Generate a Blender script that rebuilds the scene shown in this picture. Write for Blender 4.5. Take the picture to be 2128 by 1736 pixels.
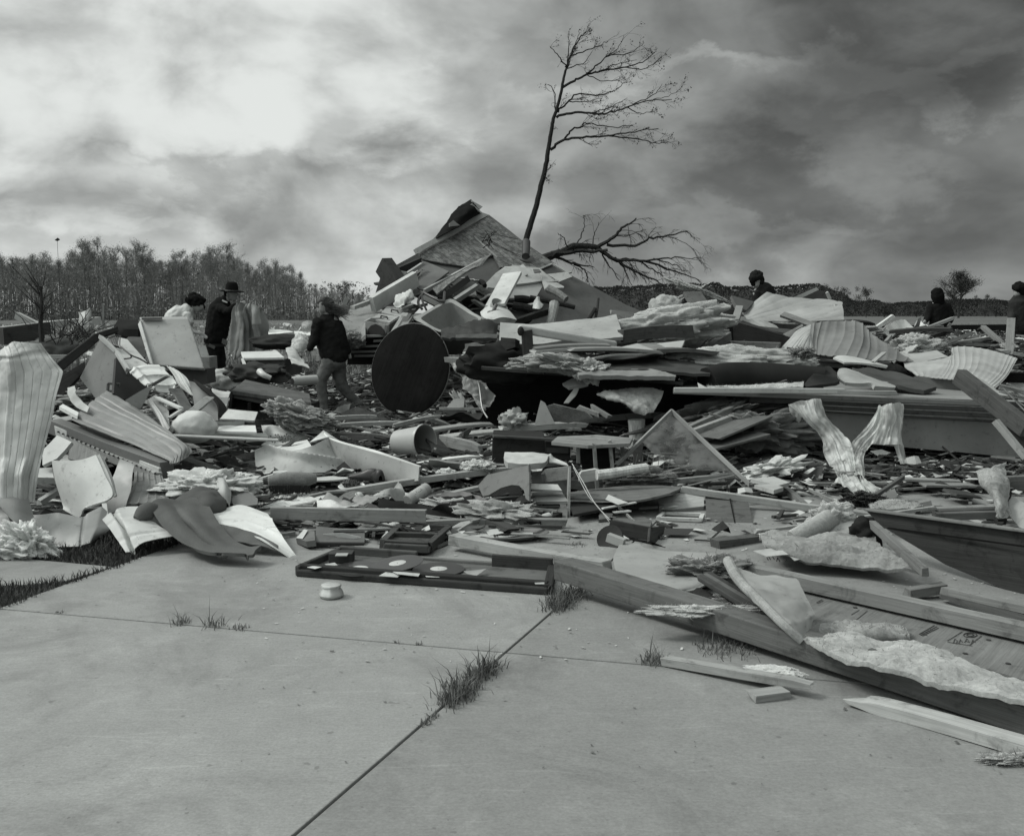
import bpy,bmesh,math,random
from math import pi,sin,cos,tan,atan,atan2,asin,sqrt,radians,exp
from mathutils import Vector,Matrix,noise
for _o in list(bpy.data.objects):bpy.data.objects.remove(_o,do_unlink=True)
scene=bpy.context.scene
col=scene.collection
V=Vector
TINT=(0.965,1.0,0.975)
# ------------------------------------------------------------------ camera
F,CX,CY,CAMH,HOR=2044.0,1064.0,868.0,1.5,650.0
PITCH=atan((CY-HOR)/F)
cd=bpy.data.cameras.new('camera');cam=bpy.data.objects.new('camera',cd);col.objects.link(cam)
cam.location=(0,0,CAMH);cam.rotation_euler=(pi/2-PITCH,0,0)
cd.sensor_width=36;cd.lens=F/2128*36;cd.clip_start=0.1;cd.clip_end=6000
scene.camera=cam
scene.view_settings.view_transform='Standard';scene.view_settings.look='None'
scene.view_settings.gamma=1;scene.view_settings.exposure=0.36
# ------------------------------------------------------------------ node helper
class NT:
    def __init__(s,tree):s.t=tree;s.n=tree.nodes;s.l=tree.links
    def new(s,typ,**kw):
        n=s.n.new(typ)
        for k,v in kw.items():setattr(n,k,v)
        return n
    def put(s,inp,v):
        if isinstance(v,(int,float)):inp.default_value=v
        elif isinstance(v,(tuple,list)):
            inp.default_value=v if len(v)==len(inp.default_value)else tuple(v)+(1,)
        else:s.l.new(v,inp)
    def m(s,op,a,b=None,c=None,clamp=False):
        n=s.new('ShaderNodeMath',operation=op);n.use_clamp=clamp
        s.put(n.inputs[0],a)
        if b is not None:s.put(n.inputs[1],b)
        if c is not None:s.put(n.inputs[2],c)
        return n.outputs[0]
    def vm(s,op,a,b=None,sc=None):
        n=s.new('ShaderNodeVectorMath',operation=op);s.put(n.inputs[0],a)
        if b is not None:s.put(n.inputs[1],b)
        if sc is not None:s.put(n.inputs['Scale'],sc)
        return n.outputs['Value']if op in ('LENGTH','DOT_PRODUCT')else n.outputs[0]
    def noise(s,vec,scale,detail=4,rough=.55,dist=0,dim='3D'):
        n=s.new('ShaderNodeTexNoise',noise_dimensions=dim);s.put(n.inputs['Vector'],vec)
        n.inputs['Scale'].default_value=scale;n.inputs['Detail'].default_value=detail
        n.inputs['Roughness'].default_value=rough;n.inputs['Distortion'].default_value=dist
        return n.outputs[0]
    def rng(s,v,a,b,c=0.,d=1.,smooth=True):
        n=s.new('ShaderNodeMapRange',interpolation_type='SMOOTHSTEP' if smooth else 'LINEAR')
        for i,x in enumerate((v,a,b,c,d)):s.put(n.inputs[i],x)
        return n.outputs[0]
    def comb(s,x,y,z):
        n=s.new('ShaderNodeCombineXYZ')
        for i,v in enumerate((x,y,z)):s.put(n.inputs[i],v)
        return n.outputs[0]
    def sep(s,v):
        n=s.new('ShaderNodeSeparateXYZ');s.put(n.inputs[0],v);return n.outputs
    def grey(s,v):  # value -> tinted grey colour
        return s.vm('SCALE',TINT,sc=v)
# ------------------------------------------------------------------ sky
SUN_EL,SUN_AZ=radians(46),radians(-84)      # azimuth from +Y towards +X ; sun to the left
w=bpy.data.worlds.new('World');scene.world=w;w.use_nodes=True
def build_world():
    w.node_tree.nodes.clear();T=NT(w.node_tree)
    out=T.new('ShaderNodeOutputWorld');bg=T.new('ShaderNodeBackground')
    sky=T.new('ShaderNodeTexSky',sky_type='NISHITA');sky.sun_disc=False
    sky.sun_elevation=SUN_EL;sky.sun_rotation=-SUN_AZ if False else SUN_AZ
    bw=T.new('ShaderNodeRGBToBW');T.l.new(sky.outputs[0],bw.inputs[0])
    g=T.new('ShaderNodeTexCoord').outputs['Generated']
    d=T.vm('NORMALIZE',g);x,y,z=T.sep(d)
    az=T.m('ARCTAN2',x,y);el=T.m('ARCSINE',z)
    # cloud-deck coordinates: clouds flatten towards the horizon
    zz=T.m('ADD',T.m('MAXIMUM',z,0.0),0.16)
    px=T.m('DIVIDE',x,zz);py=T.m('DIVIDE',y,zz)
    deck=T.comb(px,T.m('MULTIPLY',py,.55),3.1)
    n1=T.noise(deck,.8,7,.55)
    pf=T.comb(az,T.m('MULTIPLY',el,1.7),1.3);n2=T.noise(pf,4.2,9,.56,.25)
    n3=T.noise(T.vm('ADD',pf,(3,8,1)),9.5,8,.6,.2);n4=T.noise(T.vm('MULTIPLY',pf,(.55,1.3,1)),5.2,5,.5)
    def puff(off):
        P_=T.vm('ADD',T.vm('ADD',pf,off),wv);bl=T.m('ABSOLUTE',T.m('SUBTRACT',T.noise(P_,3.4,2,.5),.5))
        return T.m('SUBTRACT',T.noise(P_,2.6,7,.55),T.m('MULTIPLY',bl,1.1))
    w1=T.noise(pf,3.0,2,.5);wv=T.vm('SCALE',T.comb(w1,T.m('MULTIPLY',w1,-.7),0),sc=.25)
    pu0=puff((0,0,0));pu1=puff((-.035,.05,0));relief=T.m('SUBTRACT',pu0,pu1)
    # warp for the blob shapes
    wx=T.m('MULTIPLY',T.m('SUBTRACT',n2,.5),.42);wy=T.m('MULTIPLY',T.m('SUBTRACT',n3,.5),.22)
    wx=T.m('ADD',wx,T.m('MULTIPLY',T.m('SUBTRACT',n4,.5),.2));wy=T.m('ADD',wy,T.m('MULTIPLY',T.m('SUBTRACT',n4,.5),.12))
    waz=T.m('ADD',az,wx);wel=T.m('ADD',el,wy)
    base=T.rng(az,-.6,.55,.42,.085)
    base=T.m('ADD',base,T.m('MULTIPLY',T.rng(el,0,.12,1,0),.03))
    val=base
    def ang(X,Y):
        a=atan((X-CX)/F);return a,atan((HOR-Y)/F*cos(a))
    def blob(X,Y,rx,ry,target,amt,soft=.55):
        nonlocal val
        a,e=ang(X,Y)
        dx=T.m('MULTIPLY',T.m('SUBTRACT',waz,a),F/rx);dy=T.m('MULTIPLY',T.m('SUBTRACT',wel,e),F/ry)
        r=T.m('SQRT',T.m('ADD',T.m('MULTIPLY',dx,dx),T.m('MULTIPLY',dy,dy)))
        k=T.m('MULTIPLY',T.rng(r,1-soft,1+soft,1,0),amt)
        mx=T.new('ShaderNodeMix',data_type='FLOAT');T.put(mx.inputs[0],k);T.put(mx.inputs[2],val);T.put(mx.inputs[3],target)
        val=mx.outputs[0]
    blob(1500,90,760,120,.125,.85,.6)
    blob(1950,210,420,130,.085,.8,.6)
    blob(360,90,620,190,.43,.8,.8)
    blob(760,130,260,150,.45,.75,.45)
    blob(60,330,260,160,.56,.6,.8)
    blob(930,200,130,90,.42,.7,.5)
    blob(820,340,380,44,.24,.5,.6)
    blob(380,350,260,36,.32,.5,.6)
    blob(120,420,200,50,.44,.5,.7)
    blob(960,420,180,50,.32,.4,.6)
    blob(620,385,420,34,.22,.5,.6)
    blob(620,270,300,60,.42,.5,.7)
    blob(200,250,260,50,.42,.5,.7)
    blob(230,365,60,22,.50,.6,.5)
    blob(1330,165,330,34,.26,.65,.6)
    blob(1350,250,300,60,.20,.5,.7)
    blob(1750,190,300,34,.17,.5,.6)
    blob(1240,400,130,60,.30,.6,.6)
    blob(1680,390,300,60,.088,.8,.6)
    blob(1720,290,120,40,.17,.5,.6)
    blob(1900,340,140,45,.15,.55,.6)
    blob(1300,500,260,36,.20,.6,.6)
    blob(1640,480,260,26,.17,.45,.6)
    blob(1700,560,420,40,.135,.6,.7)
    blob(350,470,500,40,.33,.6,.7)
    blob(1060,560,160,50,.24,.5,.7)
    k=T.m('ADD',T.m('MULTIPLY',n1,.35),T.m('ADD',T.m('MULTIPLY',n2,.9),T.m('ADD',T.m('MULTIPLY',n3,.4),T.m('MULTIPLY',n4,.7))))
    k=T.rng(k,.92,1.46,.6,1.45,False)
    val=T.m('MULTIPLY',val,k)
    val=T.m('MULTIPLY',val,T.rng(relief,-.13,.13,.66,1.34,False));val=T.m('MULTIPLY',val,T.rng(pu0,.1,.55,.84,1.14,False))
    sm=T.new('ShaderNodeMath',operation='SMOOTH_MIN');T.put(sm.inputs[0],val);sm.inputs[1].default_value=.6;sm.inputs[2].default_value=.16;val=sm.outputs[0]
    # overhead and behind the viewer the overcast is brighter
    up=T.rng(el,.40,.95);val=T.m('ADD',val,T.m('MULTIPLY',up,T.rng(az,-1.5,1.5,.60,.34)))
    back=T.rng(T.m('ABSOLUTE',az),.75,1.6);back=T.m('MULTIPLY',back,T.rng(el,0,.3))
    val=T.m('ADD',val,T.m('MULTIPLY',back,T.rng(az,-1.5,1.5,.22,.04)))
    val=T.m('ADD',val,T.m('MULTIPLY',bw.outputs[0],.004))
    val=T.m('MULTIPLY',val,T.rng(el,-.05,-.01,.25,1))
    T.put(bg.inputs[0],T.grey(val));bg.inputs[1].default_value=1.0
    T.l.new(bg.outputs[0],out.inputs[0])
build_world()
sd=bpy.data.lights.new('sun','SUN');so=bpy.data.objects.new('sun',sd);col.objects.link(so)
sd.energy=1.5;sd.angle=radians(14);sd.color=(1.0,.99,.96)
_sv=V((sin(SUN_AZ)*cos(SUN_EL),cos(SUN_AZ)*cos(SUN_EL),sin(SUN_EL)))
so.rotation_euler=_sv.to_track_quat('Z','Y').to_euler();so.location=(-20,0,30)
# ------------------------------------------------------------------ from picture measure to place
class Reg:
    def __init__(s,ox,oy,k):s.ox,s.oy,s.k=ox,oy,k
    def px(s,x,y):return s.ox+x/s.k,s.oy+y/s.k
    def ray(s,x,y):
        X,Y=s.px(x,y);dx=(X-CX)/F;dy=-(Y-CY)/F
        return V((dx,cos(PITCH)+dy*sin(PITCH),-sin(PITCH)+dy*cos(PITCH)))
    def __call__(s,x,y,Y):
        r=s.ray(x,y);return r*(Y/r.y)+V((0,0,CAMH))
    def g(s,x,y,z=0.0):
        r=s.ray(x,y);return r*((z-CAMH)/r.z)+V((0,0,CAMH))
    def pl(s,x,y,P0,n):
        r=s.ray(x,y);c=V((0,0,CAMH));return c+r*((P0-c).dot(n)/r.dot(n))
def _r(x0,y0,x1,wpx=2128):k=wpx/(x1-x0)*1.34540;return Reg(x0/1.3454,y0/1.3454,k)
q=Reg(0,0,1)
a=_r(0,780,720);b=_r(700,780,1420);c=_r(1400,780,2120);d=_r(2143,780,2863)
e=_r(0,1200,720);f=_r(700,1120,1420);g=_r(1400,1150,2120);h=_r(2143,1050,2863)
j=_r(1900,1500,2863);k=_r(800,1350,1760);l=_r(0,1500,960);m=_r(1100,500,1900);n=_r(1400,60,2000,1408)
o=_r(520,780,880,1562);p=_r(840,800,1240,1827);r=_r(1840,740,2360);s=_r(2440,740,2863);t=_r(1000,540,1500,2067)
# ------------------------------------------------------------------ materials
_mats={}
def M(kind='paint',tone=.4,var=None,rough=None):
    key=(kind,round(tone,3),var,rough)
    if key in _mats:return _mats[key]
    mt=bpy.data.materials.new('%s_%03d'%(kind,int(tone*1000)));mt.use_nodes=True
    T=NT(mt.node_tree);T.n.clear()
    out=T.new('ShaderNodeOutputMaterial');bs=T.new('ShaderNodeBsdfPrincipled')
    T.l.new(bs.outputs[0],out.inputs[0])
    tc=T.new('ShaderNodeTexCoord');ob=tc.outputs['Object'];uv=tc.outputs['UV']
    oi=T.new('ShaderNodeObjectInfo').outputs['Random']
    def defaults(v,r_):return (v if var is None else var),(r_ if rough is None else rough)
    off=T.vm('SCALE',(37.1,17.3,53.9),sc=oi);ob=T.vm('ADD',ob,off)
    bump=None;bstr=.3;bdist=.01;spec=.3
    if kind=='wood':
        vr,rg=defaults(.5,.75)
        u2=T.vm('ADD',uv,off)
        st=T.vm('MULTIPLY',u2,(1.2,26,1));gr=T.noise(st,1.5,6,.65,1.2)
        st2=T.vm('MULTIPLY',u2,(4,160,1));g2=T.noise(st2,1.0,3,.6)
        bl=T.noise(ob,2.4,5,.6)
        v=T.m('ADD',T.m('MULTIPLY',gr,.5),T.m('ADD',T.m('MULTIPLY',g2,.25),T.m('MULTIPLY',bl,.45)))
        v=T.m('MULTIPLY',T.rng(v,.35,.85,1-vr,1+vr,False),T.rng(T.noise(ob,9,5,.7,.6),.5,.72,1.05,.6));bump=g2;bstr=.5;bdist=.004;spec=.08
    elif kind=='metal':
        vr,rg=defaults(.28,.5)
        bl=T.noise(ob,1.7,6,.62,.3);sp=T.noise(ob,38,3,.7);rs=T.noise(T.vm('MULTIPLY',ob,(1,1,.35)),9,5,.65)
        v=T.m('MULTIPLY',T.rng(bl,.3,.7,1-vr,1+vr,False),T.rng(sp,.62,.74,1,.55))
        v=T.m('MULTIPLY',v,T.rng(rs,.6,.78,1,.6));bump=bl;bstr=.25;bdist=.03;spec=.4
    elif kind=='shingle':
        vr,rg=defaults(.3,.95)
        bk=T.new('ShaderNodeTexBrick');T.put(bk.inputs['Vector'],uv);bk.inputs['Scale'].default_value=1
        bk.inputs['Color1'].default_value=(.75,.75,.75,1);bk.inputs['Color2'].default_value=(1.1,1.1,1.1,1);bk.inputs['Mortar'].default_value=(.45,.45,.45,1)
        bk.inputs['Mortar Size'].default_value=.006;bk.inputs['Brick Width'].default_value=.3;bk.inputs['Row Height'].default_value=.13
        bw=T.new('ShaderNodeRGBToBW');T.l.new(bk.outputs[0],bw.inputs[0])
        n1=T.noise(uv,7.5,4,.75,.3);n2=T.noise(uv,60,2,.7)
        v=T.m('MULTIPLY',bw.outputs[0],T.rng(n1,.36,.66,.62,1.5));v=T.m('MULTIPLY',v,T.rng(n2,.3,.7,.8,1.2,False));bump=n2;bstr=.5;spec=.1
    elif kind=='fabric':
        vr,rg=defaults(.2,.95)
        bl=T.noise(ob,3,4,.6);wv=T.noise(ob,220,2,.6)
        v=T.m('MULTIPLY',T.rng(bl,.3,.7,1-vr,1+vr,False),T.rng(wv,.3,.7,.85,1.12,False));bump=wv;bstr=.3;bdist=.002;spec=.02
    elif kind=='fluff':
        vr,rg=defaults(.3,1)
        bl=T.noise(ob,6,5,.7,.8);wv=T.noise(ob,70,4,.7,.5)
        v=T.m('MULTIPLY',T.rng(bl,.3,.7,1-vr,1+vr*.6,False),T.rng(wv,.3,.7,.8,1.15,False));bump=wv;bstr=.4;bdist=.008;spec=.0
    elif kind=='concrete':
        vr,rg=defaults(.1,.8)
        b1=T.noise(ob,.55,5,.6);b2=T.noise(ob,5,6,.65,.4);b3=T.noise(ob,90,3,.7);b4=T.noise(T.vm('MULTIPLY',ob,(1,3,1)),22,4,.65)
        v=T.m('MULTIPLY',T.rng(b1,.3,.7,.9,1.08,False),T.rng(b2,.3,.7,.92,1.07,False))
        v=T.m('MULTIPLY',v,T.rng(b3,.3,.7,.86,1.12,False));v=T.m('MULTIPLY',v,T.rng(b4,.3,.7,.94,1.06,False))
        # grime specks, stains and pale scuffs worn into the slab
        sp=T.noise(ob,17,2,.5);v=T.m('MULTIPLY',v,T.rng(sp,.71,.77,1,.7));sq=T.noise(ob,42,2,.5);v=T.m('MULTIPLY',v,T.rng(sq,.71,.76,1,.7))
        st=T.noise(ob,1.1,6,.7,.8);v=T.m('MULTIPLY',v,T.rng(st,.46,.68,1.03,.78));s2=T.noise(T.vm('ADD',ob,(7,3,0)),2.7,7,.75,.5);v=T.m('MULTIPLY',v,T.rng(s2,.5,.75,1,1.2))
        for (an,sx,sy,th)in ((.5,1.6,24,.655),(-.35,1.3,30,.66),(1.35,1.2,24,.665),(2.2,1.8,34,.66)):
            mp=T.new('ShaderNodeMapping');T.put(mp.inputs[0],T.vm('ADD',ob,T.vm('SCALE',T.comb(T.noise(ob,1.5,3),T.noise(T.vm('ADD',ob,(5,5,5)),1.5,3),0),sc=.14)));mp.inputs['Rotation'].default_value=(0,0,an)
            mp.inputs['Scale'].default_value=(sx,sy,1);mp.inputs['Location'].default_value=(an*9,3,0)
            sc_=T.noise(mp.outputs[0],1,4,.6,.8);v=T.m('MULTIPLY',v,T.rng(sc_,th-.02,th+.05,1,1.15))
        bump=T.m('ADD',T.m('MULTIPLY',b3,.5),b4);bstr=.25;bdist=.006;spec=.28
    elif kind=='earth':
        vr,rg=defaults(.4,1)
        b1=T.noise(ob,.05,5,.6);b2=T.noise(ob,1.3,6,.75);b3=T.noise(T.vm('MULTIPLY',ob,(.3,1,1)),.5,4,.7)
        v=T.m('MULTIPLY',T.rng(b1,.3,.7,.8,1.2,False),T.rng(b2,.25,.75,.5,1.5,False));v=T.m('MULTIPLY',v,T.rng(b3,.3,.7,.8,1.25,False));bump=b2;bstr=.6;bdist=.1;spec=.05
    elif kind=='rubble':
        vr,rg=defaults(.5,1)
        b1=T.noise(ob,3,5,.7,.5);vo=T.new('ShaderNodeTexVoronoi');T.put(vo.inputs['Vector'],T.vm('MULTIPLY',ob,(1,2.2,1)));vo.inputs['Scale'].default_value=9
        bw=T.new('ShaderNodeRGBToBW');T.l.new(vo.outputs['Color'],bw.inputs[0])
        v=T.m('MULTIPLY',T.rng(b1,.3,.7,.4,1.6,False),T.rng(bw.outputs[0],.2,.9,.35,2.2));bump=b1;bstr=1;bdist=.1;spec=.05
    elif kind=='bark':
        vr,rg=defaults(.35,.95)
        b1=T.noise(T.vm('MULTIPLY',ob,(1,1,.25)),30,4,.7);v=T.rng(b1,.3,.7,1-vr,1+vr,False);bump=b1;bstr=.8;spec=.1
    elif kind=='leaf':
        vr,rg=defaults(.4,.8)
        b1=T.noise(ob,.6,3,.6);v=T.rng(b1,.3,.7,1-vr,1+vr,False);spec=.1
    elif kind=='plastic':
        vr,rg=defaults(.06,.38)
        b1=T.noise(ob,5,4,.6);v=T.rng(b1,.3,.7,1-vr,1+vr,False);spec=.5
    elif kind=='steel':
        vr,rg=defaults(.15,.3)
        b1=T.noise(ob,12,4,.6);v=T.rng(b1,.3,.7,1-vr,1+vr,False);spec=.6;bs.inputs['Metallic'].default_value=.6
    else:  # painted board, enamel, plasterboard: smudged and chipped
        vr,rg=defaults(.24,.7)
        b1=T.noise(ob,1.6,5,.6,.4);b2=T.noise(ob,14,5,.7);b3=T.noise(ob,45,2,.6)
        v=T.m('MULTIPLY',T.rng(b1,.3,.7,1-vr,1+vr*.7,False),T.rng(b2,.54,.74,1,.62));v=T.m('MULTIPLY',v,T.rng(b3,.68,.76,1,.6))
        bump=b1;bstr=.2;bdist=.02;spec=.2
    v=T.m('MULTIPLY',v,tone)
    if kind not in ('concrete','earth'):v=T.m('MULTIPLY',v,T.rng(oi,0,1,.88,1.1,False))
    T.put(bs.inputs['Base Color'],T.grey(v));bs.inputs['Roughness'].default_value=rg;bs.inputs['Specular IOR Level'].default_value=spec
    if bump is not None:
        bn=T.new('ShaderNodeBump');bn.inputs['Strength'].default_value=bstr;bn.inputs['Distance'].default_value=bdist
        T.put(bn.inputs['Height'],bump);T.l.new(bn.outputs[0],bs.inputs['Normal'])
    if kind=='fluff':bs.inputs['Subsurface Weight'].default_value=.45;bs.inputs['Subsurface Radius'].default_value=(.05,.05,.05);bs.inputs['Subsurface Scale'].default_value=1
    _mats[key]=mt;return mt
def M_sheer(tone,alpha,name):   # thin film or netting one can see through
    key=(name,tone,alpha)
    if key in _mats:return _mats[key]
    mt=bpy.data.materials.new(name);mt.use_nodes=True;T=NT(mt.node_tree);T.n.clear()
    out=T.new('ShaderNodeOutputMaterial');bs=T.new('ShaderNodeBsdfPrincipled');tr=T.new('ShaderNodeBsdfTransparent');tl=T.new('ShaderNodeBsdfTranslucent')
    tc=T.new('ShaderNodeTexCoord').outputs['Object'];n1=T.noise(T.vm('MULTIPLY',tc,(2.2,2.2,.5)),3.2,3,.55,.3)
    v=T.m('MULTIPLY',T.rng(n1,.3,.7,.9,1.08,False),tone)
    T.put(bs.inputs['Base Color'],T.grey(v));bs.inputs['Roughness'].default_value=.35;T.put(tl.inputs[0],T.grey(v))
    m1=T.new('ShaderNodeMixShader');m1.inputs[0].default_value=.35;T.l.new(bs.outputs[0],m1.inputs[1]);T.l.new(tl.outputs[0],m1.inputs[2])
    m2=T.new('ShaderNodeMixShader');T.put(m2.inputs[0],T.rng(n1,.32,.62,max(0,alpha-.35),min(1,alpha+.25),False));T.l.new(tr.outputs[0],m2.inputs[1]);T.l.new(m1.outputs[0],m2.inputs[2])
    T.l.new(m2.outputs[0],out.inputs[0]);_mats[key]=mt;return mt
# ------------------------------------------------------------------ objects
HERO=[]       # (picture position, short name) of things used to describe loose pieces
def tag(ob,label,cat,group=None,kind=None):
    if label:ob['label']=label
    if cat:ob['category']=cat
    if group:ob['group']=group
    if kind:ob['kind']=kind
    return ob
class Near(Reg):      # the same picture measures, a little nearer
    def __init__(s,r_,dy):s.ox,s.oy,s.k,s.dy=r_.ox,r_.oy,r_.k,dy
    def __call__(s,x,y,Y):return Reg.__call__(s,x,y,Y-s.dy)
def limp(sd,am=.03):return lambda u_,v_:am*noise.noise(V((u_*4.5+sd,v_*.9,sd)))+am*.6*noise.noise(V((u_*12,v_*1.3,sd)))
class Acc:
    """collects shapes, then links them as one mesh object"""
    def __init__(s):s.v=[];s.f=[];s.uv=[];s.sm=[]
    def add(s,vs,fs,uvs=None,smooth=False):
        o0=len(s.v);s.v+=[V(x)for x in vs]
        for i,fc in enumerate(fs):
            s.f.append([x+o0 for x in fc]);s.sm.append(smooth)
            s.uv.append(uvs[i]if uvs else [(s.v[x+o0].x,s.v[x+o0].y)for x in fc])
    def box(s,c0,ax,ay,az):      # centre + half-axis vectors
        P=[c0+ax*i+ay*jj+az*kk for kk in (-1,1)for jj in (-1,1)for i in (-1,1)]
        X,Y,Z=ax.length,ay.length,az.length
        fs=[(0,2,3,1),(4,5,7,6),(0,1,5,4),(2,6,7,3),(0,4,6,2),(1,3,7,5)]
        uv=[[(0,0),(0,2*Y),(2*X,2*Y),(2*X,0)],[(0,0),(2*X,0),(2*X,2*Y),(0,2*Y)],[(0,0),(2*X,0),(2*X,2*Z),(0,2*Z)],[(0,0),(0,2*Z),(2*X,2*Z),(2*X,0)],
              [(0,0),(2*Z,0),(2*Z,2*Y),(0,2*Y)],[(0,0),(0,2*Y),(2*Z,2*Y),(2*Z,0)]]
        s.add(P,fs,uv)
    def beam(s,p0,p1,w_,h_,up=None,seg=1,bow=0,wob=0,tip=(1,1),jag=0,seed=0):
        rnd=random.Random(seed);p0,p1=V(p0),V(p1);dv=p1-p0;L=dv.length;ax=dv/L
        up=V(up)if up is not None else V((0,0,1))
        side=ax.cross(up)
        if side.length<1e-3:side=ax.cross(V((0,1,0)))
        side.normalize();upv=side.cross(ax).normalized()
        vs=[];rings=[]
        for i in range(seg+1):
            tt=i/seg;cpt=p0+dv*tt+upv*(bow*sin(pi*tt))+side*(wob*sin(tt*5+seed))
            kk=tip[0]+(1-tip[0])*min(1,tt/.12)if seg>3 else 1
            if seg>3 and tt>.88:kk=min(kk,tip[1]+(1-tip[1])*(1-tt)/.12)
            ring=[]
            for (u_,v_)in ((-1,-1),(1,-1),(1,1),(-1,1)):
                jg=0
                if jag and i in (0,seg):jg=rnd.uniform(-jag,jag)
                vs.append(cpt+side*(u_*w_/2)+upv*(v_*h_/2*kk)+ax*jg);ring.append(len(vs)-1)
            rings.append(ring)
        fs=[];uv=[];off=[0,w_,w_+h_,2*w_+h_,2*w_+2*h_]
        for i in range(seg):
            for kq in range(4):
                A,B=rings[i],rings[i+1];fs.append((A[kq],A[(kq+1)%4],B[(kq+1)%4],B[kq]))
                x0,x1=L*i/seg,L*(i+1)/seg;uv.append([(x0,off[kq]),(x0,off[kq+1]),(x1,off[kq+1]),(x1,off[kq])])
        fs.append(tuple(reversed(rings[0])));uv.append([(0,0),(0,h_),(w_*.1,h_),(w_*.1,0)])
        fs.append(tuple(rings[-1]));uv.append([(0,0),(w_*.1,0),(w_*.1,h_),(0,h_)])
        s.add(vs,fs,uv)
    def tube(s,pts,rad,sides=6,cap=True,smooth=True):
        pts=[V(x)for x in pts];nP=len(pts)
        if not isinstance(rad,(list,tuple)):rad=[rad]*nP
        vs=[];fs=[];ref=None
        for i,P in enumerate(pts):
            dv=(pts[min(i+1,nP-1)]-pts[max(i-1,0)]).normalized()
            if ref is None:ref=dv.orthogonal()
            ref=(ref-dv*ref.dot(dv))
            ref=ref.normalized()if ref.length>1e-4 else dv.orthogonal().normalized()
            bi=dv.cross(ref)
            for q_ in range(sides):
                an=2*pi*q_/sides;vs.append(P+(ref*cos(an)+bi*sin(an))*rad[i])
        for i in range(nP-1):
            for q_ in range(sides):
                fs.append((i*sides+q_,i*sides+(q_+1)%sides,(i+1)*sides+(q_+1)%sides,(i+1)*sides+q_))
        if cap and sides>3:
            fs.append(tuple(reversed(range(sides))));fs.append(tuple((nP-1)*sides+q_ for q_ in range(sides)))
        s.add(vs,fs,None,smooth)
    def lathe(s,origin,axis,prof,sides=32,xdir=None,cap=(False,False)):
        axis=V(axis).normalized();xr=(V(xdir)if xdir is not None else axis.orthogonal());xr=(xr-axis*xr.dot(axis)).normalized();yr=axis.cross(xr)
        vs=[];fs=[]
        for (rr,hh)in prof:
            for q_ in range(sides):
                an=2*pi*q_/sides;vs.append(V(origin)+axis*hh+(xr*cos(an)+yr*sin(an))*rr)
        for i in range(len(prof)-1):
            for q_ in range(sides):
                fs.append((i*sides+q_,i*sides+(q_+1)%sides,(i+1)*sides+(q_+1)%sides,(i+1)*sides+q_))
        if cap[0]:fs.append(tuple(reversed(range(sides))))
        if cap[1]:fs.append(tuple((len(prof)-1)*sides+q_ for q_ in range(sides)))
        s.add(vs,fs,None,True)
    def build(s,name,mat_,parent=None,bevel=0,origin=None,angle=35):
        me=bpy.data.meshes.new(name)
        if origin is None:
            if s.v:
                lo=V((min(x.x for x in s.v),min(x.y for x in s.v),min(x.z for x in s.v)));hi=V((max(x.x for x in s.v),max(x.y for x in s.v),max(x.z for x in s.v)))
                origin=V(((lo.x+hi.x)/2,(lo.y+hi.y)/2,lo.z))
            else:origin=V((0,0,0))
        me.from_pydata([x-origin for x in s.v],[],s.f);ul=me.uv_layers.new(name='UVMap')
        flat=[]
        for u_ in s.uv:
            for x in u_:flat+=[x[0],x[1]]
        ul.data.foreach_set('uv',flat);me.polygons.foreach_set('use_smooth',s.sm)
        if any(s.sm):me.set_sharp_from_angle(angle=radians(angle))
        me.materials.append(mat_);me.update()
        ob=bpy.data.objects.new(name,me);col.objects.link(ob)
        if parent is not None:ob.parent=parent;ob.location=origin-parent.get('_o',V((0,0,0)))if False else origin-V(ORI[parent.name])
        else:ob.location=origin
        ORI[ob.name]=tuple(origin)
        if bevel:
            bv=ob.modifiers.new('bevel','BEVEL');bv.width=bevel;bv.segments=2;bv.limit_method='ANGLE';bv.angle_limit=radians(40)
        return ob
ORI={}
def root(name,loc,label,cat,group=None):
    ob=bpy.data.objects.new(name,None);col.objects.link(ob);ob.location=loc;ORI[ob.name]=tuple(loc);ob.empty_display_size=.1
    return tag(ob,label,cat,group)
def done(ob,label,cat,group=None,kind=None,hero=None):
    tag(ob,label,cat,group,kind);return ob
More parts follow.
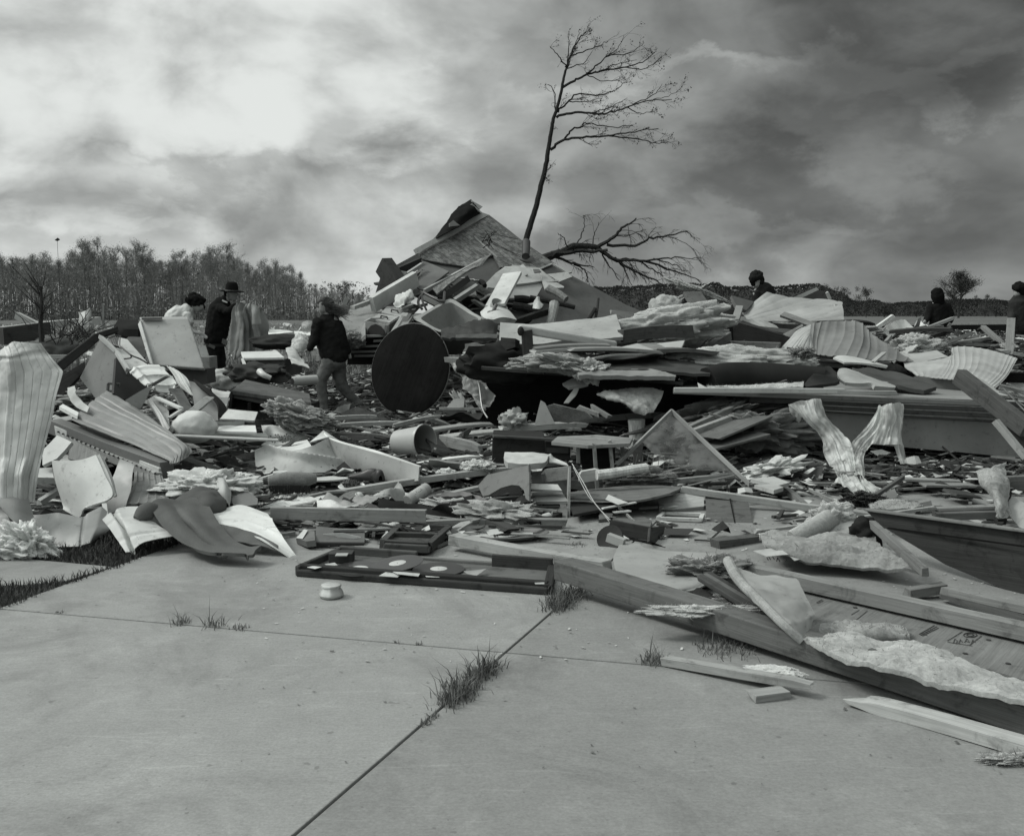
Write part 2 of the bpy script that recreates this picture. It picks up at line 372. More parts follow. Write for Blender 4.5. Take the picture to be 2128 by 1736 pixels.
# rails: rows of points -> smooth surface with thickness
def catmull(P,x):
    nP=len(P)
    if nP==1:return P[0]
    x=max(0,min(nP-1,x));i=min(int(x),nP-2);u_=x-i
    if nP==2:return P[0].lerp(P[1],u_)
    p0=P[i-1]if i>0 else P[i]*2-P[i+1];p1,p2=P[i],P[i+1];p3=P[i+2]if i+2<nP else P[i+1]*2-P[i]
    return .5*((2*p1)+(p2-p0)*u_+(2*p0-5*p1+4*p2-p3)*u_*u_+(3*p1-p0-3*p2+p3)*u_**3)
def lin(P,x):
    nP=len(P);x=max(0,min(nP-1,x));i=min(int(x),nP-2);return P[i].lerp(P[i+1],x-i)
def surf(A,rails,th=.01,nu=24,nv=16,disp=None,fuzz=0,crump=0,cs=3.,smooth=True,jag=0,seed=0,curve=(True,True)):
    rnd=random.Random(seed);fu=catmull if curve[0]else lin;fv=catmull if curve[1]else lin
    G=[]
    for jv in range(nv+1):
        row=[]
        for iu in range(nu+1):
            colm=[fu(R,iu/nu*(len(R)-1))for R in rails]
            row.append(fv(colm,jv/nv*(len(rails)-1))if len(rails)>1 else colm[0])
        G.append(row)
    if jag:
        for jv in range(nv+1):
            for iu in range(nu+1):
                if jv in (0,nv)or iu in (0,nu):
                    inn=G[min(max(jv,1),nv-1)][min(max(iu,1),nu-1)]
                    G[jv][iu]=G[jv][iu].lerp(inn,1)+(G[jv][iu]-inn)*rnd.uniform(1-jag,1.0)
    LU=(G[nv//2][0]-G[nv//2][nu]).length;LV=(G[0][nu//2]-G[nv][nu//2]).length
    N=[[None]*(nu+1)for _ in range(nv+1)]
    for jv in range(nv+1):
        for iu in range(nu+1):
            du=G[jv][min(iu+1,nu)]-G[jv][max(iu-1,0)];dv=G[min(jv+1,nv)][iu]-G[max(jv-1,0)][iu]
            nn=du.cross(dv);N[jv][iu]=nn.normalized()if nn.length>1e-9 else V((0,0,1))
    off=V((seed*7.3,seed*3.1,0))
    top=[];
    for jv in range(nv+1):
        for iu in range(nu+1):
            P=G[jv][iu];dd=0
            if disp:dd+=disp(iu/nu,jv/nv)
            if crump:dd+=crump*(.35*noise.fractal(P*cs+off,1.0,2.0,3)+1.1*(.22-abs(noise.noise(P*cs*.8+off)))+.35*(.2-abs(noise.noise(P*cs*2.1+off))))
            if fuzz:dd+=fuzz*(noise.noise(P*9+off)+.7*noise.noise(P*23+off)+.4*noise.noise(P*50))
            top.append(P+N[jv][iu]*dd)
    W_=nu+1;vs=list(top)
    fs=[];uv=[]
    def id_(iu,jv):return jv*W_+iu
    for jv in range(nv):
        for iu in range(nu):
            fs.append((id_(iu,jv),id_(iu+1,jv),id_(iu+1,jv+1),id_(iu,jv+1)))
            U=lambda x:x/nu*LU;Q=lambda x:x/nv*LV
            uv.append([(U(iu),Q(jv)),(U(iu+1),Q(jv)),(U(iu+1),Q(jv+1)),(U(iu),Q(jv+1))])
    if th:
        n0=len(vs);nf=len(fs)
        vs+=[top[jv*W_+iu]-N[jv][iu]*th for jv in range(nv+1)for iu in range(nu+1)]
        for i in range(nf):fs.append(tuple(reversed([x+n0 for x in fs[i]])));uv.append(list(reversed(uv[i])))
        loop=[id_(x,0)for x in range(nu)]+[id_(nu,x)for x in range(nv)]+[id_(nu-x,nv)for x in range(nu)]+[id_(0,nv-x)for x in range(nv)]
        for i in range(len(loop)):
            A0,B0=loop[i],loop[(i+1)%len(loop)];fs.append((B0,A0,A0+n0,B0+n0));uv.append([(i*.02,0),(i*.02+.02,0),(i*.02+.02,th),(i*.02,th)])
    A.add(vs,fs,uv,smooth)
def pt3(reg,x):return x if isinstance(x,Vector)else reg(*x)if len(x)==3 else reg.g(x[0],x[1],x[3])   # (x, y, depth) or (x, y, 0, height)
def rl(reg,rails):return [[pt3(reg,pt)for pt in R]for R in rails]
def sheet(name,reg,rails,mat_,label=None,cat=None,parent=None,group=None,**kw):
    A=Acc();P=rl(reg,rails);mn=mat_.name
    if mn.startswith('fluff'):kw['th']=min(kw.get('th',.02),.02);kw['jag']=max(kw.get('jag',0),.12);kw['fuzz']=.008;kw['nu']=int(kw.get('nu',24)*1.7);kw['nv']=int(kw.get('nv',16)*1.7)
    if mn.startswith(('metal','paint','wood')):kw['crump']=kw.get('crump',0)*.55
    surf(A,P,**kw)
    if mn.startswith('fluff'):fibres(A,1500,3,.006*(1+P[0][0].y/8))
    ob=A.build(name,mat_,parent);return tag(ob,label,cat,group)
def hypot2(x,y):return x*x+y*y
def flat_pts(reg,pts):
    if all(len(x)==4 for x in pts):P=[pt3(reg,x)for x in pts];return P,(P[1]-P[0]).cross(P[2]-P[0]).normalized()
    pts=list(pts);an_=[x for x in pts if len(x)==3];my=sum(x[2]for x in an_)/len(an_)
    while len(an_)<3:      # free corners stand at the mean depth of the given ones
        i=max((i for i in range(len(pts))if len(pts[i])==2),key=lambda i:min(abs(pts[i][0]-x[0])+abs(pts[i][1]-x[1])for x in an_));pts[i]=pts[i]+(my,);an_.append(pts[i])
    (xa,ya,Ya),(xb,yb,Yb),(xc,yc,Yc)=an_[:3]
    l2=max(hypot2(xb-xa,yb-ya),hypot2(xc-xa,yc-ya),hypot2(xc-xb,yc-yb))
    if abs((xb-xa)*(yc-ya)-(xc-xa)*(yb-ya))<.09*l2:    # nearly in line: take the corner farthest from that line, same depth as the closest anchor
        e0,e1=max(((A_,B_)for A_ in an_[:3]for B_ in an_[:3]),key=lambda t_:hypot2(t_[0][0]-t_[1][0],t_[0][1]-t_[1][1]));ex,ey=e1[0]-e0[0],e1[1]-e0[1]
        ot=max((x for x in pts if len(x)==2),key=lambda x:abs((x[0]-e0[0])*ey-(x[1]-e0[1])*ex),default=None)
        if ot is not None:u_=((ot[0]-e0[0])*ex+(ot[1]-e0[1])*ey)/(ex*ex+ey*ey);an_=[e0,e1,ot+(e0[2]+(e1[2]-e0[2])*u_,)];pts=[x if x in (e0,e1)else x[:2]for x in pts]
    an=[reg(*x)for x in an_];nrm=(an[1]-an[0]).cross(an[2]-an[0]).normalized()
    return [reg(*x)if len(x)==3 else reg.pl(x[0],x[1],an[0],nrm)for x in pts],nrm
def slab(A,P,nrm,th,crump=0,cs=3,seed=0,edge=.12):
    """flat outline P with thickness; optional warp"""
    if nrm.dot(V((0,0,CAMH))-P[0])<0:nrm=-nrm
    bm=bmesh.new();vv=[bm.verts.new(x)for x in P];fc=bm.faces.new(vv)
    fc.normal_update()
    if fc.normal.dot(nrm)<0:fc.normal_flip()
    ux=(P[1]-P[0]).normalized();uy=nrm.cross(ux)
    if crump:
        bmesh.ops.triangulate(bm,faces=bm.faces[:])
        for _ in range(4):
            ed=[x for x in bm.edges if x.calc_length()>edge]
            if not ed:break
            bmesh.ops.subdivide_edges(bm,edges=ed,cuts=1);bmesh.ops.triangulate(bm,faces=bm.faces[:])
        uvp={x:x.co.copy()for x in bm.verts}
        off=V((seed*5.1,seed,0))
        for x in bm.verts:x.co+=nrm*crump*noise.fractal(x.co*cs+off,1,2,3)
    bm.verts.index_update();bm.edges.ensure_lookup_table()
    vs=[x.co.copy()for x in bm.verts];nV=len(vs);fs=[[x.index for x in f_.verts]for f_ in bm.faces]
    bnd=[(ee.link_loops[0].vert.index,ee.link_loops[0].link_loop_next.vert.index)for ee in bm.edges if len(ee.link_faces)==1]
    bm.free()
    vs2=vs+[x-nrm*th for x in vs];UVf=lambda P_:(P_.dot(ux),P_.dot(uy))
    F2=[];U2=[]
    for fc in fs:F2.append(fc);U2.append([UVf(vs[i])for i in fc])
    for fc in fs:F2.append([i+nV for i in reversed(fc)]);U2.append([UVf(vs[i])for i in reversed(fc)])
    for (i0,i1)in bnd:F2.append([i1,i0,i0+nV,i1+nV]);U2.append([(0,0),(.1,0),(.1,th),(0,th)])
    A.add(vs2,F2,U2,bool(crump))
def plate(name,reg,pts,mat_,label=None,cat=None,parent=None,group=None,th=.012,crump=0,cs=3.,seed=0,edge=.12,bevel=0):
    A=Acc();P,nrm=flat_pts(reg,pts);slab(A,P,nrm,th,crump,cs,seed,edge);ob=A.build(name,mat_,parent,bevel);return tag(ob,label,cat,group)
def board(name,reg,p0,p1,w_,h_,mat_,label=None,cat='board',parent=None,group=None,up=None,seg=6,bow=0,wob=0,jag=.02,tip=(1,1),seed=0,bevel=0.003):
    A=Acc();P0=pt3(reg,p0);P1=pt3(reg,p1)
    A.beam(P0,P1,w_,h_,up,seg,bow,wob,tip,jag,seed or int(abs(P0.x)*100)%97)
    ob=A.build(name,mat_,parent,bevel);return tag(ob,label,cat if label else None,group)
def pipe(name,reg,pts,rad,mat_,label=None,cat='pipe',parent=None,group=None,sides=8,sub=4):
    P=[pt3(reg,x)for x in pts];Q=[catmull(P,i/sub)for i in range((len(P)-1)*sub+1)]
    R_=rad if not isinstance(rad,(list,tuple))else [rad[0]+(rad[1]-rad[0])*i/(len(Q)-1)for i in range(len(Q))]
    A=Acc();A.tube(Q,R_,sides);ob=A.build(name,mat_,parent);return tag(ob,label,cat if label else None,group)
def blobmesh(A,cen,ax,seed=0,amp=.35,fs_=2.2,sub=3,flat=0,rag=0):
    """lumpy ragged lump: ax = three half-axis vectors"""
    bm=bmesh.new();bmesh.ops.create_icosphere(bm,subdivisions=sub,radius=1);off=V((seed*3.7,seed*1.9,seed))
    vs=[]
    for v_ in bm.verts:
        u_=v_.co.normalized();k_=1+amp*noise.fractal(u_*fs_+off,1,2,4)
        if rag:k_+=rag*noise.noise(u_*17+off)
        if rag:k_+=rag*(.6*noise.noise(u_*35+off)+.5*noise.noise(u_*8))
        vs.append(cen+(ax[0]*u_.x+ax[1]*u_.y+ax[2]*u_.z)*k_)
    if flat is not None:
        pass
    A.add(vs,[[x.index for x in f_.verts]for f_ in bm.faces],None,True);bm.free()
def fibres(A,n_,seed,ln):
    rn_=random.Random(seed);n0_=len(A.v)
    for _ in range(n_):
        P=A.v[rn_.randrange(n0_)];dr=V((rn_.gauss(0,1),rn_.gauss(0,1),rn_.gauss(.3,.8)))*ln*rn_.uniform(.4,1.6);sd_=V((rn_.gauss(0,1),0,rn_.gauss(0,1)))*ln*.08
        A.add([P-sd_,P+sd_,P+dr],[(0,1,2)])
def lump(name,reg,cen,rx,ry,rz,mat_,label=None,cat=None,parent=None,group=None,tilt=0,seed=0,amp=.35,fs_=2.2,sub=4,rag=.0,rot=0):
    C_=pt3(reg,cen)
    R_=Matrix.Rotation(rot,3,'Z')@Matrix.Rotation(tilt,3,'Y')
    if mat_.name.startswith('fluff'):sub=5;rag=max(rag,.1)
    A=Acc();blobmesh(A,C_,[R_@V((rx,0,0)),R_@V((0,ry,0)),R_@V((0,0,rz))],seed,amp,fs_,sub,0,rag)
    if mat_.name.startswith('fluff'):
        fibres(A,1500,seed,.008*(1+C_.y/8))
    ob=A.build(name,mat_,parent,angle=80);return tag(ob,label,cat,group)
def cabin(A,P00,P10,P01,depth,th=None):
    """closed box from three corners of its front (origin, along u, along v) and a depth vector"""
    A.box(P00+(P10-P00)/2+(P01-P00)/2+depth/2,(P10-P00)/2,(P01-P00)/2,depth/2)
# ================================================================== ground
def ground():
    A=Acc();S=2600
    # one sheet, finer near the viewer
    xs=[-S,-600,-120,-30,-12,0,12,30,120,600,S];ys=[-300,-20,0,8,16,30,60,120,260,700,2*S]
    vs=[V((x,y,-.05))for y in ys for x in xs];W_=len(xs)
    A.add(vs,[(r0*W_+i,r0*W_+i+1,(r0+1)*W_+i+1,(r0+1)*W_+i)for r0 in range(len(ys)-1)for i in range(W_-1)])
    tag(A.build('ground',M('earth',.12),origin=V((0,0,-.05))),'flat stubble field of bare earth and dry stalks reaching the tree lines','ground',kind='structure')
ground()
# frame of the driveway joints
J1a,J1b=q.g(0,1264),q.g(1308,1377);J2a,J2b=q.g(650,1700),q.g(1134,1282)
def isect(p1,p2,p3,p4):
    x1,y1,x2,y2,x3,y3,x4,y4=p1.x,p1.y,p2.x,p2.y,p3.x,p3.y,p4.x,p4.y
    D_=(x1-x2)*(y3-y4)-(y1-y2)*(x3-x4);A_=x1*y2-y1*x2;B_=x3*y4-y3*x4
    return V(((A_*(x3-x4)-(x1-x2)*B_)/D_,(A_*(y3-y4)-(y1-y2)*B_)/D_,0))
JO=isect(J1a,J1b,J2a,J2b);U1=(J1b-J1a).normalized();U2=(J2b-J2a).normalized()
EDGE0,EDGE1=q.g(0,1262),q.g(345,1138)      # left edge of the driveway
def slab_poly(name,P,label,z=0.0,th=.1,tone=.36):
    A=Acc();P=[V((x.x,x.y,z))for x in P]
    if (P[1]-P[0]).cross(P[2]-P[1]).z<0:P.reverse()
    nP=len(P);vs=P+[x-V((0,0,th))for x in P]
    A.add(vs,[tuple(range(nP))]+[(i,i+nP,(i+1)%nP+nP,(i+1)%nP)for i in range(nP)])
    return tag(A.build(name,M('concrete',tone),bevel=.004),label,'pavement',kind='structure')
gp=.006
eD=(EDGE1-EDGE0).normalized()
def lp(o_,dr,dist):return o_+dr*dist
eA=isect(EDGE0,EDGE1,J1a+U2*gp,J1b+U2*gp);eB=isect(EDGE0,EDGE1,J1a-U2*gp,J1b-U2*gp)
slab_poly('driveway',[eA,JO+U2*gp-U1*gp,JO+U2*5.2-U1*gp,eA+eD*5.0],'pale concrete driveway slab beyond the cross joint, debris spilled over it',tone=.25)
slab_poly('driveway',[JO+U2*gp+U1*gp,JO+U2*gp+U1*9,JO+U2*6.5+U1*9,JO+U2*5.2+U1*gp],'concrete slab right of the long joint, under the broken beams',tone=.215)  # darker tone than the left slabs paints the brightness falloff to the right
slab_poly('driveway',[eB,JO-U2*gp-U1*gp,JO-U2*6-U1*gp,eB-eD*6],'nearest concrete slab at the lower left with pale scrape marks',tone=.265)
slab_poly('driveway',[JO-U2*gp+U1*gp,JO-U2*gp+U1*9,JO-U2*6+U1*9,JO-U2*6+U1*gp],'nearest concrete slab at the lower right',tone=.215)  # same darker tone, falloff of light painted into the slab
# joint filler strips, dark soil in the gaps
A=Acc()
for (p0,p1)in ((J1a-U1*.2,J1b+U1*6),(JO-U2*6,JO+U2*5)):
    A.beam(V((p0.x,p0.y,-.03)),V((p1.x,p1.y,-.03)),.03,.03)
tag(A.build('joint_soil',M('earth',.05)),'dark soil packed in the joints of the concrete','soil',kind='structure')
wk=[e.g(-60,1042),e.g(930,1132),e.g(560,1245),e.g(260,1278),e.g(-60,1290)]
slab_poly('path',wk,'small concrete walk slab crossing the grass beside the driveway',z=.0,tone=.24)
A=Acc();P=[V((-9,2,-.012)),V((EDGE0.x-2.2*eD.x,EDGE0.y-2.2*eD.y,-.012)),V((EDGE1.x,EDGE1.y,-.012))+eD*3.4,V((-9,10,-.012))]
A.add(P,[(0,1,2,3)]);tag(A.build('lawn',M('earth',.07)),'lawn soil between the driveway and the wreckage','ground',kind='structure')
# grass
def blades(A,pts,hmin,hmax,wd,lean=.5,seed=1):
    rnd=random.Random(seed)
    for P in pts:
        hh=rnd.uniform(hmin,hmax);an=rnd.uniform(0,2*pi);dx=V((cos(an),sin(an),0));ll=rnd.uniform(0,lean)*hh
        la=rnd.uniform(0,2*pi);le=V((cos(la),sin(la),0))*ll;w0=wd*rnd.uniform(.6,1.3)
        A.add([P-dx*w0/2,P+dx*w0/2,P+le*.35+V((0,0,hh*.6))+dx*w0*.35,P+le*.35+V((0,0,hh*.6))-dx*w0*.35,P+le+V((0,0,hh))],[(0,1,2,3),(3,2,4)])
def inpoly(x,y,P):
    c_=False;jx=len(P)-1
    for i in range(len(P)):
        if (P[i].y>y)!=(P[jx].y>y)and x<(P[jx].x-P[i].x)*(y-P[i].y)/(P[jx].y-P[i].y)+P[i].x:c_=not c_
        jx=i
    return c_
rnd=random.Random(4);pts=[]
perp=V((-eD.y,eD.x,0))
while len(pts)<30000:
    s_=rnd.uniform(-1.2,3.4);t_=abs(rnd.gauss(0,1))*1.3
    P=EDGE0+eD*s_+perp*(t_-.03-.04*noise.noise(V((s_*4,0,0))))
    if inpoly(P.x,P.y,wk)or P.x<-5:continue
    P.z=-.01;pts.append(P)
A=Acc();blades(A,pts,.025,.07,.006,.9)
tag(A.build('grass',M('leaf',.075)),'mown grass along the left edge of the driveway and walk slab','grass',kind='stuff')
def tuft(reg,cx,cy,n_,rad,hmin,hmax,label,seed,along=None):
    rnd=random.Random(seed);C_=reg.g(cx,cy);A=Acc();pp=[]
    for _ in range(n_):
        if along:tt=rnd.uniform(-1,1);P=C_+U2*tt*along+V((rnd.gauss(0,rad),rnd.gauss(0,rad),0))
        else:P=C_+V((rnd.gauss(0,rad),rnd.gauss(0,rad),0))
        P.z=0;pp.append(P)
    blades(A,pp,hmin*.6,hmax*.8,.004,1.6,seed);blades(A,pp[:max(3,n_//14)],hmax*.8,hmax*1.8,.006,1,seed+1)
    A_=A.build('grass_tuft',M('leaf',.15));return tag(A_,label,'weed','grass tufts in the driveway joints')
tuft(k,1215,1180,420,.028,.02,.07,'tall weed clump in the long joint, upper part of the pair before the bowl',1,.1)
tuft(k,1060,1320,520,.032,.02,.075,'wide weed clump in the long joint, lower and nearer of the pair',2,.1)
tuft(k,1720,740,700,.04,.02,.09,'dark grass clump under the near end of the big beam',3,.16)
tuft(k,880,1475,90,.012,.008,.02,'low moss and weeds in the long joint near the bottom of the photo',4,.06)
tuft(l,1120,535,50,.02,.02,.07,'leftmost of three small weed tufts on the cross joint',5)
tuft(l,1330,552,70,.03,.02,.07,'middle of three small weed tufts on the cross joint',6)
tuft(l,1490,568,50,.025,.01,.03,'rightmost and lowest of three small weed tufts on the cross joint',7)
tuft(l,365,474,25,.012,.005,.015,'tiny weed speck at the left end of the cross joint',8)
tuft(k,820,1000,25,.01,.005,.012,'tiny moss speck midway along the cross joint',9)
tuft(k,690,988,18,.01,.005,.012,'tiny moss speck left of the midway speck on the cross joint',10)
tuft(j,280,690,260,.07,.02,.06,'low weeds growing along the front foot of the big beam',11)
tuft(q,1358,1376,140,.03,.02,.08,'weed clump at the left tip of the thin loose stud',12)
tuft(g,640,1105,60,.03,.01,.03,'flat dead weed on the floor left of the dark drawer',13)
# ================================================================== trees far off
def tree_data(seed,h_,spread,n1=16,n2=6,n3=6,bud=0,tr=.16,tw=.03,low=.25):
    rnd=random.Random(seed);T_=Acc();C_=Acc();tp=[];
    x=y=0
    for i in range(9):
        tt=i/8;tp.append(V((x,y,h_*.93*tt)));x+=rnd.gauss(0,h_*.008);y+=rnd.gauss(0,h_*.008)
    T_.tube(tp,[tr*(1-.9*i/8)+.02 for i in range(9)],6)
    tips=[]
    def seg(P,D_,L,rad,lev):
        pts=[P];dd=D_.normalized()
        for i in range(3):
            dd=(dd+V((rnd.gauss(0,.16),rnd.gauss(0,.16),rnd.gauss(.08,.12)))).normalized();pts.append(pts[-1]+dd*L/3)
        C_.tube(pts,[rad,rad*.8,rad*.6,rad*.35],3,False,False)
        if lev>=3:tips.append(pts[-1]);tips.append(pts[1]);return
        for i in range((n2,n3)[lev-1]):
            tt=rnd.uniform(.25,1);Q=lin(pts,tt*3);nd=(dd+V((rnd.gauss(0,.7),rnd.gauss(0,.7),rnd.gauss(.15,.45)))).normalized()
            seg(Q,nd,L*rnd.uniform(.4,.7),rad*.55,lev+1)
    for i in range(n1):
        tt=low+(1-low)*rnd.random()**.8;Q=lin(tp,tt*8);an=i*2.4+rnd.uniform(-.4,.4)
        el=rnd.uniform(.25,.9)+.5*tt;L=spread*(1.05-.75*max(0,tt-.3)/.7)*rnd.uniform(.6,1.1)
        seg(Q,V((cos(an)*cos(el),sin(an)*cos(el),sin(el))),L,tw*2.2,1)
    if bud:
        for P in tips:
            for _ in range(bud):
                c0=P+V((rnd.gauss(0,.35),rnd.gauss(0,.35),rnd.gauss(0,.35)));s0=rnd.uniform(.07,.17)
                C_.add([c0+V((rnd.uniform(-s0,s0),rnd.uniform(-s0,s0),rnd.uniform(-s0,s0)))for _ in range(3)],[(0,1,2)])
    return T_,C_
def leafy_data(seed,h_,w_,n_=1700,leaf=.32,trunk=.22):
    rnd=random.Random(seed);T_=Acc();C_=Acc();T_.tube([V((0,0,0)),V((.1,0,h_*.35)),V((-.1,.1,h_*.8))],[trunk,trunk*.8,trunk*.3],6)
    cl=[V((rnd.gauss(0,w_*.24),rnd.gauss(0,w_*.24),h_*rnd.uniform(.22,.9)))for _ in range(26)]
    for c0 in cl:T_.tube([V((0,0,max(.5,c0.z-h_*.25))),c0],[.07,.02],3,False)
    for i in range(n_):
        c0=rnd.choice(cl);rr=w_*rnd.uniform(.1,.2)*(1.15-.5*c0.z/h_);u_=V((rnd.gauss(0,1),rnd.gauss(0,1),rnd.gauss(0,.8))).normalized()*rr*rnd.random()**.4
        P=c0+u_;P.z=max(.2,P.z);s0=leaf*rnd.uniform(.5,1.2)
        C_.add([P+V((rnd.uniform(-s0,s0),rnd.uniform(-s0,s0),rnd.uniform(-s0,s0)))for _ in range(3)],[(0,1,2)])
    return T_,C_
def mk_tree(name,data,label,cat,group,barkt=.10,crownt=.10,leafy=False):
    rt=root(name,(0,0,0),label,cat,group);data[0].build('trunk',M('bark',barkt),rt,origin=V((0,0,0)));data[1].build('crown',M('leaf' if leafy else 'bark',crownt),rt,origin=V((0,0,0)));return rt
def dup(rt,loc,rz=0,sc=1,label=None):
    r_=rt.copy();col.objects.link(r_);r_.location=loc;r_.rotation_euler=(0,0,rz);r_.scale=(sc[0],sc[0],sc[1])if isinstance(sc,tuple)else (sc,)*3
    if label:r_['label']=label
    for ch in rt.children:
        c_=ch.copy();col.objects.link(c_);c_.parent=r_
        for gch in ch.children:g_=gch.copy();col.objects.link(g_);g_.parent=c_
    return r_
protos=[tree_data(10+i,17,sp*1.35,26,6,6,bd,tw=.026,tr=.13,low=.12)for i,(sp,bd)in enumerate(((4.6,2),(4.0,3),(5.0,1),(3.4,2),(4.4,3)))]
# profile of the wood's top edge in the photograph, (x, y)
prof=[(-30,538),(30,532),(85,520),(118,545),(150,530),(190,505),(235,512),(275,508),(312,520),(345,552),(385,525),(420,522),(470,514),(505,555),(545,545),(605,548),(650,592),(680,590),(712,585),(752,602),(800,640)]
def prof_y(x):
    for i in range(len(prof)-1):
        if prof[i][0]<=x<=prof[i+1][0]:tt=(x-prof[i][0])/(prof[i+1][0]-prof[i][0]);return prof[i][1]*(1-tt)+prof[i+1][1]*tt
    return 640
used=[0]*5;rnd=random.Random(77);first={}
posw=['at the far left end','behind the bent pale strip','above the grey freezer','behind the stooping man','behind the officer','right of the officer','left of the walking woman','behind the walking woman']
row=[]
x=-40
while x<775:
    row.append((x,228+rnd.uniform(-10,10),1.0));x+=rnd.uniform(13,21)
x=-30
while x<640:
    row.append((x,265+rnd.uniform(-10,10),.97));x+=rnd.uniform(15,24)
cnt={}
sizes=['tall','slim','broad','leaning','ragged','dense','sparse','forked','straight','bushy','twiggy','pale','crooked','narrow','rounded']
for i,(x,Y,kk)in enumerate(row):
    hh=(664-prof_y(x))/F*Y*kk*rnd.uniform(.84,1.05);kd=rnd.randrange(5)if not 585<x<628 else 3
    pos=q(x,650,Y);pos.z=-.05;where=posw[min(7,max(0,int((x+40)/102)))]
    key=(where,);cnt[key]=cnt.get(key,-1)+1
    lab='%s bare tree in the %s wood, %s'%(sizes[cnt[key]%15],'rear of the left' if kk<1 else 'left',where)
    if kd not in first:
        first[kd]=mk_tree('bare_tree',protos[kd],lab,'tree','bare trees of the wood on the left horizon',.10,.23);r_=first[kd]
        r_.location=pos;r_.scale=(hh/17,)*3;r_.rotation_euler=(0,0,rnd.uniform(0,6))
    else:dup(first[kd],pos,rnd.uniform(0,6),hh/17,lab)
# lone bushy tree right of the wood, and brush below the wood
lt=[leafy_data(31+i,12,11,2600,.3)for i in range(3)]
lf={}
def far_tree(x,ytop,Y,wpx,kd,label,name='leafy_tree',base=None):
    hh=(650+CAMH*F/Y-ytop)/F*Y;pos=q(x,650,Y);pos.z=-.05;wd=wpx/F*Y
    if kd not in lf:
        lf[kd]=mk_tree(name,lt[kd],label,'tree','leafy trees on the horizon',.06,.06,True);r_=lf[kd];r_.location=pos;r_.scale=(wd/11,wd/11,hh/12)
    else:r_=dup(lf[kd],pos,kd*1.3+x,(wd/11,hh/12),label)
    return r_
far_tree(712,584,225,70,0,'round bushy tree at the right end of the left wood, behind the walking woman')
far_tree(746,602,235,40,1,'smaller round tree right of the bushy tree behind the walking woman')
A=Acc();rnd=random.Random(8)
for i in range(7000):
    x=rnd.uniform(-60,770);Y=rnd.uniform(200,222);P=q(x,650,Y);top=2.6+4*abs(noise.noise(V((x*.013,0,3))))+(5 if rnd.random()<.25 else 0);P.z=rnd.random()**.8*top;s0=rnd.uniform(.15,.5)
    A.add([P+V((rnd.uniform(-s0,s0),rnd.uniform(-s0,s0),rnd.uniform(-s0,s0)*.8))for _ in range(3)],[(0,1,2)])
for i in range(2600):
    x=rnd.uniform(-60,770);Y=rnd.uniform(205,262);P=q(x,650,Y);P.z=0;hh=rnd.uniform(4,12)*min(1,(664-prof_y(x))/120);dx=rnd.uniform(-1.5,1.5)
    A.tube([P,P+V((dx*.4,0,hh*.5)),P+V((dx,0,hh))],[.07,.05,.02],3,False,False)
tag(A.build('brush',M('bark',.17)),'dark undergrowth and saplings along the foot of the left wood','brush',kind='stuff')
A=Acc();rnd=random.Random(9);WOOD=A
def rtop(x):
    k_=max(0,min(1,(x-1690)/90));k_=k_*k_*(3-2*k_)
    return 594+4*sin(x*.021)+7*noise.noise(V((x*.03,1,0)))+32*k_
for i in range(38000):
    x=rnd.uniform(1180,2180);Y=rnd.uniform(430,480);P=q(x,650,Y);hh=(656.5-rtop(x))/F*Y;P.z=hh*(1-rnd.random()**1.7);s0=rnd.uniform(.25,.8)
    A.add([P+V((rnd.uniform(-s0,s0),rnd.uniform(-s0,s0)*.12,rnd.uniform(-s0,s0)*1.2))for _ in range(3)],[(0,1,2)])
xs_=[1170+9*i for i in range(118)]
core=[[q(x,650,440+16*r0)+V((0,0,((656.5-rtop(x))/F*440)*(.0,.8,.95,.95,.8,0)[r0]*(1+.2*noise.noise(V((x*.05,r0,0))))-1.6))for x in xs_]for r0 in range(6)]
surf(A,core,th=0,nu=234,nv=10)
tag(A.build('distant_wood',M('leaf',.036)),'dark wood along the right horizon, too far off to tell its trees apart','wood',kind='stuff')
far_tree(1708,588,400,90,2,'wide dark tree mass where the right wood drops, behind the pale metal sheets')
far_tree(1745,594,410,60,0,'dark rounded tree at the right shoulder of the distant wood')
far_tree(1800,591,330,48,1,'lone dark tree on the horizon left of the person seen from behind')
far_tree(1838,626,380,90,2,'low spreading scrub tree beside the lone dark tree')
far_tree(1905,628,380,70,1,'low dark scrub tree left of the person seen from behind')
bt=tree_data(91,12,5.2,26,7,6,4,tw=.06,tr=.2,low=.02)
r_=mk_tree('spreading_tree',bt,'large wide bare tree on the horizon right of the person seen from behind','tree',None,.05,.07)
Y=300;pos=q(1992,650,Y);pos.z=-.05;r_.location=pos;r_.scale=(1.5,1.5,(650+CAMH*F/Y-572)/F*Y/12)
far_tree(2047,610,380,40,0,'small dark tree on the horizon between the large bare tree and the right edge')
far_tree(2070,628,390,60,2,'low scrub tree near the right edge on the horizon')
# single bird and pole above the wood
A=Acc();pz=q(119,500,180);A.tube([V((pz.x,pz.y,0)),pz],[.05,.03],5);A.add([pz+V((-.5,0,.1)),pz+V((.1,0,.55)),pz+V((.55,0,.2)),pz+V((0,.1,-.1))],[(0,1,2),(0,2,3)])
tag(A.build('snag_tree',M('bark',.05)),'thin dead snag with a dark scrap caught on top, standing above the left wood','tree')
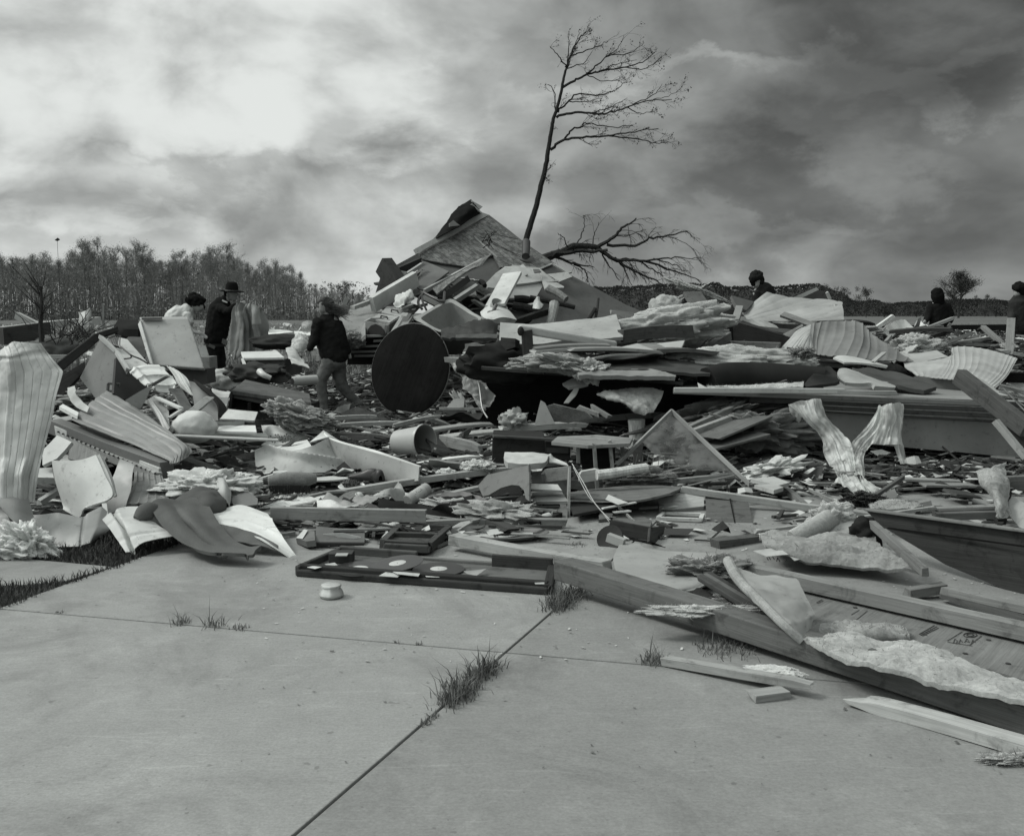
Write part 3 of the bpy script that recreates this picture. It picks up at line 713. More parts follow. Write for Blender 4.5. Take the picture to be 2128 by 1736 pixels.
# pale litter strewn over the field
def shard(A,P,L,W_,rnd,tilt=.5):
    an=rnd.uniform(0,pi);ux=V((cos(an),sin(an),rnd.uniform(-tilt,tilt))).normalized();uy=V((-sin(an),cos(an),rnd.uniform(-tilt,tilt)));uy=(uy-ux*uy.dot(ux)).normalized()
    jt=lambda:rnd.uniform(.5,1)
    A.add([P-ux*L/2*jt()-uy*W_/2*jt(),P+ux*L/2*jt()-uy*W_/2*jt(),P+ux*L/2*jt()+uy*W_/2*jt(),P-ux*L/2*jt()+uy*W_/2*jt()],[(0,1,2,3)])
rnd=random.Random(12);A=Acc()
for i in range(5000):
    if rnd.random()<.72:x=rnd.gauss(1900,190);Y=34+46*rnd.random()**1.2
    else:x=rnd.uniform(-50,1300);Y=rnd.uniform(30,140)
    P=q(x,650,Y);P.z=rnd.uniform(-.02,.2);s0=rnd.uniform(.05,.32)*(1 if rnd.random()<.9 else 2.4);shard(A,P,s0*1.6,s0*.7,rnd,1.2)
tag(A.build('field_litter',M('paint',.5)),'pale scraps of wreckage strewn over the far field','litter',kind='stuff')
rnd=random.Random(13);A=Acc();pp=[]
for i in range(26000):
    x=rnd.uniform(-60,2200);Y=22+110*rnd.random()**1.6;P=q(x,650,Y);P.z=-.05;pp.append(P)
blades(A,pp,.12,.4,.03,.8,3);tag(A.build('stubble',M('leaf',.2)),'dry stubble and weeds over the far field','stubble',kind='stuff')
# ================================================================== leaning tree behind the roof
def limb_tree(name,reg,limbs,seed,label,twigdir,dens,budp,Yb,tone=.03,trunk_n=1,droop=0,budc=.028):
    rnd=random.Random(seed);rt=root(name,reg(limbs[0][0][0],limbs[0][0][1],Yb),label,'tree');T_=Acc();C_=Acc();B_=Acc()
    for li,L in enumerate(limbs):
        pts2,r0,r1=L[:-2],L[-2],L[-1]
        z0=rnd.uniform(-.5,.5)*(0 if li<trunk_n else 1)
        P=[reg(x,y,Yb+z0*1.6*i/len(pts2))for i,(x,y)in enumerate(pts2)]
        sub=5;Q=[catmull(P,i/sub)+V((rnd.gauss(0,.012),0,rnd.gauss(0,.012)))*(.35 if li<trunk_n else 1)for i in range((len(P)-1)*sub+1)]
        rr=[r0+(r1-r0)*i/(len(Q)-1)for i in range(len(Q))]
        (T_ if li<trunk_n else C_).tube(Q,rr,8 if li<trunk_n else 5,True)
        tot=sum((Q[i+1]-Q[i]).length for i in range(len(Q)-1));lo=.35 if li<trunk_n else .25
        nt=int(tot*dens*(.35 if li<trunk_n else 1))
        def twig(P0,D_,Ln,rad,lev):
            pp=[P0];dd=D_.normalized()
            for _ in range(4):
                dd=(dd+V((rnd.gauss(0,.2),rnd.gauss(0,.2),rnd.gauss(-droop,.2)))+twigdir*.12).normalized();pp.append(pp[-1]+dd*Ln/4)
            C_.tube(pp,[rad,rad*.85,rad*.7,rad*.55,rad*.4],3,False,False)
            if rnd.random()<budp:
                for _ in range(rnd.randint(2,5)):
                    c0=pp[rnd.randint(2,4)]+V((rnd.gauss(0,.03),)*1+(rnd.gauss(0,.03),rnd.gauss(0,.03)));s0=rnd.uniform(.6,1.5)*budc
                    B_.add([c0+V((rnd.uniform(-s0,s0),rnd.uniform(-s0,s0),rnd.uniform(-s0,s0)))for _ in range(4)],[(0,1,2),(1,2,3)])
            if lev<2:
                for _ in range(rnd.randint(1,3)):twig(lin(pp,rnd.uniform(1,3.8)),dd+V((rnd.gauss(0,.6),rnd.gauss(0,.4),rnd.gauss(0,.6))),Ln*rnd.uniform(.4,.7),rad*.7,lev+1)
        for _ in range(nt):
            tt=lo+(1-lo)*rnd.random();i=min(int(tt*(len(Q)-1)),len(Q)-2);D_=(Q[i+1]-Q[i]).normalized()+twigdir*.6+V((rnd.gauss(0,.5),rnd.gauss(0,.5),rnd.gauss(0,.55)))
            twig(Q[i],D_,rnd.uniform(.2,.55),max(.0045,rr[i]*.35)if rr[i]<.03 else .009,0)
    T_.build('trunk',M('bark',tone),rt);C_.build('crown',M('bark',tone),rt)
    if B_.v:B_.build('buds',M('leaf',tone),rt)
    return rt
TR=[[(150,1520),(165,1440),(195,1330),(230,1220),(262,1080),(290,980),(305,880),(318,800),(335,700),(345,640),(372,560),(405,430),.078,.034],
      [(405,430),(425,330),(465,205),(510,120),(560,70),.05,.012],
      [(330,835),(415,775),(560,760),(700,745),(850,728),(1030,700),.05,.012],
      [(700,745),(900,770),(1010,798),(1115,793),.025,.008],
      [(415,775),(465,712),(535,690),(550,668),(700,690),(870,680),.035,.01],
      [(365,622),(485,595),(600,602),(700,605),(820,562),(1000,515),(1125,512),.045,.01],
      [(820,562),(915,600),(1010,585),.02,.006],[(600,600),(720,562),(830,500),.02,.006],[(860,545),(1000,485),(1060,410),.02,.006],[(1000,515),(1120,480),(1180,440),.012,.005],
      [(375,592),(440,530),(500,480),(650,482),(750,450),(830,382),.035,.008],[(450,525),(560,525),(650,505),.02,.006],
      [(405,430),(480,390),(560,350),(660,325),(800,302),(930,265),(1010,200),.045,.01],
      [(800,302),(950,305),(1060,222),.02,.006],[(560,350),(640,285),(690,230),(770,180),(810,92),.028,.006],[(690,232),(860,200),(935,135),.018,.006],
      [(650,326),(760,280),(890,255),.018,.006],[(560,350),(680,390),(800,380),.018,.006],
      [(425,300),(380,230),(318,160),.025,.008],[(460,225),(540,200),(640,165),(705,130),.025,.007],[(362,585),(352,460),(308,410),.022,.01],
      [(430,300),(450,180),(445,62),.022,.007],[(470,200),(500,120),(520,50),.018,.006],[(430,310),(540,270),(600,200),.02,.006]]
TR=[L if i==0 else L[:-2]+[L[-2]*.75,L[-1]*.8]for i,L in enumerate(TR)]
limb_tree('leaning_tree',n,TR,5,'tall thin leaning tree with all its branches swept to the right, behind the roof',V((.8,0,.12)),4.6,.6,24.5,budc=.018)
FT=[[(270,1560),(330,1535),(400,1513),(480,1475),(600,1475),(640,1490),.10,.05],
      [(640,1490),(740,1555),(850,1560),(1000,1590),(1150,1640),(1310,1702),.05,.008],
      [(300,1550),(420,1515),(600,1505),(700,1500),.06,.03],
      [(640,1480),(740,1410),(810,1345),(895,1295),.045,.014],[(700,1470),(880,1470),(980,1422),(1100,1405),(1210,1378),(1255,1412),.035,.006],
      [(640,1490),(760,1562),(1000,1560),(1150,1550),(1315,1556),.035,.006],[(360,1542),(480,1590),(610,1612),.035,.01],
      [(740,1555),(850,1620),(1000,1690),(1100,1740),.035,.01],[(480,1475),(530,1400),(548,1340),(540,1268),.016,.005],
      [(440,1490),(415,1420),(375,1385),.014,.006],[(600,1475),(612,1400),(645,1320),.014,.005],[(650,1490),(700,1590),(780,1700),.02,.008],
      [(900,1575),(1020,1640),(1130,1720),.02,.006],[(740,1410),(850,1400),(960,1360),.014,.005],[(480,1590),(560,1640),(570,1700),.02,.01],
      [(1000,1560),(1150,1600),(1250,1660),.015,.005],[(1100,1405),(1240,1470),(1290,1535),.008,.004],[(760,1560),(820,1640),(860,1736),.018,.006]]
limb_tree('fallen_treetop',n,FT,6,'broken bare treetop lying sideways off the right edge of the roof',V((.5,0,-.25)),5.5,.0,21.5,droop=.16)

rnd=random.Random(55);A=Acc()
for i in range(1100):
    Y=6.9-3.9*rnd.random()**2.6;X=rnd.uniform(420,2180);x=(X-CX)/F*Y
    if Y<5.4 and rnd.random()<.5:continue
    s0=rnd.uniform(.003,.011)*(1 if rnd.random()<.95 else 1.8);shard(A,V((x,Y,.003+s0*.2)),s0*1.5,s0*.8,rnd,.35)
tag(A.build('grit',M('paint',.1)),'dark crumbs, splinters and grit scattered on the driveway before the wreckage','grit',kind='stuff')
A=Acc()
for i in range(500):
    Y=6.7-2.6*rnd.random()**2.2;X=rnd.uniform(520,2180);s0=rnd.uniform(.004,.02);shard(A,V(((X-CX)/F*Y,Y,.003+s0*.2)),s0*1.5,s0*.8,rnd,.35)
tag(A.build('grit',M('paint',.5)),'pale chips of plaster and paper scattered on the driveway before the wreckage','grit',kind='stuff')
# ================================================================== bed of fine wreckage
def sst(x,a0,b0):x=max(0,min(1,(x-a0)/(b0-a0)));return x*x*(3-2*x)
def H(x,y):
    z=.02
    z+=.42*exp(-((x+4.4)/1.0)**2-((y-10)/1.8)**2)
    z+=.62*exp(-((x+.9)/1.8)**4-((y-17.5)/1.8)**2)
    z+=.80*sst(x+.25*(y-12),1.1,2.6)*sst(y,11.6,13.2)
    z+=.16*sst(y,9.5,13)*sst(x,-1.2,.5)+.03
    z+=.10*noise.noise(V((x*1.1,y*1.1,0)))*sst(y,8.3,10)
    z*=1-sst(y,24,30)
    return z
def bed():
    A=Acc();xs=[-13+.16*i for i in range(163)];ys=[8.3+.16*i for i in range(140)]
    idx={};vs=[]
    for jy,y in enumerate(ys):
        for ix,x in enumerate(xs):
            zz=H(x,y)+.09*noise.fractal(V((x*3,y*3,1)),1,2,3)*min(1,(y-8.3)/1.2)
            if y<8.5:zz=-.03
            vs.append(V((x,y,zz)))
    W_=len(xs);A.add(vs,[(r0*W_+i,r0*W_+i+1,(r0+1)*W_+i+1,(r0+1)*W_+i)for r0 in range(len(ys)-1)for i in range(W_-1)])
    tag(A.build('rubble',M('rubble',.05)),'mound of crushed fine wreckage under the larger broken pieces','rubble',kind='stuff')
bed()
def litter(name,mat_,n_,seed,kind,label,smin,smax,front=.06):
    rnd=random.Random(seed);A=Acc();i=0
    while i<n_:
        X=rnd.uniform(-60,2180);
        if rnd.random()<front:Y=rnd.uniform(6.35,8.6)
        else:Y=8.2+14*rnd.random()**1.6
        x=(X-CX)/F*Y
        if Y<8.4:
            z=.0
            if x<-1.75 and Y<6.9:continue
            if X>1150 and Y<8.0 and rnd.random()<.75:continue
        else:z=H(x,Y)
        s0=smin+(smax-smin)*rnd.random()**2.2;P=V((x,Y,z+rnd.uniform(0,.05)*(1 if Y>8.4 else .4)+s0*.1));i+=1
        if kind=='stick':
            an=rnd.gauss(0,.7);D_=V((cos(an),sin(an),rnd.gauss(0,.14 if Y>8.4 else .03))).normalized()
            A.beam(P-D_*s0/2,P+D_*s0/2,rnd.uniform(.008,.035),rnd.uniform(.005,.02),seg=1)
        elif kind=='flat':
            shard(A,P,s0,s0*rnd.uniform(.3,.9),rnd,.5 if Y>8.4 else .15)
        else:
            bm=3;cc=P;an=rnd.uniform(0,6);vs=[]
            for kx in range(5):vs.append(cc+V((cos(an+kx*1.256)*s0*rnd.uniform(.3,.6),sin(an+kx*1.256)*s0*rnd.uniform(.3,.6),rnd.uniform(-.02,.4)*s0)))
            vs.append(cc+V((0,0,s0*rnd.uniform(.1,.5))));A.add(vs,[(x_,(x_+1)%5,5)for x_ in range(5)])
    return tag(A.build(name,mat_),label,'litter',kind='stuff')
litter('litter',M('paint',.5),5600,1,'flat','small pale flakes of board and paper spread through the wreckage',.03,.2,.16)
litter('litter',M('paint',.035),6500,2,'flat','small dark flakes of shingle and panel spread through the wreckage',.04,.28)
litter('splinters',M('wood',.24),5200,3,'stick','short pale wood splinters and laths spread through the wreckage',.1,.6)
litter('splinters',M('wood',.05),4200,4,'stick','short dark wood splinters spread through the wreckage',.1,.6)
litter('scraps',M('fabric',.5),3000,5,'crumple','crumpled scraps of paper, plastic and cloth in the wreckage',.05,.2)
litter('scraps',M('fabric',.04),2400,6,'crumple','crumpled dark scraps of cloth and tar paper in the wreckage',.05,.24)
def ribs(nr,amp,sharp=3,along='u'):
    def fn(u_,v_):
        x=(u_ if along=='u' else v_)*nr;ph=x-int(x);return amp*exp(-((ph-.5)*sharp*2)**2)
    return fn
def fold(*gs):   # sum of creases: (axis, pos, width, height)
    def fn(u_,v_):
        z=0
        for (ax,ps,wd,ht)in gs:x=(u_,v_,u_+v_,u_-v_)[ax];z+=ht*exp(-((x-ps)/wd)**2)
        return z
    return fn
def add(*fns):return lambda u_,v_:sum(fn(u_,v_)for fn in fns)
# ================================================================== LEFT
Y=6.6
sheet('metal_sheet',a,[[(-160,600,Y),(0,590,Y),(60,560,Y),(112,518,Y),(200,522,Y),(300,530,Y),(342,530,Y)],[(-165,640,Y),(0,640,Y-.03),(70,640,Y-.1),(160,620,Y-.06),(250,600,Y-.02),(330,590,Y),(382,598,Y)],[(-170,780,Y-.05),(0,770,Y-.05),(90,770,Y-.12),(200,770,Y-.06),(320,765,Y-.05),(430,765,Y-.03),(524,763,Y-.03)],
      [(-180,930,Y-.1),(0,930,Y-.1),(100,930,Y-.1),(200,930,Y-.1),(300,925,Y-.08),(400,922,Y-.07),(476,920,Y-.07)],[(-185,1150,Y-.15),(-20,1150,Y-.15),(80,1150,Y-.15),(180,1150,Y-.14),(270,1140,Y-.13),(360,1130,Y-.12),(438,1118,Y-.1)],
      [(-190,1480,Y-.2),(-30,1480,Y-.22),(60,1470,Y-.22),(140,1470,Y-.22),(220,1460,Y-.2),(290,1460,Y-.17),(352,1450,Y-.15)],[(-190,1620,Y-.25),(-40,1640,Y-.28),(30,1600,Y-.3),(110,1640,Y-.26),(180,1600,Y-.28),(240,1640,Y-.2),(318,1600,Y-.2)],[(-190,1830,Y-.28),(-40,1840,Y-.33),(30,1820,Y-.34),(110,1850,Y-.32),(170,1830,Y-.3),(230,1850,Y-.26),(285,1830,Y-.22)]],
      M('metal',.5),'tall ribbed pale metal sheet standing crumpled at the left edge','metal sheet',th=.004,nu=110,nv=90,disp=add(ribs(9,.005,9),fold((0,.3,.03,-.008),(1,.16,.02,.012))),crump=.02,cs=9,seed=3,curve=(False,False))
sheet('metal_sheet',e,[[(-20,330,6.5),(90,300,6.6),(200,290,6.6)],[(-20,520,6.3),(120,500,6.35),(215,480,6.4)],[(0,640,6.2),(150,700,6.2),(270,700,6.3)],[(120,760,6.15),(220,850,6.15),(330,840,6.2)],[(280,890,6.1),(310,935,6.1),(352,942,6.1)]],
      M('metal',.26),'dark twisted metal strip curling down below the tall ribbed sheet','metal sheet',th=.006,nu=24,nv=50,crump=.03,seed=4)
sheet('metal_sheet',e,[[(-30,640,6.4),(60,690,6.4)],[(-30,780,6.3),(80,740,6.3)],[(-30,900,6.2),(150,880,6.2)]],M('metal',.33),'grey bent sheet corner at the left edge behind the torn insulation','metal sheet',th=.006,nu=16,nv=16,crump=.05,seed=5)
lump('insulation',e,(60,985,6.0),.22,.12,.09,M('fluff',.6),'ragged white insulation batt at the left edge on the grass','insulation',seed=2,amp=.6,rag=.12,fs_=2.8)
lump('insulation',e,(250,930,5.98),.15,.08,.09,M('fluff',.6),'torn white insulation tip hanging right of the batt at the left edge','insulation',seed=9,amp=.8,rag=.15,fs_=3,tilt=.5)
plate('foam_board',e,[(350,175,7.3),(470,45,7.4),(590,100,7.3),(470,240),(355,300)],M('paint',.6),'small pale board poking out right of the tall ribbed sheet','board',th=.03,crump=.01)
plate('shelf_board',e,[(300,320,7.2),(480,310,7.3),(490,400,7.1),(300,395)],M('paint',.55),'white shelf edge between the tall ribbed sheet and the white bent lid','board',th=.05)
board('stud',e,(330,600,7.0),(510,490,7.2),.05,.04,M('wood',.32),'short pale stud in the dark hollow left of the white bent lid','stud')
board('stud',e,(300,450,7.3),(470,500,7.2),.06,.03,M('wood',.1),'dark slat crossing the hollow left of the white bent lid','stud')
# white bent lid
rt=root('appliance_lid',e(560,700,6.8),'white bent appliance lid propped up on the wreckage in front of the ribbed roof sheet','appliance lid')
sheet('panel',e,[[(437,255,6.85),(560,262,6.8),(680,255,6.8),(800,215,6.8)],[(470,420,6.82),(600,430,6.72),(730,420,6.7),(870,370,6.7)],[(525,600,6.8),(640,640,6.68),(740,610,6.64),(935,555,6.6)],[(530,668,6.75),(660,722,6.66),(700,665,6.64),(720,655,6.62)]],
      M('paint',.8),parent=rt,th=.012,nu=30,nv=30,crump=.006,seed=1)
sheet('rim',e,[[(800,215,6.8),(830,240,6.9)],[(870,370,6.7),(905,400,6.8)],[(935,555,6.6),(945,560,6.75)]],M('paint',.6),parent=rt,th=.02,nu=6,nv=24)
sheet('side_rim',e,[[(437,255,6.85),(430,330,7.0)],[(470,420,6.82),(455,430,7.0)],[(525,600,6.8),(505,520,7.0)]],M('paint',.22),parent=rt,th=.01,nu=6,nv=16)
sheet('metal_sheet',e,[[(990,240,7.2),(1110,290,7.2)],[(940,380,7.1),(1100,380,7.0)],[(890,450,6.95),(1080,500,6.9)],[(880,700,6.7),(1030,660,6.7)]],M('metal',.33),'grey crumpled metal flap standing right of the white bent lid','metal sheet',th=.005,nu=20,nv=30,crump=.04,seed=6)
sheet('siding',e,[[(1110,360,7.3),(1340,400,7.3)],[(1100,480,7.1),(1370,480,7.1)],[(1040,640,6.8),(1400,590,6.9)]],M('wood',.2),'dark streaked siding panel leaning left of the carpet roll','siding',th=.012,nu=20,nv=20,crump=.03,seed=7,disp=ribs(5,-.008,6))
sheet('metal_sheet',e,[[(280,712,6.45),(480,690,6.4),(660,725,6.4),(840,640,6.5),(905,705,6.5)],[(320,840,6.3),(500,820,6.3),(650,830,6.3),(800,800,6.35),(915,820,6.4)],[(362,968,6.2),(500,972,6.17),(640,968,6.15),(740,940,6.2),(760,930,6.3)]],
      M('metal',.36),'wide grey metal panel lying bent on the grass below the white lid','metal sheet',th=.006,nu=50,nv=24,crump=.03,seed=8,curve=(False,False),disp=fold((0,.55,.02,.015)))
plate('trim_strip',e,[(840,610,6.6),(880,600,6.6),(895,715,6.45),(860,720)],M('paint',.5),'short pale trim strip under the right corner of the white lid','trim',th=.01)
sheet('metal_sheet',e,[[(845,745,6.2),(940,670,6.3),(1040,645,6.4),(1190,640,6.4)],[(930,850,6.1),(1010,800,6.1),(1110,800,6.1),(1300,790,6.2)],[(1040,1018,5.95),(1095,1005,5.97),(1200,930,6.0),(1470,880,6.1)]],
      M('paint',.55),'white sheet bent over the grass edge in front of the carpet roll','metal sheet',th=.005,nu=60,nv=30,disp=add(fold((0,.33,.05,.05)),ribs(2,.008,9,'v')),crump=.015,seed=9)
sheet('siding_sheet',e,[[(1690,700,6.5),(1850,660,6.6),(2000,628,6.7),(2210,700,6.6)],[(1740,770,6.3),(1950,760,6.35),(2120,800,6.3),(2330,880,6.15)],[(1800,830,6.2),(2000,850,6.15),(2200,940,6.0),(2545,1172,5.92)]],
      M('paint',.6),'long white siding sheet tapering to a point on the driveway right of the carpet','siding',th=.006,nu=50,nv=24,disp=ribs(3,-.01,8,'v'),crump=.012,seed=10)
sheet('tar_paper',e,[[(1800,800,6.2),(2100,860,6.1),(2300,960,6.0)],[(1900,920,6.05),(2100,950,6.0),(2290,1000,5.97)]],M('fabric',.12),'dark torn tar paper showing between the carpet and the white siding sheet','tar paper',th=.01,nu=30,nv=12,crump=.05,seed=11)
# carpet
rt=root('carpet',e(1500,900,6.2),'thick grey carpet draped over the metal sheets and trailing onto the driveway','carpet')
sheet('drape',e,[[(1245,650,6.35),(1300,600,6.45),(1400,600,6.5),(1500,620,6.5),(1600,590,6.6),(1700,610,6.6)],[(1290,720,6.2),(1400,720,6.15),(1480,710,6.25),(1560,740,6.1),(1650,720,6.25),(1760,720,6.3)],
      [(1400,850,6.05),(1500,850,6.0),(1600,850,6.02),(1680,860,5.95),(1760,850,6.05),(1840,840,6.1)],[(1560,970,5.9),(1650,970,5.86),(1720,960,5.88),(1800,960,5.85),(1870,950,5.9),(1930,930,5.95)],
      [(1720,1040,5.75),(1800,1045,5.74),(1870,1045,5.74),(1940,1020,5.78),(2000,1005,5.82),(2050,990,5.86)],[(1850,1052,5.72),(1950,1056,5.71),(2020,1054,5.72),(2090,1058,5.71),(2120,1020,5.76),(2165,985,5.82)]],
      M('fabric',.105),parent=rt,th=.02,nu=60,nv=60,crump=.012,cs=3,seed=12)
A=Acc();P=[e(1130,745,6.2),e(1200,690,6.25),e(1260,700,6.3),e(1330,780,6.25),e(1390,800,6.2)];Q=[catmull(P,x/5)for x in range(21)];A.tube(Q,[.03+.04*sin(pi*min(1,x/16))for x in range(21)],12)
A.build('rolled_end',M('fabric',.10),rt)
sheet('back_fold',e,[[(1430,590,6.7),(1560,520,6.8),(1690,500,6.85),(1800,540,6.8)],[(1500,620,6.6),(1600,560,6.65),(1720,560,6.65),(1850,600,6.7)],[(1560,640,6.55),(1660,620,6.6),(1720,640,6.5),(1845,660,6.6)],[(1640,660,6.6),(1700,690,6.5),(1740,700,6.5),(1800,690,6.6)]],
      M('fabric',.10),parent=rt,th=.02,nu=30,nv=24,crump=.05,cs=4,seed=13)
# papers behind the carpet
lump('paper_heap',e,(1740,470,7.2),.32,.3,.11,M('fluff',.55),'heap of white crumpled papers behind the carpet','paper heap',seed=5,amp=.45,fs_=3.5,rag=.1)
sheet('plastic_sheet',e,[[(1800,400,7.0),(1850,410,7.0),(1880,470,7.0)],[(1780,520,6.9),(1850,500,6.85),(1900,540,6.9)],[(1780,620,6.8),(1860,600,6.8),(1890,640,6.8)]],M('paint',.48),'crumpled translucent plastic bag beside the white papers','plastic bag',th=.004,nu=20,nv=20,crump=.05,seed=14)
plate('board',e,[(1900,570,6.9),(2040,500,7.0),(2130,570,6.9),(2128,620),(1940,640)],M('paint',.16),'dark board tilted right of the carpet fold','board',th=.02)
# big channel rails and ribbed sheet
rt=root('roof_edge',e(1000,400,8.0),'long bent metal roof edge with riveted gutter strips running down to the right','roof edge')
board('channel',e,(440,-30,8.5),(1380,330,7.5),.12,.12,M('metal',.13),parent=rt,seg=10,wob=.01)
board('rivet_strip',e,(480,10,8.4),(1330,362,7.45),.03,.085,M('metal',.5),parent=rt,seg=10,wob=.015)
board('gutter',e,(560,70,8.35),(1300,395,7.4),.06,.075,M('metal',.3),parent=rt,seg=10,wob=.015)
A=Acc()
for i in range(22):
    P=e(500+i*38,15+i*16.2,8.37-.045*i);A.tube([P,P+V((0,-.05,0))],.008,5)
A.build('rivets',M('metal',.06),rt)
sheet('ribbed_sheet',a,[[(590,1165,8.3),(700,1060,8.6),(800,980,8.8),(880,925,9.0)],[(800,1250,8.0),(900,1150,8.3),(980,1080,8.6),(1040,1010,8.9)],[(1100,1370,7.8),(1160,1270,8.0),(1200,1200,8.3),(1240,1150,8.6)],
      [(1380,1500,7.5),(1430,1440,7.7),(1500,1360,7.9),(1560,1390,8.0)],[(1400,1530,7.4),(1440,1530,7.45),(1500,1500,7.6),(1560,1460,7.8)]],
      M('metal',.27),'big ribbed grey metal roof sheet sloping down right, streaked with dirt','metal sheet',th=.006,nu=44,nv=70,disp=ribs(6,.016,6),crump=.03,seed=15,jag=.04)
plate('metal_flap',a,[(1030,1000,8.8),(1150,930,8.9),(1260,870,8.8),(1200,1010),(1145,1090)],M('metal',.26),'triangular torn flap of grey sheet rising from the ribbed roof sheet','metal sheet',th=.006,crump=.03)
plate('foam_board',a,[(490,1050,8.5),(520,1030,8.6),(650,1100,8.4),(640,1130)],M('paint',.6),'short white strip poking out left of the ribbed roof sheet','trim',th=.03)
sheet('cloth',a,[[(560,900,8.9),(620,890,8.9)],[(580,980,8.8),(640,960,8.7)],[(640,1060,8.6),(680,1010,8.6)],[(720,1100,8.4),(740,1060,8.4)]],M('fabric',.42),'limp pale rag caught in the dark hollow left of the ribbed roof sheet','cloth',th=.01,nu=10,nv=24,crump=.05,seed=16)
plate('board',a,[(435,1150,8.6),(600,1125,8.8),(590,1160,8.6),(440,1185)],M('paint',.3),'flat grey board end at the top of the roof edge','board',th=.02)
plate('siding',e,[(560,240,7.9),(590,80,8.1),(880,230,7.6),(840,300)],M('wood',.16),'dark slatted panel showing under the roof edge behind the white lid','siding',th=.02)
# dark gable boards
plate('fascia_board',a,[(470,690,9.6),(780,450,10.2),(975,385,10.6),(985,430),(860,475),(510,765)],M('wood',.035),'long dark broken roof board arching over the grey panel at left','board',th=.06,bevel=.01)
plate('broken_wall',a,[(520,790,9.9),(700,680,10.1),(690,760,10.0),(560,900),(440,1100),(440,1010),(470,900)],M('wood',.025),'black broken wall panel between the tall ribbed sheet and the grey panel','panel',th=.05)  # shade of the hollow interior put into a near-black plate
sheet('dark_cloth',a,[[(980,385,11.6),(1060,392,11.6),(1150,390,11.6)],[(970,430,11.4),(1060,440,11.3),(1160,440,11.3)],[(960,480,11.3),(1060,480,11.3),(1160,490,11.3)]],M('fabric',.025),'black bolster shape lying left of the upright grey freezer','cushion',th=.08,nu=16,nv=10)
sheet('clothes_heap',a,[[(1060,480,11.0),(1200,470,11.0)],[(1050,560,10.8),(1200,560,10.8)],[(1100,640,10.6),(1200,650,10.6)]],M('fabric',.1),'grey cloth heap tucked between white strip and the upright freezer','cloth',th=.02,nu=14,nv=14,crump=.08,seed=17)
# grey appliance lying at left
rt=root('washing_machine',a(830,950,9.6),'grey washing machine body on its corner with white trim, beside the dark gable boards','appliance')
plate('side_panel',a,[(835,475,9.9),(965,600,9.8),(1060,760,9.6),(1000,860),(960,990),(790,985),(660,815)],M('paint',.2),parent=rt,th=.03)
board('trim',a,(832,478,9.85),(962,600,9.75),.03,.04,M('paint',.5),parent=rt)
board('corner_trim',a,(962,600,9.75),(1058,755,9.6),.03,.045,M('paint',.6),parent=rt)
plate('end_panel',a,[(965,600,9.85),(1060,760,9.7),(1240,880,9.9),(1180,990),(1000,990),(940,940)],M('paint',.03),parent=rt,th=.03)  # near-black plate carries the shade of the machine's open side
plate('casing',a,[(985,480,10.3),(1050,495,10.3),(1235,708,9.9),(1150,740),(1060,750),(965,595)],M('paint',.52),'white strip of appliance casing between grey washing machine and upright freezer','panel',th=.02,crump=.004)
pipe('wire',a,[(1000,560,9.9),(1080,625,9.8),(1160,660,9.8),(1225,700,9.8)],.008,M('metal',.05),'thin dark bent rod lying across the white strip','rod')
pipe('wire',a,[(1010,660,9.75),(1080,650,9.75),(1080,625,9.75)],.007,M('metal',.05),'short hooked wire on the white strip','wire')
A=Acc()
for i in range(5):A.tube([a(905+i*22,490-i*6,10.1),a(925+i*16,540,10.05),a(960+i*10,560+i*4,10.0)],.006,4)
A.tube([a(900,488,10.1),a(960,465,10.1),a(1000,470,10.1)],.008,4);A.tube([a(930,545,10),a(985,560,10)],.008,4)
tag(A.build('wire_rack',M('metal',.06)),'small bent wire rack on top of the grey washing machine','rack')
# upright freezer
P00,P10,P01=a(1262,712,10.2),a(1690,740,10.2),a(1160,330,10.7);
rt=root('freezer',a(1400,900,10.4),'large pale grey upright freezer leaning beneath the stooping man in white','freezer')
plate('door',a,[(1160,328,10.6),(1555,322,10.6),(1690,738,10.2),(1262,708)],M('paint',.36),parent=rt,th=.05,bevel=.012)
A=Acc();n0=V((-.4,1,.03)).normalized();C0=[a(1160,328,10.68),a(1555,322,10.68),a(1690,738,10.28),a(1262,708,10.28)]
vs=C0+[x+n0*.55 for x in C0];A.add(vs,[(0,1,2,3),(7,6,5,4),(0,4,5,1),(1,5,6,2),(2,6,7,3),(3,7,4,0)]);A.build('cabinet',M('paint',.3),rt,.01)
plate('edge_frame',a,[(1138,372,10.55),(1160,335,10.57),(1264,706,10.15),(1238,700)],M('paint',.55),parent=rt,th=.04,bevel=.006)
plate('hinge_strip',a,[(1170,318,10.55),(1330,316,10.55),(1330,332,10.55),(1170,336)],M('metal',.1),parent=rt,th=.04)
plate('base_panel',a,[(1375,758,10.3),(1705,740,10.3),(1715,865,10.3),(1440,880)],M('paint',.07),parent=rt,th=.3)
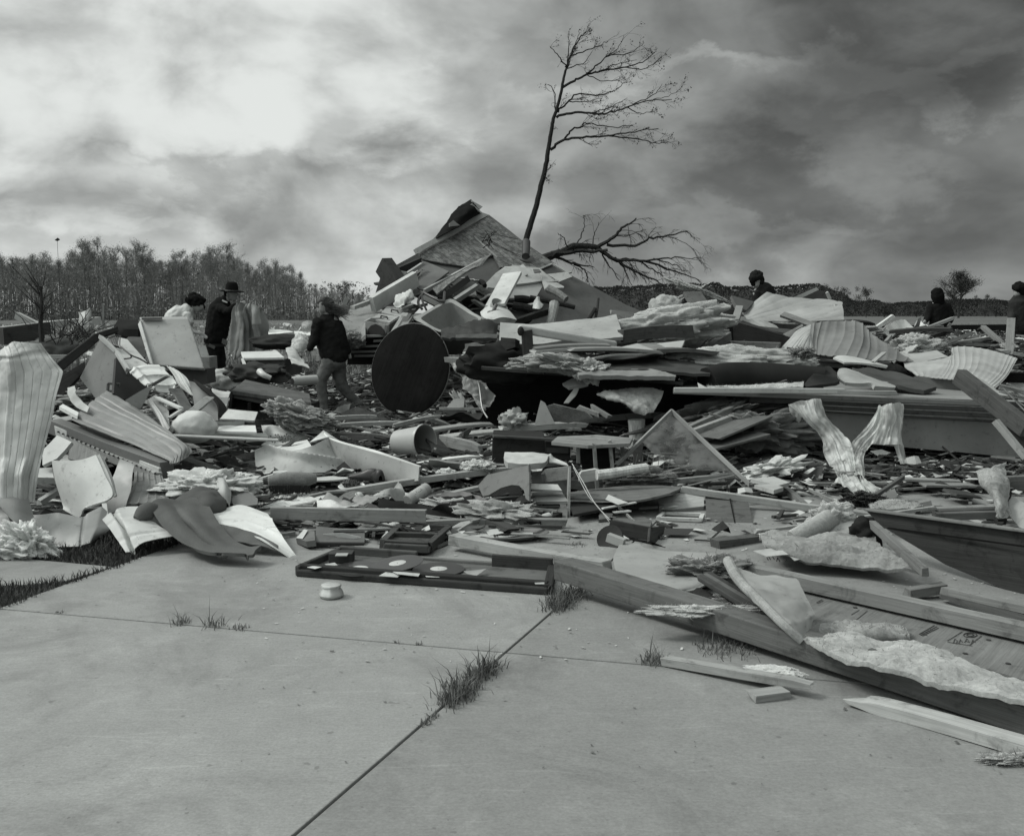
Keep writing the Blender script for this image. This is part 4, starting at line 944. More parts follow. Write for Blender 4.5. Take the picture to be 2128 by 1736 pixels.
# white sheets cluster
sheet('metal_sheet',a,[[(1070,765,9.3),(1110,800,9.2),(1180,860,9.1),(1240,890,9.0)],[(1160,712,9.5),(1220,770,9.3),(1270,840,9.2),(1310,930,9.1)],[(1300,705,9.6),(1360,770,9.4),(1400,840,9.3),(1400,935,9.2)],[(1320,715,9.6),(1390,780,9.4),(1455,850,9.3),(1440,900,9.2)]],
      M('paint',.62),'bright white ribbed cabinet end lying tilted right of the washing machine','appliance panel',th=.01,nu=36,nv=36,disp=add(ribs(3,.02,6),fold((1,.15,.05,.02))),crump=.006,seed=18)
sheet('bent_strip',a,[[(1375,718,9.6),(1420,735,9.6),(1445,750,9.6)],[(1440,800,9.5),(1480,780,9.5),(1530,810,9.5)],[(1480,880,9.4),(1530,870,9.35),(1570,870,9.4)],[(1560,940,9.3),(1590,960,9.25),(1605,965,9.3)]],M('paint',.6),'white bent strip curling right of the ribbed cabinet end','metal strip',th=.008,nu=20,nv=30,crump=.01,seed=19,disp=ribs(3,.012,4))
sheet('metal_sheet',a,[[(1560,845,9.4),(1640,870,9.5),(1740,930,9.6)],[(1590,950,9.2),(1680,970,9.2),(1800,1040,9.3)],[(1605,1060,9.0),(1700,1080,9.0),(1800,1110,9.0)],[(1610,1175,8.9),(1700,1175,8.9),(1805,1170,8.9)]],M('metal',.2),'dark grey curved panel right of the tangle of strips below the officer','panel',th=.008,nu=24,nv=24,crump=.01,seed=20)
sheet('tyre_strip',a,[[(1590,850,9.5),(1600,842,9.55)],[(1700,940,9.3),(1745,930,9.3)],[(1790,1040,9.1),(1860,1070,9.15)],[(1800,1165,8.95),(1830,1140,9.0)]],M('fabric',.03),'black rubber strip along the rim of the dark grey curved panel','rubber strip',th=.02,nu=6,nv=30)
board('lath',a,(1240,885,9.0),(1385,803,9.0),.035,.025,M('wood',.09),'dark broken lath lying on the white ribbed cabinet end','lath')
board('plank',a,(1380,1275,8.5),(1740,972,8.9),.07,.03,M('wood',.28),'grey plank slanting up right towards the curved dark panel','plank',up=V((.5,0,1)),tip=(1,.4))
plate('casing',a,[(1215,1000,8.9),(1290,950,9.0),(1395,1090,8.8),(1400,1210,8.5),(1300,1130)],M('paint',.33),'grey angled casing piece right of the triangular torn flap','panel',th=.03)
sheet('edge_strip',a,[[(1215,1000,8.85),(1240,990,8.9)],[(1300,1130,8.6),(1340,1120,8.6)],[(1375,1270,8.4),(1410,1230,8.4)]],M('metal',.32),'long grey bent edge strip beside the ribbed roof sheet','metal strip',th=.01,nu=6,nv=20,disp=ribs(2,.015,4))
plate('plank_sheet',a,[(1400,900,9.0),(1500,900,9.2),(1610,1100,8.9),(1600,1150),(1540,1130),(1450,960)],M('wood',.19),'brown grained panel strip behind the slanting grey plank','panel',th=.02)
board('strip',a,(1290,975,8.9),(1500,1070,8.7),.05,.02,M('paint',.55),'white strip crossing left of the brown grained panel','trim')
board('strip',a,(1400,1145,8.6),(1500,1080,8.7),.04,.02,M('paint',.45),'short pale strip under the end of the white crossing strip','trim')
A=Acc();A.beam(a(895,860,9.2),a(890,930,9.2),.02,.02);A.beam(a(895,862,9.2),a(990,868,9.2),.02,.02);A.beam(a(890,925,9.2),a(975,925,9.2),.02,.02);A.beam(a(985,868,9.2),a(970,925,9.2),.02,.02)
tag(A.build('frame_square',M('wood',.14)),'small empty wooden frame in front of the washing machine','frame')
# bag of laundry and white boards (photo left centre)
lump('cushion',a,(1605,1225,8.6),.19,.16,.14,M('fabric',.55),'round white stuffed bag beside the stack of white boards','bag',seed=11,amp=.12,fs_=1.6,sub=4)
for i,(y0,y1,tn,lab)in enumerate(((1175,1205,.35,'topmost grey board of the stack right of the white bag'),(1205,1262,.68,'widest white board of the stack right of the white bag'),(1270,1305,.66,'lower white board of the stack right of the white bag'))):
    plate('board',a,[(1715,y1-8,8.7-.06*i),(1730,y0,9.1-.06*i),(2020+i*90,y0+2,9.1-.06*i),(2020+i*100,y1)],M('paint',tn),lab,'board',th=.02)
pipe('pipe',a,[(1370,1290,8.35),(1700,1305,8.35),(2300,1330,8.35)],.014,M('metal',.5),'long thin pale pipe lying level in front of the white board stack','pipe')
plate('white_board',o,[(405,1695,9.6),(515,1575,10.0),(870,1610,10.0),(830,1712)],M('paint',.66),'bright white board under the open end of the dark dresser','board',th=.02,crump=.004)
sheet('basin',o,[[(310,1340,12),(420,1370,12),(540,1385,12)],[(350,1420,11.2),(430,1440,11.2),(520,1440,11.2)],[(390,1550,10.2),(430,1570,10.2),(500,1560,10.2)]],M('paint',.45),'pale board sheet under the officer beside the dark dresser','board',th=.02,nu=16,nv=12,crump=.02,seed=21)
# dark dresser lying on its back
rt=root('dresser',o(1000,1600,10.3),'dark wooden dresser fallen on its side left of the walking woman','dresser')
A=Acc();TL,TR_,BR,BL=o(715,1215,12.2),o(1500,1390,11.6),o(1520,1490,10.6),o(555,1345,10.9)
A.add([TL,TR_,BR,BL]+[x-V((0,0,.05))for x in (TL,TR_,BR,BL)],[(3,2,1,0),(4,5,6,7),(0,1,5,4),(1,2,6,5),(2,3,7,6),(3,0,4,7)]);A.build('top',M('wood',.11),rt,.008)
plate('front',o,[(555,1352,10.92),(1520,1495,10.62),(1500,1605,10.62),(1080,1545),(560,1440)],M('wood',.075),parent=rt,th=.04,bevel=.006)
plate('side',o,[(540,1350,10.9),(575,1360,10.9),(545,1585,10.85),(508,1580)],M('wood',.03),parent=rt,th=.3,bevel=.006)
A=Acc();cabin(A,o(560,1590,10.98),o(880,1610,10.95),o(575,1420,11.0),V((0,.7,0)));A.build('drawer_shade',M('wood',.012),rt)  # solid near-black box paints the shade inside the open drawers
A=Acc();cabin(A,o(880,1690,10.8),o(1500,1690,10.8),o(880,1530,10.95),V((0,.6,0)));A.build('shadow_board',M('wood',.02),rt)  # dark box stands in for the shadow below the dresser front
board('handle',o,(770,1500,10.85),(775,1585,10.85),.04,.04,M('wood',.02),parent=rt)
lump('insulation',o,(1240,1620,9.9),.22,.15,.11,M('fluff',.32),'ragged grey insulation clump in front of the dark dresser','insulation',seed=21,amp=.7,rag=.15,fs_=2.6,tilt=.3)
lump('insulation',o,(1440,1665,9.8),.28,.15,.09,M('fluff',.26),'flat torn insulation wad to the right of the ragged grey clump','insulation',seed=22,amp=.6,rag=.15,fs_=2.6,tilt=.25)
# chest freezer with white top behind the officer's cloth
rt=root('chest_freezer',o(950,1150,14.2),'low chest with a bright white top, under the cloth the officer holds','chest')
plate('lid',o,[(665,880,15.6),(1110,868,15.6),(1195,945,14.2),(690,955,14.2)],M('paint',.66),parent=rt,th=.04,bevel=.01)
A=Acc();cabin(A,o(690,1190,14.3),o(1200,1195,14.3),o(685,962,14.3),V((0,1.2,0)));A.build('body',M('paint',.12),rt,.01)
A=Acc();A.lathe(o(770,1020,14.28),V((0,-1,0)),[(.03,0),(.032,.01),(.02,.015),(.001,.015)],16);A.build('dial',M('paint',.5),rt)
plate('board',o,[(670,960,14.1),(700,965,14.1),(760,1090,13.9),(700,1080)],M('paint',.6),'white triangular panel scrap at the left end of the low chest','panel',th=.02)
plate('white_box',o,[(118,812,15),(230,800,15),(275,938,15),(160,942)],M('paint',.62),'bright white panel between the upright freezer and the officer','panel',th=.03)
plate('grey_box',o,[(160,946,15),(280,942,15),(290,1170,15),(225,1170)],M('paint',.26),'grey box side below the bright white panel by the officer','box',th=.4)
plate('board',o,[(420,1180,14),(500,1050,14.3),(510,1180,14),(505,1190)],M('paint',.4),'pale board behind the legs of the officer','board',th=.02)
lump('cloth_heap',o,(480,1215,13.8),.25,.2,.16,M('fabric',.36),'pale cloth bundle by the feet of the officer','cloth',seed=14,amp=.3,fs_=2)
lump('cloth_heap',o,(850,1140,12.9),.42,.25,.14,M('fabric',.05),'dark cloth bundle piled before the low chest','cloth',seed=15,amp=.4,fs_=2.4)
pipe('bottle',o,[(895,1120,12.6),(940,1160,12.5),(1030,1200,12.5)],[.045,.03],M('plastic',.6),'white plastic bottle lying on the dark cloth bundle','bottle',sides=14)
sheet('white_board',o,[[(1000,628,17.5),(1120,628,17.5),(1250,640,17.5)],[(1000,690,16.5),(1120,680,16.6),(1310,665,16.8)]],M('paint',.66),'bright white sheet behind the held cloth near the horizon','sheet',th=.03,nu=16,nv=6,crump=.02,seed=22)
sheet('white_board',o,[[(1310,650,17.4),(1450,655,17.4),(1600,650,17.4)],[(1320,690,16.8),(1450,700,16.8),(1600,700,16.8)]],M('paint',.64),'bright white sheet behind the clear plastic bag left of the woman','sheet',th=.03,nu=12,nv=6,crump=.02,seed=23)
lump('dark_heap',o,(1170,760,16.2),.55,.4,.13,M('fabric',.04),'dark mattress shape under the white sheet behind the held cloth','mattress',seed=17,amp=.15)
sheet('plastic_bag',o,[[(1420,500,15.6),(1480,490,15.6),(1545,520,15.6)],[(1400,570,15.5),(1470,570,15.35),(1550,580,15.5)],[(1400,640,15.5),(1470,650,15.4),(1530,650,15.5)]],M_sheer(.5,.6,'clear_film'),'clear plastic bag blown up left of the walking woman','plastic bag',th=0,nu=20,nv=20,crump=.12,seed=24)
sheet('insulation_batt',o,[[(1330,660,15.4),(1400,660,15.3),(1470,670,15.4)],[(1300,780,15.2),(1390,780,15.0),(1480,760,15.2)],[(1320,900,15.0),(1390,900,14.9),(1460,900,15.0)]],M('fluff',.4),'fuzzy insulation batt hanging by the hand of the walking woman','insulation',th=.04,nu=20,nv=20,crump=.07,seed=25)
sheet('paper_sheet',o,[[(1210,850,14.8),(1300,850,14.9),(1370,930,14.8)],[(1240,950,14.3),(1320,960,14.4),(1430,1000,14.5)],[(1280,1040,13.9),(1370,1050,14.0),(1500,1080,14.1)]],M('paint',.62),'crumpled white sheet with torn edge left of the woman at hip height','sheet',th=.01,nu=24,nv=20,crump=.1,seed=26,jag=.15)
rt=root('mailing_tube',o(1300,1260,12.6),'wide white cardboard tube lying by the knees of the walking woman','tube')
A=Acc();A.lathe(o(1290,1240,12.5),o(1560,1220,12.7)-o(1290,1240,12.5),[(.045,0),(.06,.01),(.065,.05),(.062,.34)],20);A.build('shell',M('paint',.5),rt)
A=Acc();A.lathe(o(1287,1240,12.48),o(1290,1240,12.5)-o(1560,1220,12.7),[(.045,0),(.001,.001)],20);A.build('bore_shade',M('paint',.03),rt)  # dark disc over the mouth paints the shade inside the tube
# far left background wreck
board('siding_strip',a,(15,430,14),(410,382,15),.1,.12,M('paint',.5),'long pale strip at the far left below the wood','trim',bevel=0)
board('siding_strip',a,(140,300,17),(310,385,17),.1,.12,M('paint',.5),'short pale strip tilted down right at the far left','trim',bevel=0)
board('siding_strip',a,(350,382,18),(820,340,19),.14,.13,M('paint',.55),'long bright strip lying in the field behind the standing bent vent','trim',bevel=0)
sheet('vent_pipe',a,[[(655,270,16),(690,275,15.9),(740,240,16)],[(665,300,16),(710,330,15.8),(745,290,16)],[(670,380,16),(710,400,15.8),(740,340,16)],[(660,470,16),(710,490,15.8),(745,430,16)]],M('paint',.5),'bent pale metal vent standing upright against the left wood','vent',th=.02,nu=16,nv=20,crump=.04,seed=27)
board('dark_beam',a,(10,470,13),(400,420,13.4),.25,.22,M('wood',.06),'dark beam lying at the far left behind the tall ribbed sheet','beam',bevel=0)
lump('cushion',a,(450,560,13.2),.3,.25,.16,M('fabric',.14),'rounded grey cushion among brush at the far left','cushion',seed=18,amp=.2)
lump('cloth_heap',a,(690,470,14),.16,.12,.2,M('fabric',.3),'pale cloth snagged in broken branches at the far left','cloth',seed=19,amp=.4)
board('stake',a,(852,410,20),(856,210,20),.04,.04,M('wood',.25),'thin upright stake in the field left of the freezer','stake',bevel=0)
board('strip',a,(400,640,12.5),(620,640,12.7),.06,.05,M('paint',.55),'level white strip behind the tip of the dark roof board','trim',bevel=0)
# sapling in front of wood
A=Acc();rnd=random.Random(30)
A.tube([a(345,520,12.5),a(335,380,12.5),a(345,200,12.5),a(338,60,12.5)],[.035,.03,.02,.012],6)
for i in range(22):
    P=a(340,rnd.uniform(60,420),12.5);A.tube([P,P+V((rnd.uniform(-.3,.3),rnd.uniform(-.2,.2),rnd.uniform(.1,.4)))],[.008,.003],3,False)
tag(A.build('sapling',M('bark',.05)),'thin bare sapling standing behind the tall ribbed sheet','sapling')
A=Acc();rnd=random.Random(31)
for i in range(70):
    P=a(rnd.gauss(560,110),rnd.uniform(470,560),rnd.uniform(12.5,14));P2=P+V((rnd.gauss(0,.25),rnd.gauss(0,.2),rnd.uniform(.05,.45)));A.tube([P,(P+P2)/2+V((.05,0,.03)),P2],[.008,.006,.003],3,False)
tag(A.build('broken_brush',M('bark',.05)),'tangle of broken brush twigs at the far left behind the dark roof board','brush',kind='stuff')
# ================================================================== MIDDLE FRONT
# bent bathtub surround
rt=root('tub_surround',f(700,640,8.9),'long white bent enamel tub panel with folded lip in front of the plastic bin','tub panel')
fn=Near(f,.5)
sheet('left_wall',fn,[[(38,412,9.3),(200,398,9.2),(360,420,9.1),(505,378,9.2),(640,305,9.5)],[(45,520,9.1),(200,510,9.05),(380,500,8.95),(550,480,9.1),(690,440,9.4)],[(62,640,8.95),(250,620,8.9),(450,605,8.85),(640,595,9.0),(780,590,9.2)]],
      M('paint',.43),parent=rt,th=.012,nu=40,nv=20,crump=.03,seed=1,disp=fold((3,.2,.1,-.05)))
sheet('right_wall',fn,[[(640,305,9.5),(740,345,9.3),(1000,420,8.9),(1200,480,8.7),(1403,548,8.5)],[(690,440,9.4),(800,470,9.2),(1000,530,8.85),(1200,590,8.65),(1400,610,8.45)],[(780,600,9.2),(900,630,9.1),(1060,670,8.8),(1220,690,8.6),(1395,665,8.4)]],
      M('paint',.36),parent=rt,th=.012,nu=40,nv=20,crump=.012,seed=2)
sheet('lip',fn,[[(640,300,9.5),(740,340,9.3),(1000,414,8.9),(1200,474,8.7),(1403,542,8.5)],[(610,260,9.8),(740,330,9.6),(1010,400,9.0),(1210,466,8.8),(1412,538,8.65)]],M('paint',.66),parent=rt,th=.012,nu=40,nv=4,crump=.004)
sheet('left_lip',fn,[[(30,408,9.3),(200,392,9.2),(360,410,9.1),(505,372,9.2)],[(90,385,9.7),(250,372,9.7),(380,340,9.8),(470,320,9.8)]],M('paint',.66),parent=rt,th=.012,nu=30,nv=8,crump=.012)
sheet('inner_wall',fn,[[(490,350,9.2),(560,290,9.6),(600,250,10)],[(640,305,9.45),(680,310,9.6),(745,345,9.8)]],M('paint',.6),parent=rt,th=.01,nu=14,nv=8)
sheet('floor',fn,[[(320,612,9.0),(760,585,9.3),(900,620,9.2)],[(330,655,8.7),(600,668,8.6),(860,650,8.7)]],M('paint',.5),parent=rt,th=.012,nu=20,nv=4)
# bin
rt=root('waste_bin',f(1400,480,9.6),'round grey plastic bin lying on its side, mouth to the right','bin')
C0=f(1447,337,9.55);ax=V((.80,-.58,.10)).normalized();R0=.166
A=Acc();A.lathe(C0,ax,[(.118,-.36),(.124,-.362),(R0-.006,-.03),(R0,0),(R0+.008,.0),(R0+.008,-.03)],44,cap=(True,False));A.build('outer_shell',M('plastic',.34),rt)
A=Acc();A.lathe(C0,ax,[(R0-.002,.0),(R0-.012,-.03),(.115,-.34),(.001,-.345)],44);A.build('inner_wall',M('plastic',.25),rt)
# pillow
rt=root('pillow',f(280,370,9.9),'flowered white pillow stuffed behind the left end of the tub panel','pillow')
sheet('cover',f,[[(100,208,10.2),(180,235,10.0),(230,245,10.0),(330,240,10.1)],[(135,280,10.0),(220,285,9.8),(300,290,9.8),(420,285,9.9)],[(130,345,9.95),(220,345,9.8),(320,340,9.8),(475,318,9.85)],[(98,390,9.8),(200,385,9.7),(290,375,9.7),(400,345,9.75)]],M('fabric',.6),parent=rt,th=.03,nu=30,nv=24,crump=.04,seed=3)
A=Acc();rnd=random.Random(5)
for i in range(9):
    P=f(170+i*26,310+18*sin(i*2.1),9.66);
    for kx in range(5):an=kx*1.256+i;A.add([P,P+V((cos(an)*.03,-.003,sin(an)*.03)),P+V((cos(an+.7)*.03,-.003,sin(an+.7)*.03))],[(0,1,2)])
A.build('flower_print',M('fabric',.2),rt)
# boards and laths in the middle band
for i,(R_,p0,p1,w_,h_,mt,lab)in enumerate((
    (f,(650,775,7.6),(2130,562,8.4),.07,.05,('wood',.27),'very long wooden plank sloping gently up right across the middle of the wreckage'),
    (f,(745,840,7.4),(900,760,7.6),.12,.03,('wood',.16),'broad broken end of board under the long plank'),
    (f,(500,785,7.5),(800,750,7.6),.06,.02,('wood',.2),'thin lath lying left of the baseball'),
    (f,(1060,600,8.8),(1240,560,9),.04,.02,('wood',.2),'small lath behind the black shoes'),
    (f,(1370,530,9.0),(1900,455,9.2),.1,.03,('paint',.55),'white painted board pointing right from the end of the tub panel'),
    (f,(1560,325,9.9),(1900,400,9.6),.06,.11,('wood',.28),'thick board lying right of the bin mouth'),
    (f,(1540,310,10.1),(2140,245,10.4),.22,.03,('wood',.33),'wide grained board behind the bin, upper edge lit'),
    (f,(1500,240,10.6),(2000,190,10.8),.2,.03,('wood',.3),'second wide grained board, further back than the one behind the bin'),
    (f,(1180,205,11.0),(1560,130,11.4),.05,.04,('wood',.3),'pale lath rising toward the foot of the round table'),
    (f,(720,205,11.4),(1300,185,11.5),.08,.05,('wood',.3),'pale lath lying level below the walking woman'),
    (f,(700,290,10.8),(1190,320,10.2),.09,.08,('wood',.07),'dark log-like beam left of the bin'),
    (f,(640,150,12),(1050,130,12.2),.05,.05,('wood',.33),'pale lath by the rear foot of the walking woman'),
    (f,(0,185,11.3),(220,188,11.3),.3,.05,('wood',.33),'broad pale board below the ragged insulation clump'),
    (f,(0,235,10.8),(120,232,10.8),.1,.02,('wood',.12),'dark lath end left of the flowered pillow'),
    (f,(225,205,10.9),(360,150,11),.05,.04,('paint',.48),'short pale stick leaning on the ragged insulation clump'),
    (g,(0,150,9.6),(700,110,9.8),.14,.06,('wood',.33),'broad pale plank lying above the dark television cabinet'),
    (g,(520,110,9.9),(870,55,10.2),.07,.05,('wood',.33),'bent pale lath above the hexagonal side table'),
    (g,(860,60,10.2),(1400,25,10.4),.06,.06,('wood',.18),'thin dark-edged board right of the bent pale lath'),
    (g,(540,150,9.7),(670,150,9.7),.06,.03,('wood',.25),'short level stick above the hexagonal side table'),
    )):
    board('plank' if w_>.08 else 'lath',R_,p0,p1,w_,h_,M(*mt),lab,'board',seed=i,bow=.01,wob=.008,tip=(1,.6))
# front flat board
board('plank',f,(190,925,6.75),(1440,950,6.6),.05,.085,M('wood',.27),'long flat board on edge across the concrete in front of the plates','plank',bow=0,seg=8)
# plates with food, ball, pan lid, can, shoes
rt=root('serving_plate',f(840,740,7.9),'white oval plate holding scraps of food beside the black shoes','plate')
A=Acc();A.lathe(f(838,722,7.9),V((0,-.12,1)),[(.001,0),(.06,.003),(.105,.025),(.11,.02),(.065,-.008),(.001,-.01)],28);A.build('dish',M('paint',.58),rt)
lump('food',f,(830,690,7.95),.07,.05,.03,M('fluff',.12),parent=rt,seed=3,amp=.5)
rt=root('baseball',f(898,810,7.5),'worn pale baseball with dark stitching, under the long plank','ball')
A=Acc();C_=f(898,793,7.5);A.lathe(C_-V((0,0,.036)),V((0,0,1)),[(.037*sin(x*pi/12),.037-.037*cos(x*pi/12))for x in range(13)],20);A.build('cover',M('fabric',.5),rt)
A=Acc();A.tube([C_+V((.012*sin(x*.5)-.003,-.0355*cos((x-5)*.2),.036*sin((x-5)*.24)))for x in range(11)],.0025,5);A.build('stitching',M('fabric',.08),rt)
A=Acc();A.lathe(f.g(830,862,.02),V((0,-.03,1)),[(.001,.012),(.14,.01),(.15,0),(.15,-.012),(.14,-.014),(.001,-.016)],40);tag(A.build('round_board',M('wood',.22)),'round wooden disc lying flat in front of the baseball','round board')
# spilled paper, bottle
lump('glass_jar',f,(1080,800,7.4),.06,.05,.04,M('paint',.4),'glassy rounded scrap in front of the spilled can','jar',seed=4,amp=.15)
rt=root('paint_can',f(1380,840,7.35),'dented cylindrical can with block letters lying on its side under the long plank','can')
P0,P1=f(1300,830,7.3),f(1465,725,7.45);ax=(P1-P0);Lc=ax.length
A=Acc();A.lathe(P0,ax,[(.001,0),(.046,0),(.05,.004),(.05,Lc-.004),(.046,Lc),(.044,Lc-.008),(.001,Lc-.008)],30);A.build('drum',M('metal',.3),rt)
A=Acc();A.lathe(P0+ax*.25,ax,[(.0505,0),(.0512,.002),(.0512,Lc*.5),(.0505,Lc*.5+.002)],30);A.build('label_band',M('paint',.38),rt)
A=Acc();axn=ax.normalized();sd_=V((0,-.75,.66));sd_=(sd_-axn*sd_.dot(axn)).normalized();up_=axn.cross(sd_).normalized()
for i,ch in enumerate((((0,0,0,2),(0,2,1,2)),((0,0,.5,2),(.5,2,1,0),(.25,1,.75,1)),((.5,0,.5,2),(0,2,1,2)),((.5,0,.5,2),(0,2,1,2)),((0,2,.5,1),(.5,1,1,2),(.5,0,.5,1)))):
    for (x0,y0,x1,y1)in ch:
        cc=lambda x_,y_:P0+axn*(Lc*.28+.016*i+x_*.011)+sd_*.0516+up_*((y_-1)*.012)-sd_*(((y_-1)*.012)**2/.1)
        A.tube([cc(x0,y0),cc(x1,y1)],.0013,4)
A.build('lettering',M('paint',.05),rt)
def shoe(reg,x,y,Y,ang,lab):
    rt=root('shoe',reg(x,y+18,Y),lab,'shoe','pair of black shoes');C_=reg(x,y,Y);R_=Matrix.Rotation(ang,3,'Z')
    A=Acc();surf(A,[[C_+R_@V((x_,y_*sc,z_))for (y_,z_)in ((-.04,0),(-.042,.03),(-.02,hh),(.02,hh),(.042,.03),(.04,0))]for (x_,sc,hh)in ((-.13,.3,.05),(-.11,.9,.085),(-.05,.95,.085),(0,.9,.065),(.06,1,.05),(.11,.9,.035),(.135,.3,.02))],th=.004,nu=16,nv=20);A.build('upper',M('plastic',.02,None,.45),rt)
    A=Acc();surf(A,[[C_+R_@V((x_,-.043*sc,-.004)),C_+R_@V((x_,.043*sc,-.004))]for (x_,sc)in ((-.13,.4),(-.11,1),(0,.9),(.08,1.05),(.14,.3))],th=.014,nu=6,nv=14);A.build('sole',M('plastic',.03),rt)
shoe(f,935,650,8.2,2.9,'left black shoe of a pair by the foot of the tub panel');shoe(f,1050,650,8.1,1.9,'right black shoe of a pair by the foot of the tub panel, toe turned up')
# rug roll chunk
rt=root('rug_roll',f(330,720,7.9),'short roll of torn fringed rug lying left of the plate','rug')
A=Acc();A.tube([f(160,670,7.9),f(300,645,7.9),f(450,650,7.9),f(535,640,7.95)],[.05,.062,.06,.04],14);A.build('roll',M('fluff',.22),rt)
A=Acc();rnd=random.Random(3)
for i in range(160):
    P=f(rnd.uniform(155,500),700,7.82);A.tube([P,P-V((rnd.uniform(-.01,.01),.01,rnd.uniform(.03,.07)))],.003,3,False)
A.build('fringe',M('fabric',.03),rt)
pipe('bone_pipe',f,[(190,600,8.2),(280,598,8.2),(310,595,8.2)],.02,M('paint',.55),'short pale pipe end above the rug roll','pipe')
board('strip',f,(30,662,8.1),(210,605,8.4),.03,.02,M('paint',.55),'thin white strip slanting up to the pale pipe end','trim')
# album cover / box with print
rt=root('record_sleeve',f(740,1180,6.3),'dark record sleeve with a pale printed figure, propped on the concrete','record sleeve')
plate('cover',f,[(530,1168,6.2),(545,1035,6.45),(945,1072,6.45),(942,1170)],M('paint',.12),parent=rt,th=.03)
plate('print',f,[(600,1100,6.31),(760,1090,6.33),(915,1125,6.31),(870,1135),(830,1142),(740,1140),(700,1112)],M('paint',.55),parent=rt,th=.004)
plate('spine',f,[(540,1172,6.18),(942,1175,6.18),(935,1195,6.15),(640,1195)],M('paint',.04),parent=rt,th=.03)
plate('book',f,[(375,1130,6.3),(440,1065,6.5),(530,1075,6.4),(535,1150),(460,1160)],M('paint',.14),'dark book leaning left against the record sleeve','book',th=.04)
plate('paper',f,[(378,1128,6.28),(445,1062,6.46),(475,1070,6.4),(430,1135)],M('paint',.55),'folded white paper on the dark book','paper',th=.003,crump=.006)
sheet('papers',f,[[(620,1075,6.6),(760,1040,6.8),(900,1060,6.8)],[(640,1090,6.5),(760,1080,6.5),(900,1080,6.5)]],M('paint',.55),'white paper sheet arching behind the record sleeve','paper',th=.003,nu=16,nv=6)
sheet('cardboard',f,[[(730,975,7.0),(900,970,7.05),(1060,975,7.05)],[(740,1035,6.7),(850,1020,6.75),(960,1038,6.65)]],M('paint',.3),'flat grey cardboard in front of the long flat board','cardboard',th=.006,nu=14,nv=6,crump=.01)
plate('paper',f,[(960,1045,6.6),(1110,990,6.8),(1170,1050,6.6),(1040,1060)],M('paint',.5),'crumpled pale paper left of the louvred tray','paper',th=.003,crump=.015,edge=.05)
sheet('glass_shard',f,[[(820,870,7.1),(960,862,7.1)],[(830,890,7.0),(980,890,7.0)]],M('paint',.5),'pale curl of paper right of the round disc','paper',th=.003,nu=6,nv=4,crump=.01)
# louvred tray
rt=root('louvred_door',f(1350,1240,6.0),'small dark panelled cabinet door lying on the concrete behind the long tray','cabinet door')
plate('panel',f,[(1100,1180,6.05),(1230,1050,6.6),(1620,1062,6.6),(1480,1215)],M('wood',.07),parent=rt,th=.03)
for (p0,p1)in (((1095,1185,6.02),(1475,1205,6.02)),((1240,1050,6.6),(1640,1062,6.6)),((1160,1118,6.3),(1560,1130,6.3)),((1478,1205,6.02),(1640,1065,6.6)),((1095,1185,6.02),(1240,1050,6.6))):board('rail',f,p0,p1,.045,.06,M('wood',.06),parent=rt)
board('moulding',f,(1090,1205,5.98),(1475,1225,5.98),.03,.05,M('wood',.08),parent=rt,bevel=.008)
plate('board',f,[(1180,1090,6.8),(1360,975,7.1),(1790,1015,7.0),(1680,1120)],M('wood',.15),'flat dark board lying behind the small panelled cabinet door','board',th=.02)
plate('board',f,[(1500,1210,6.1),(1650,1150,6.3),(1660,1170,6.3),(1560,1215)],M('wood',.12),'thin dark offcut under the small panelled cabinet door','board',th=.02)
# long tray with records
rt=root('cabinet_tray',k(800,640,5.6),'long dark moulded cabinet front lying on the concrete, filled with records','cabinet')
KP=[k.g(68,575,0),k.g(335,455,0),k.g(1650,555,0),k.g(1625,690,0)]
A=Acc();c0=[V((x.x,x.y,.02))for x in KP];A.add(c0+[x-V((0,0,.015))for x in c0],[(3,2,1,0),(4,5,6,7),(0,1,5,4),(1,2,6,5),(2,3,7,6),(3,0,4,7)]);A.build('bottom',M('wood',.1),rt)
def rail(nm,P0,P1,tone,w_=.04,h_=.1,z0=.0):
    A=Acc();A.beam(V((P0.x,P0.y,z0+h_/2)),V((P1.x,P1.y,z0+h_/2)),w_,h_,seg=4);return A.build(nm,M('wood',tone),rt,.008)
rail('front_rail',KP[0]+V((0,.04,0)),KP[3]+V((0,.04,0)),.035,.05,.062);rail('front_moulding',KP[0],KP[3],.045,.035,.04);rail('left_rail',KP[0],KP[1],.06,.03,.06);rail('back_rail',KP[1],KP[1].lerp(KP[2],.38),.08,.03,.07);rail('back_rail',KP[1].lerp(KP[2],.38),KP[2],.16,.03,.04);rail('right_rail',KP[3],KP[2],.03,.05,.055)
A=Acc();P0=KP[1].lerp(KP[2],.73)-V((0,.02,0));A.beam(V((P0.x,P0.y,.05)),V((KP[2].x,KP[2].y-.02,.05)),.03,.08);A.build('divider',M('wood',.05),rt,.004)
def record(cx,cy,z,tilt,lab,sq=1):
    rt=root('record',k.g(cx,cy,z),lab,'record','records in the long tray');nrm=V((tilt[0],tilt[1],1)).normalized();C_=k.g(cx,cy,z)
    A=Acc();A.lathe(C_,nrm,[(.006,0),(.05,.001),(.15,.0),(.151,-.002),(.05,-.003),(.006,-.002)],48);A.build('disc',M('plastic',.02,None,.3),rt)
    A=Acc();A.lathe(C_+nrm*.0015,nrm,[(.004,0),(.049,.0005),(.05,0)],32);A.build('label',M('paint',.5),rt)
record(455,527,.04,(.0,-.03),'leftmost record with a pale round label, lying in the tray');record(690,495,.06,(-.12,-.06),'tilted record overlapping the leftmost one in the tray');record(945,530,.03,(.0,.0),'record with a pale label in the middle of the tray')
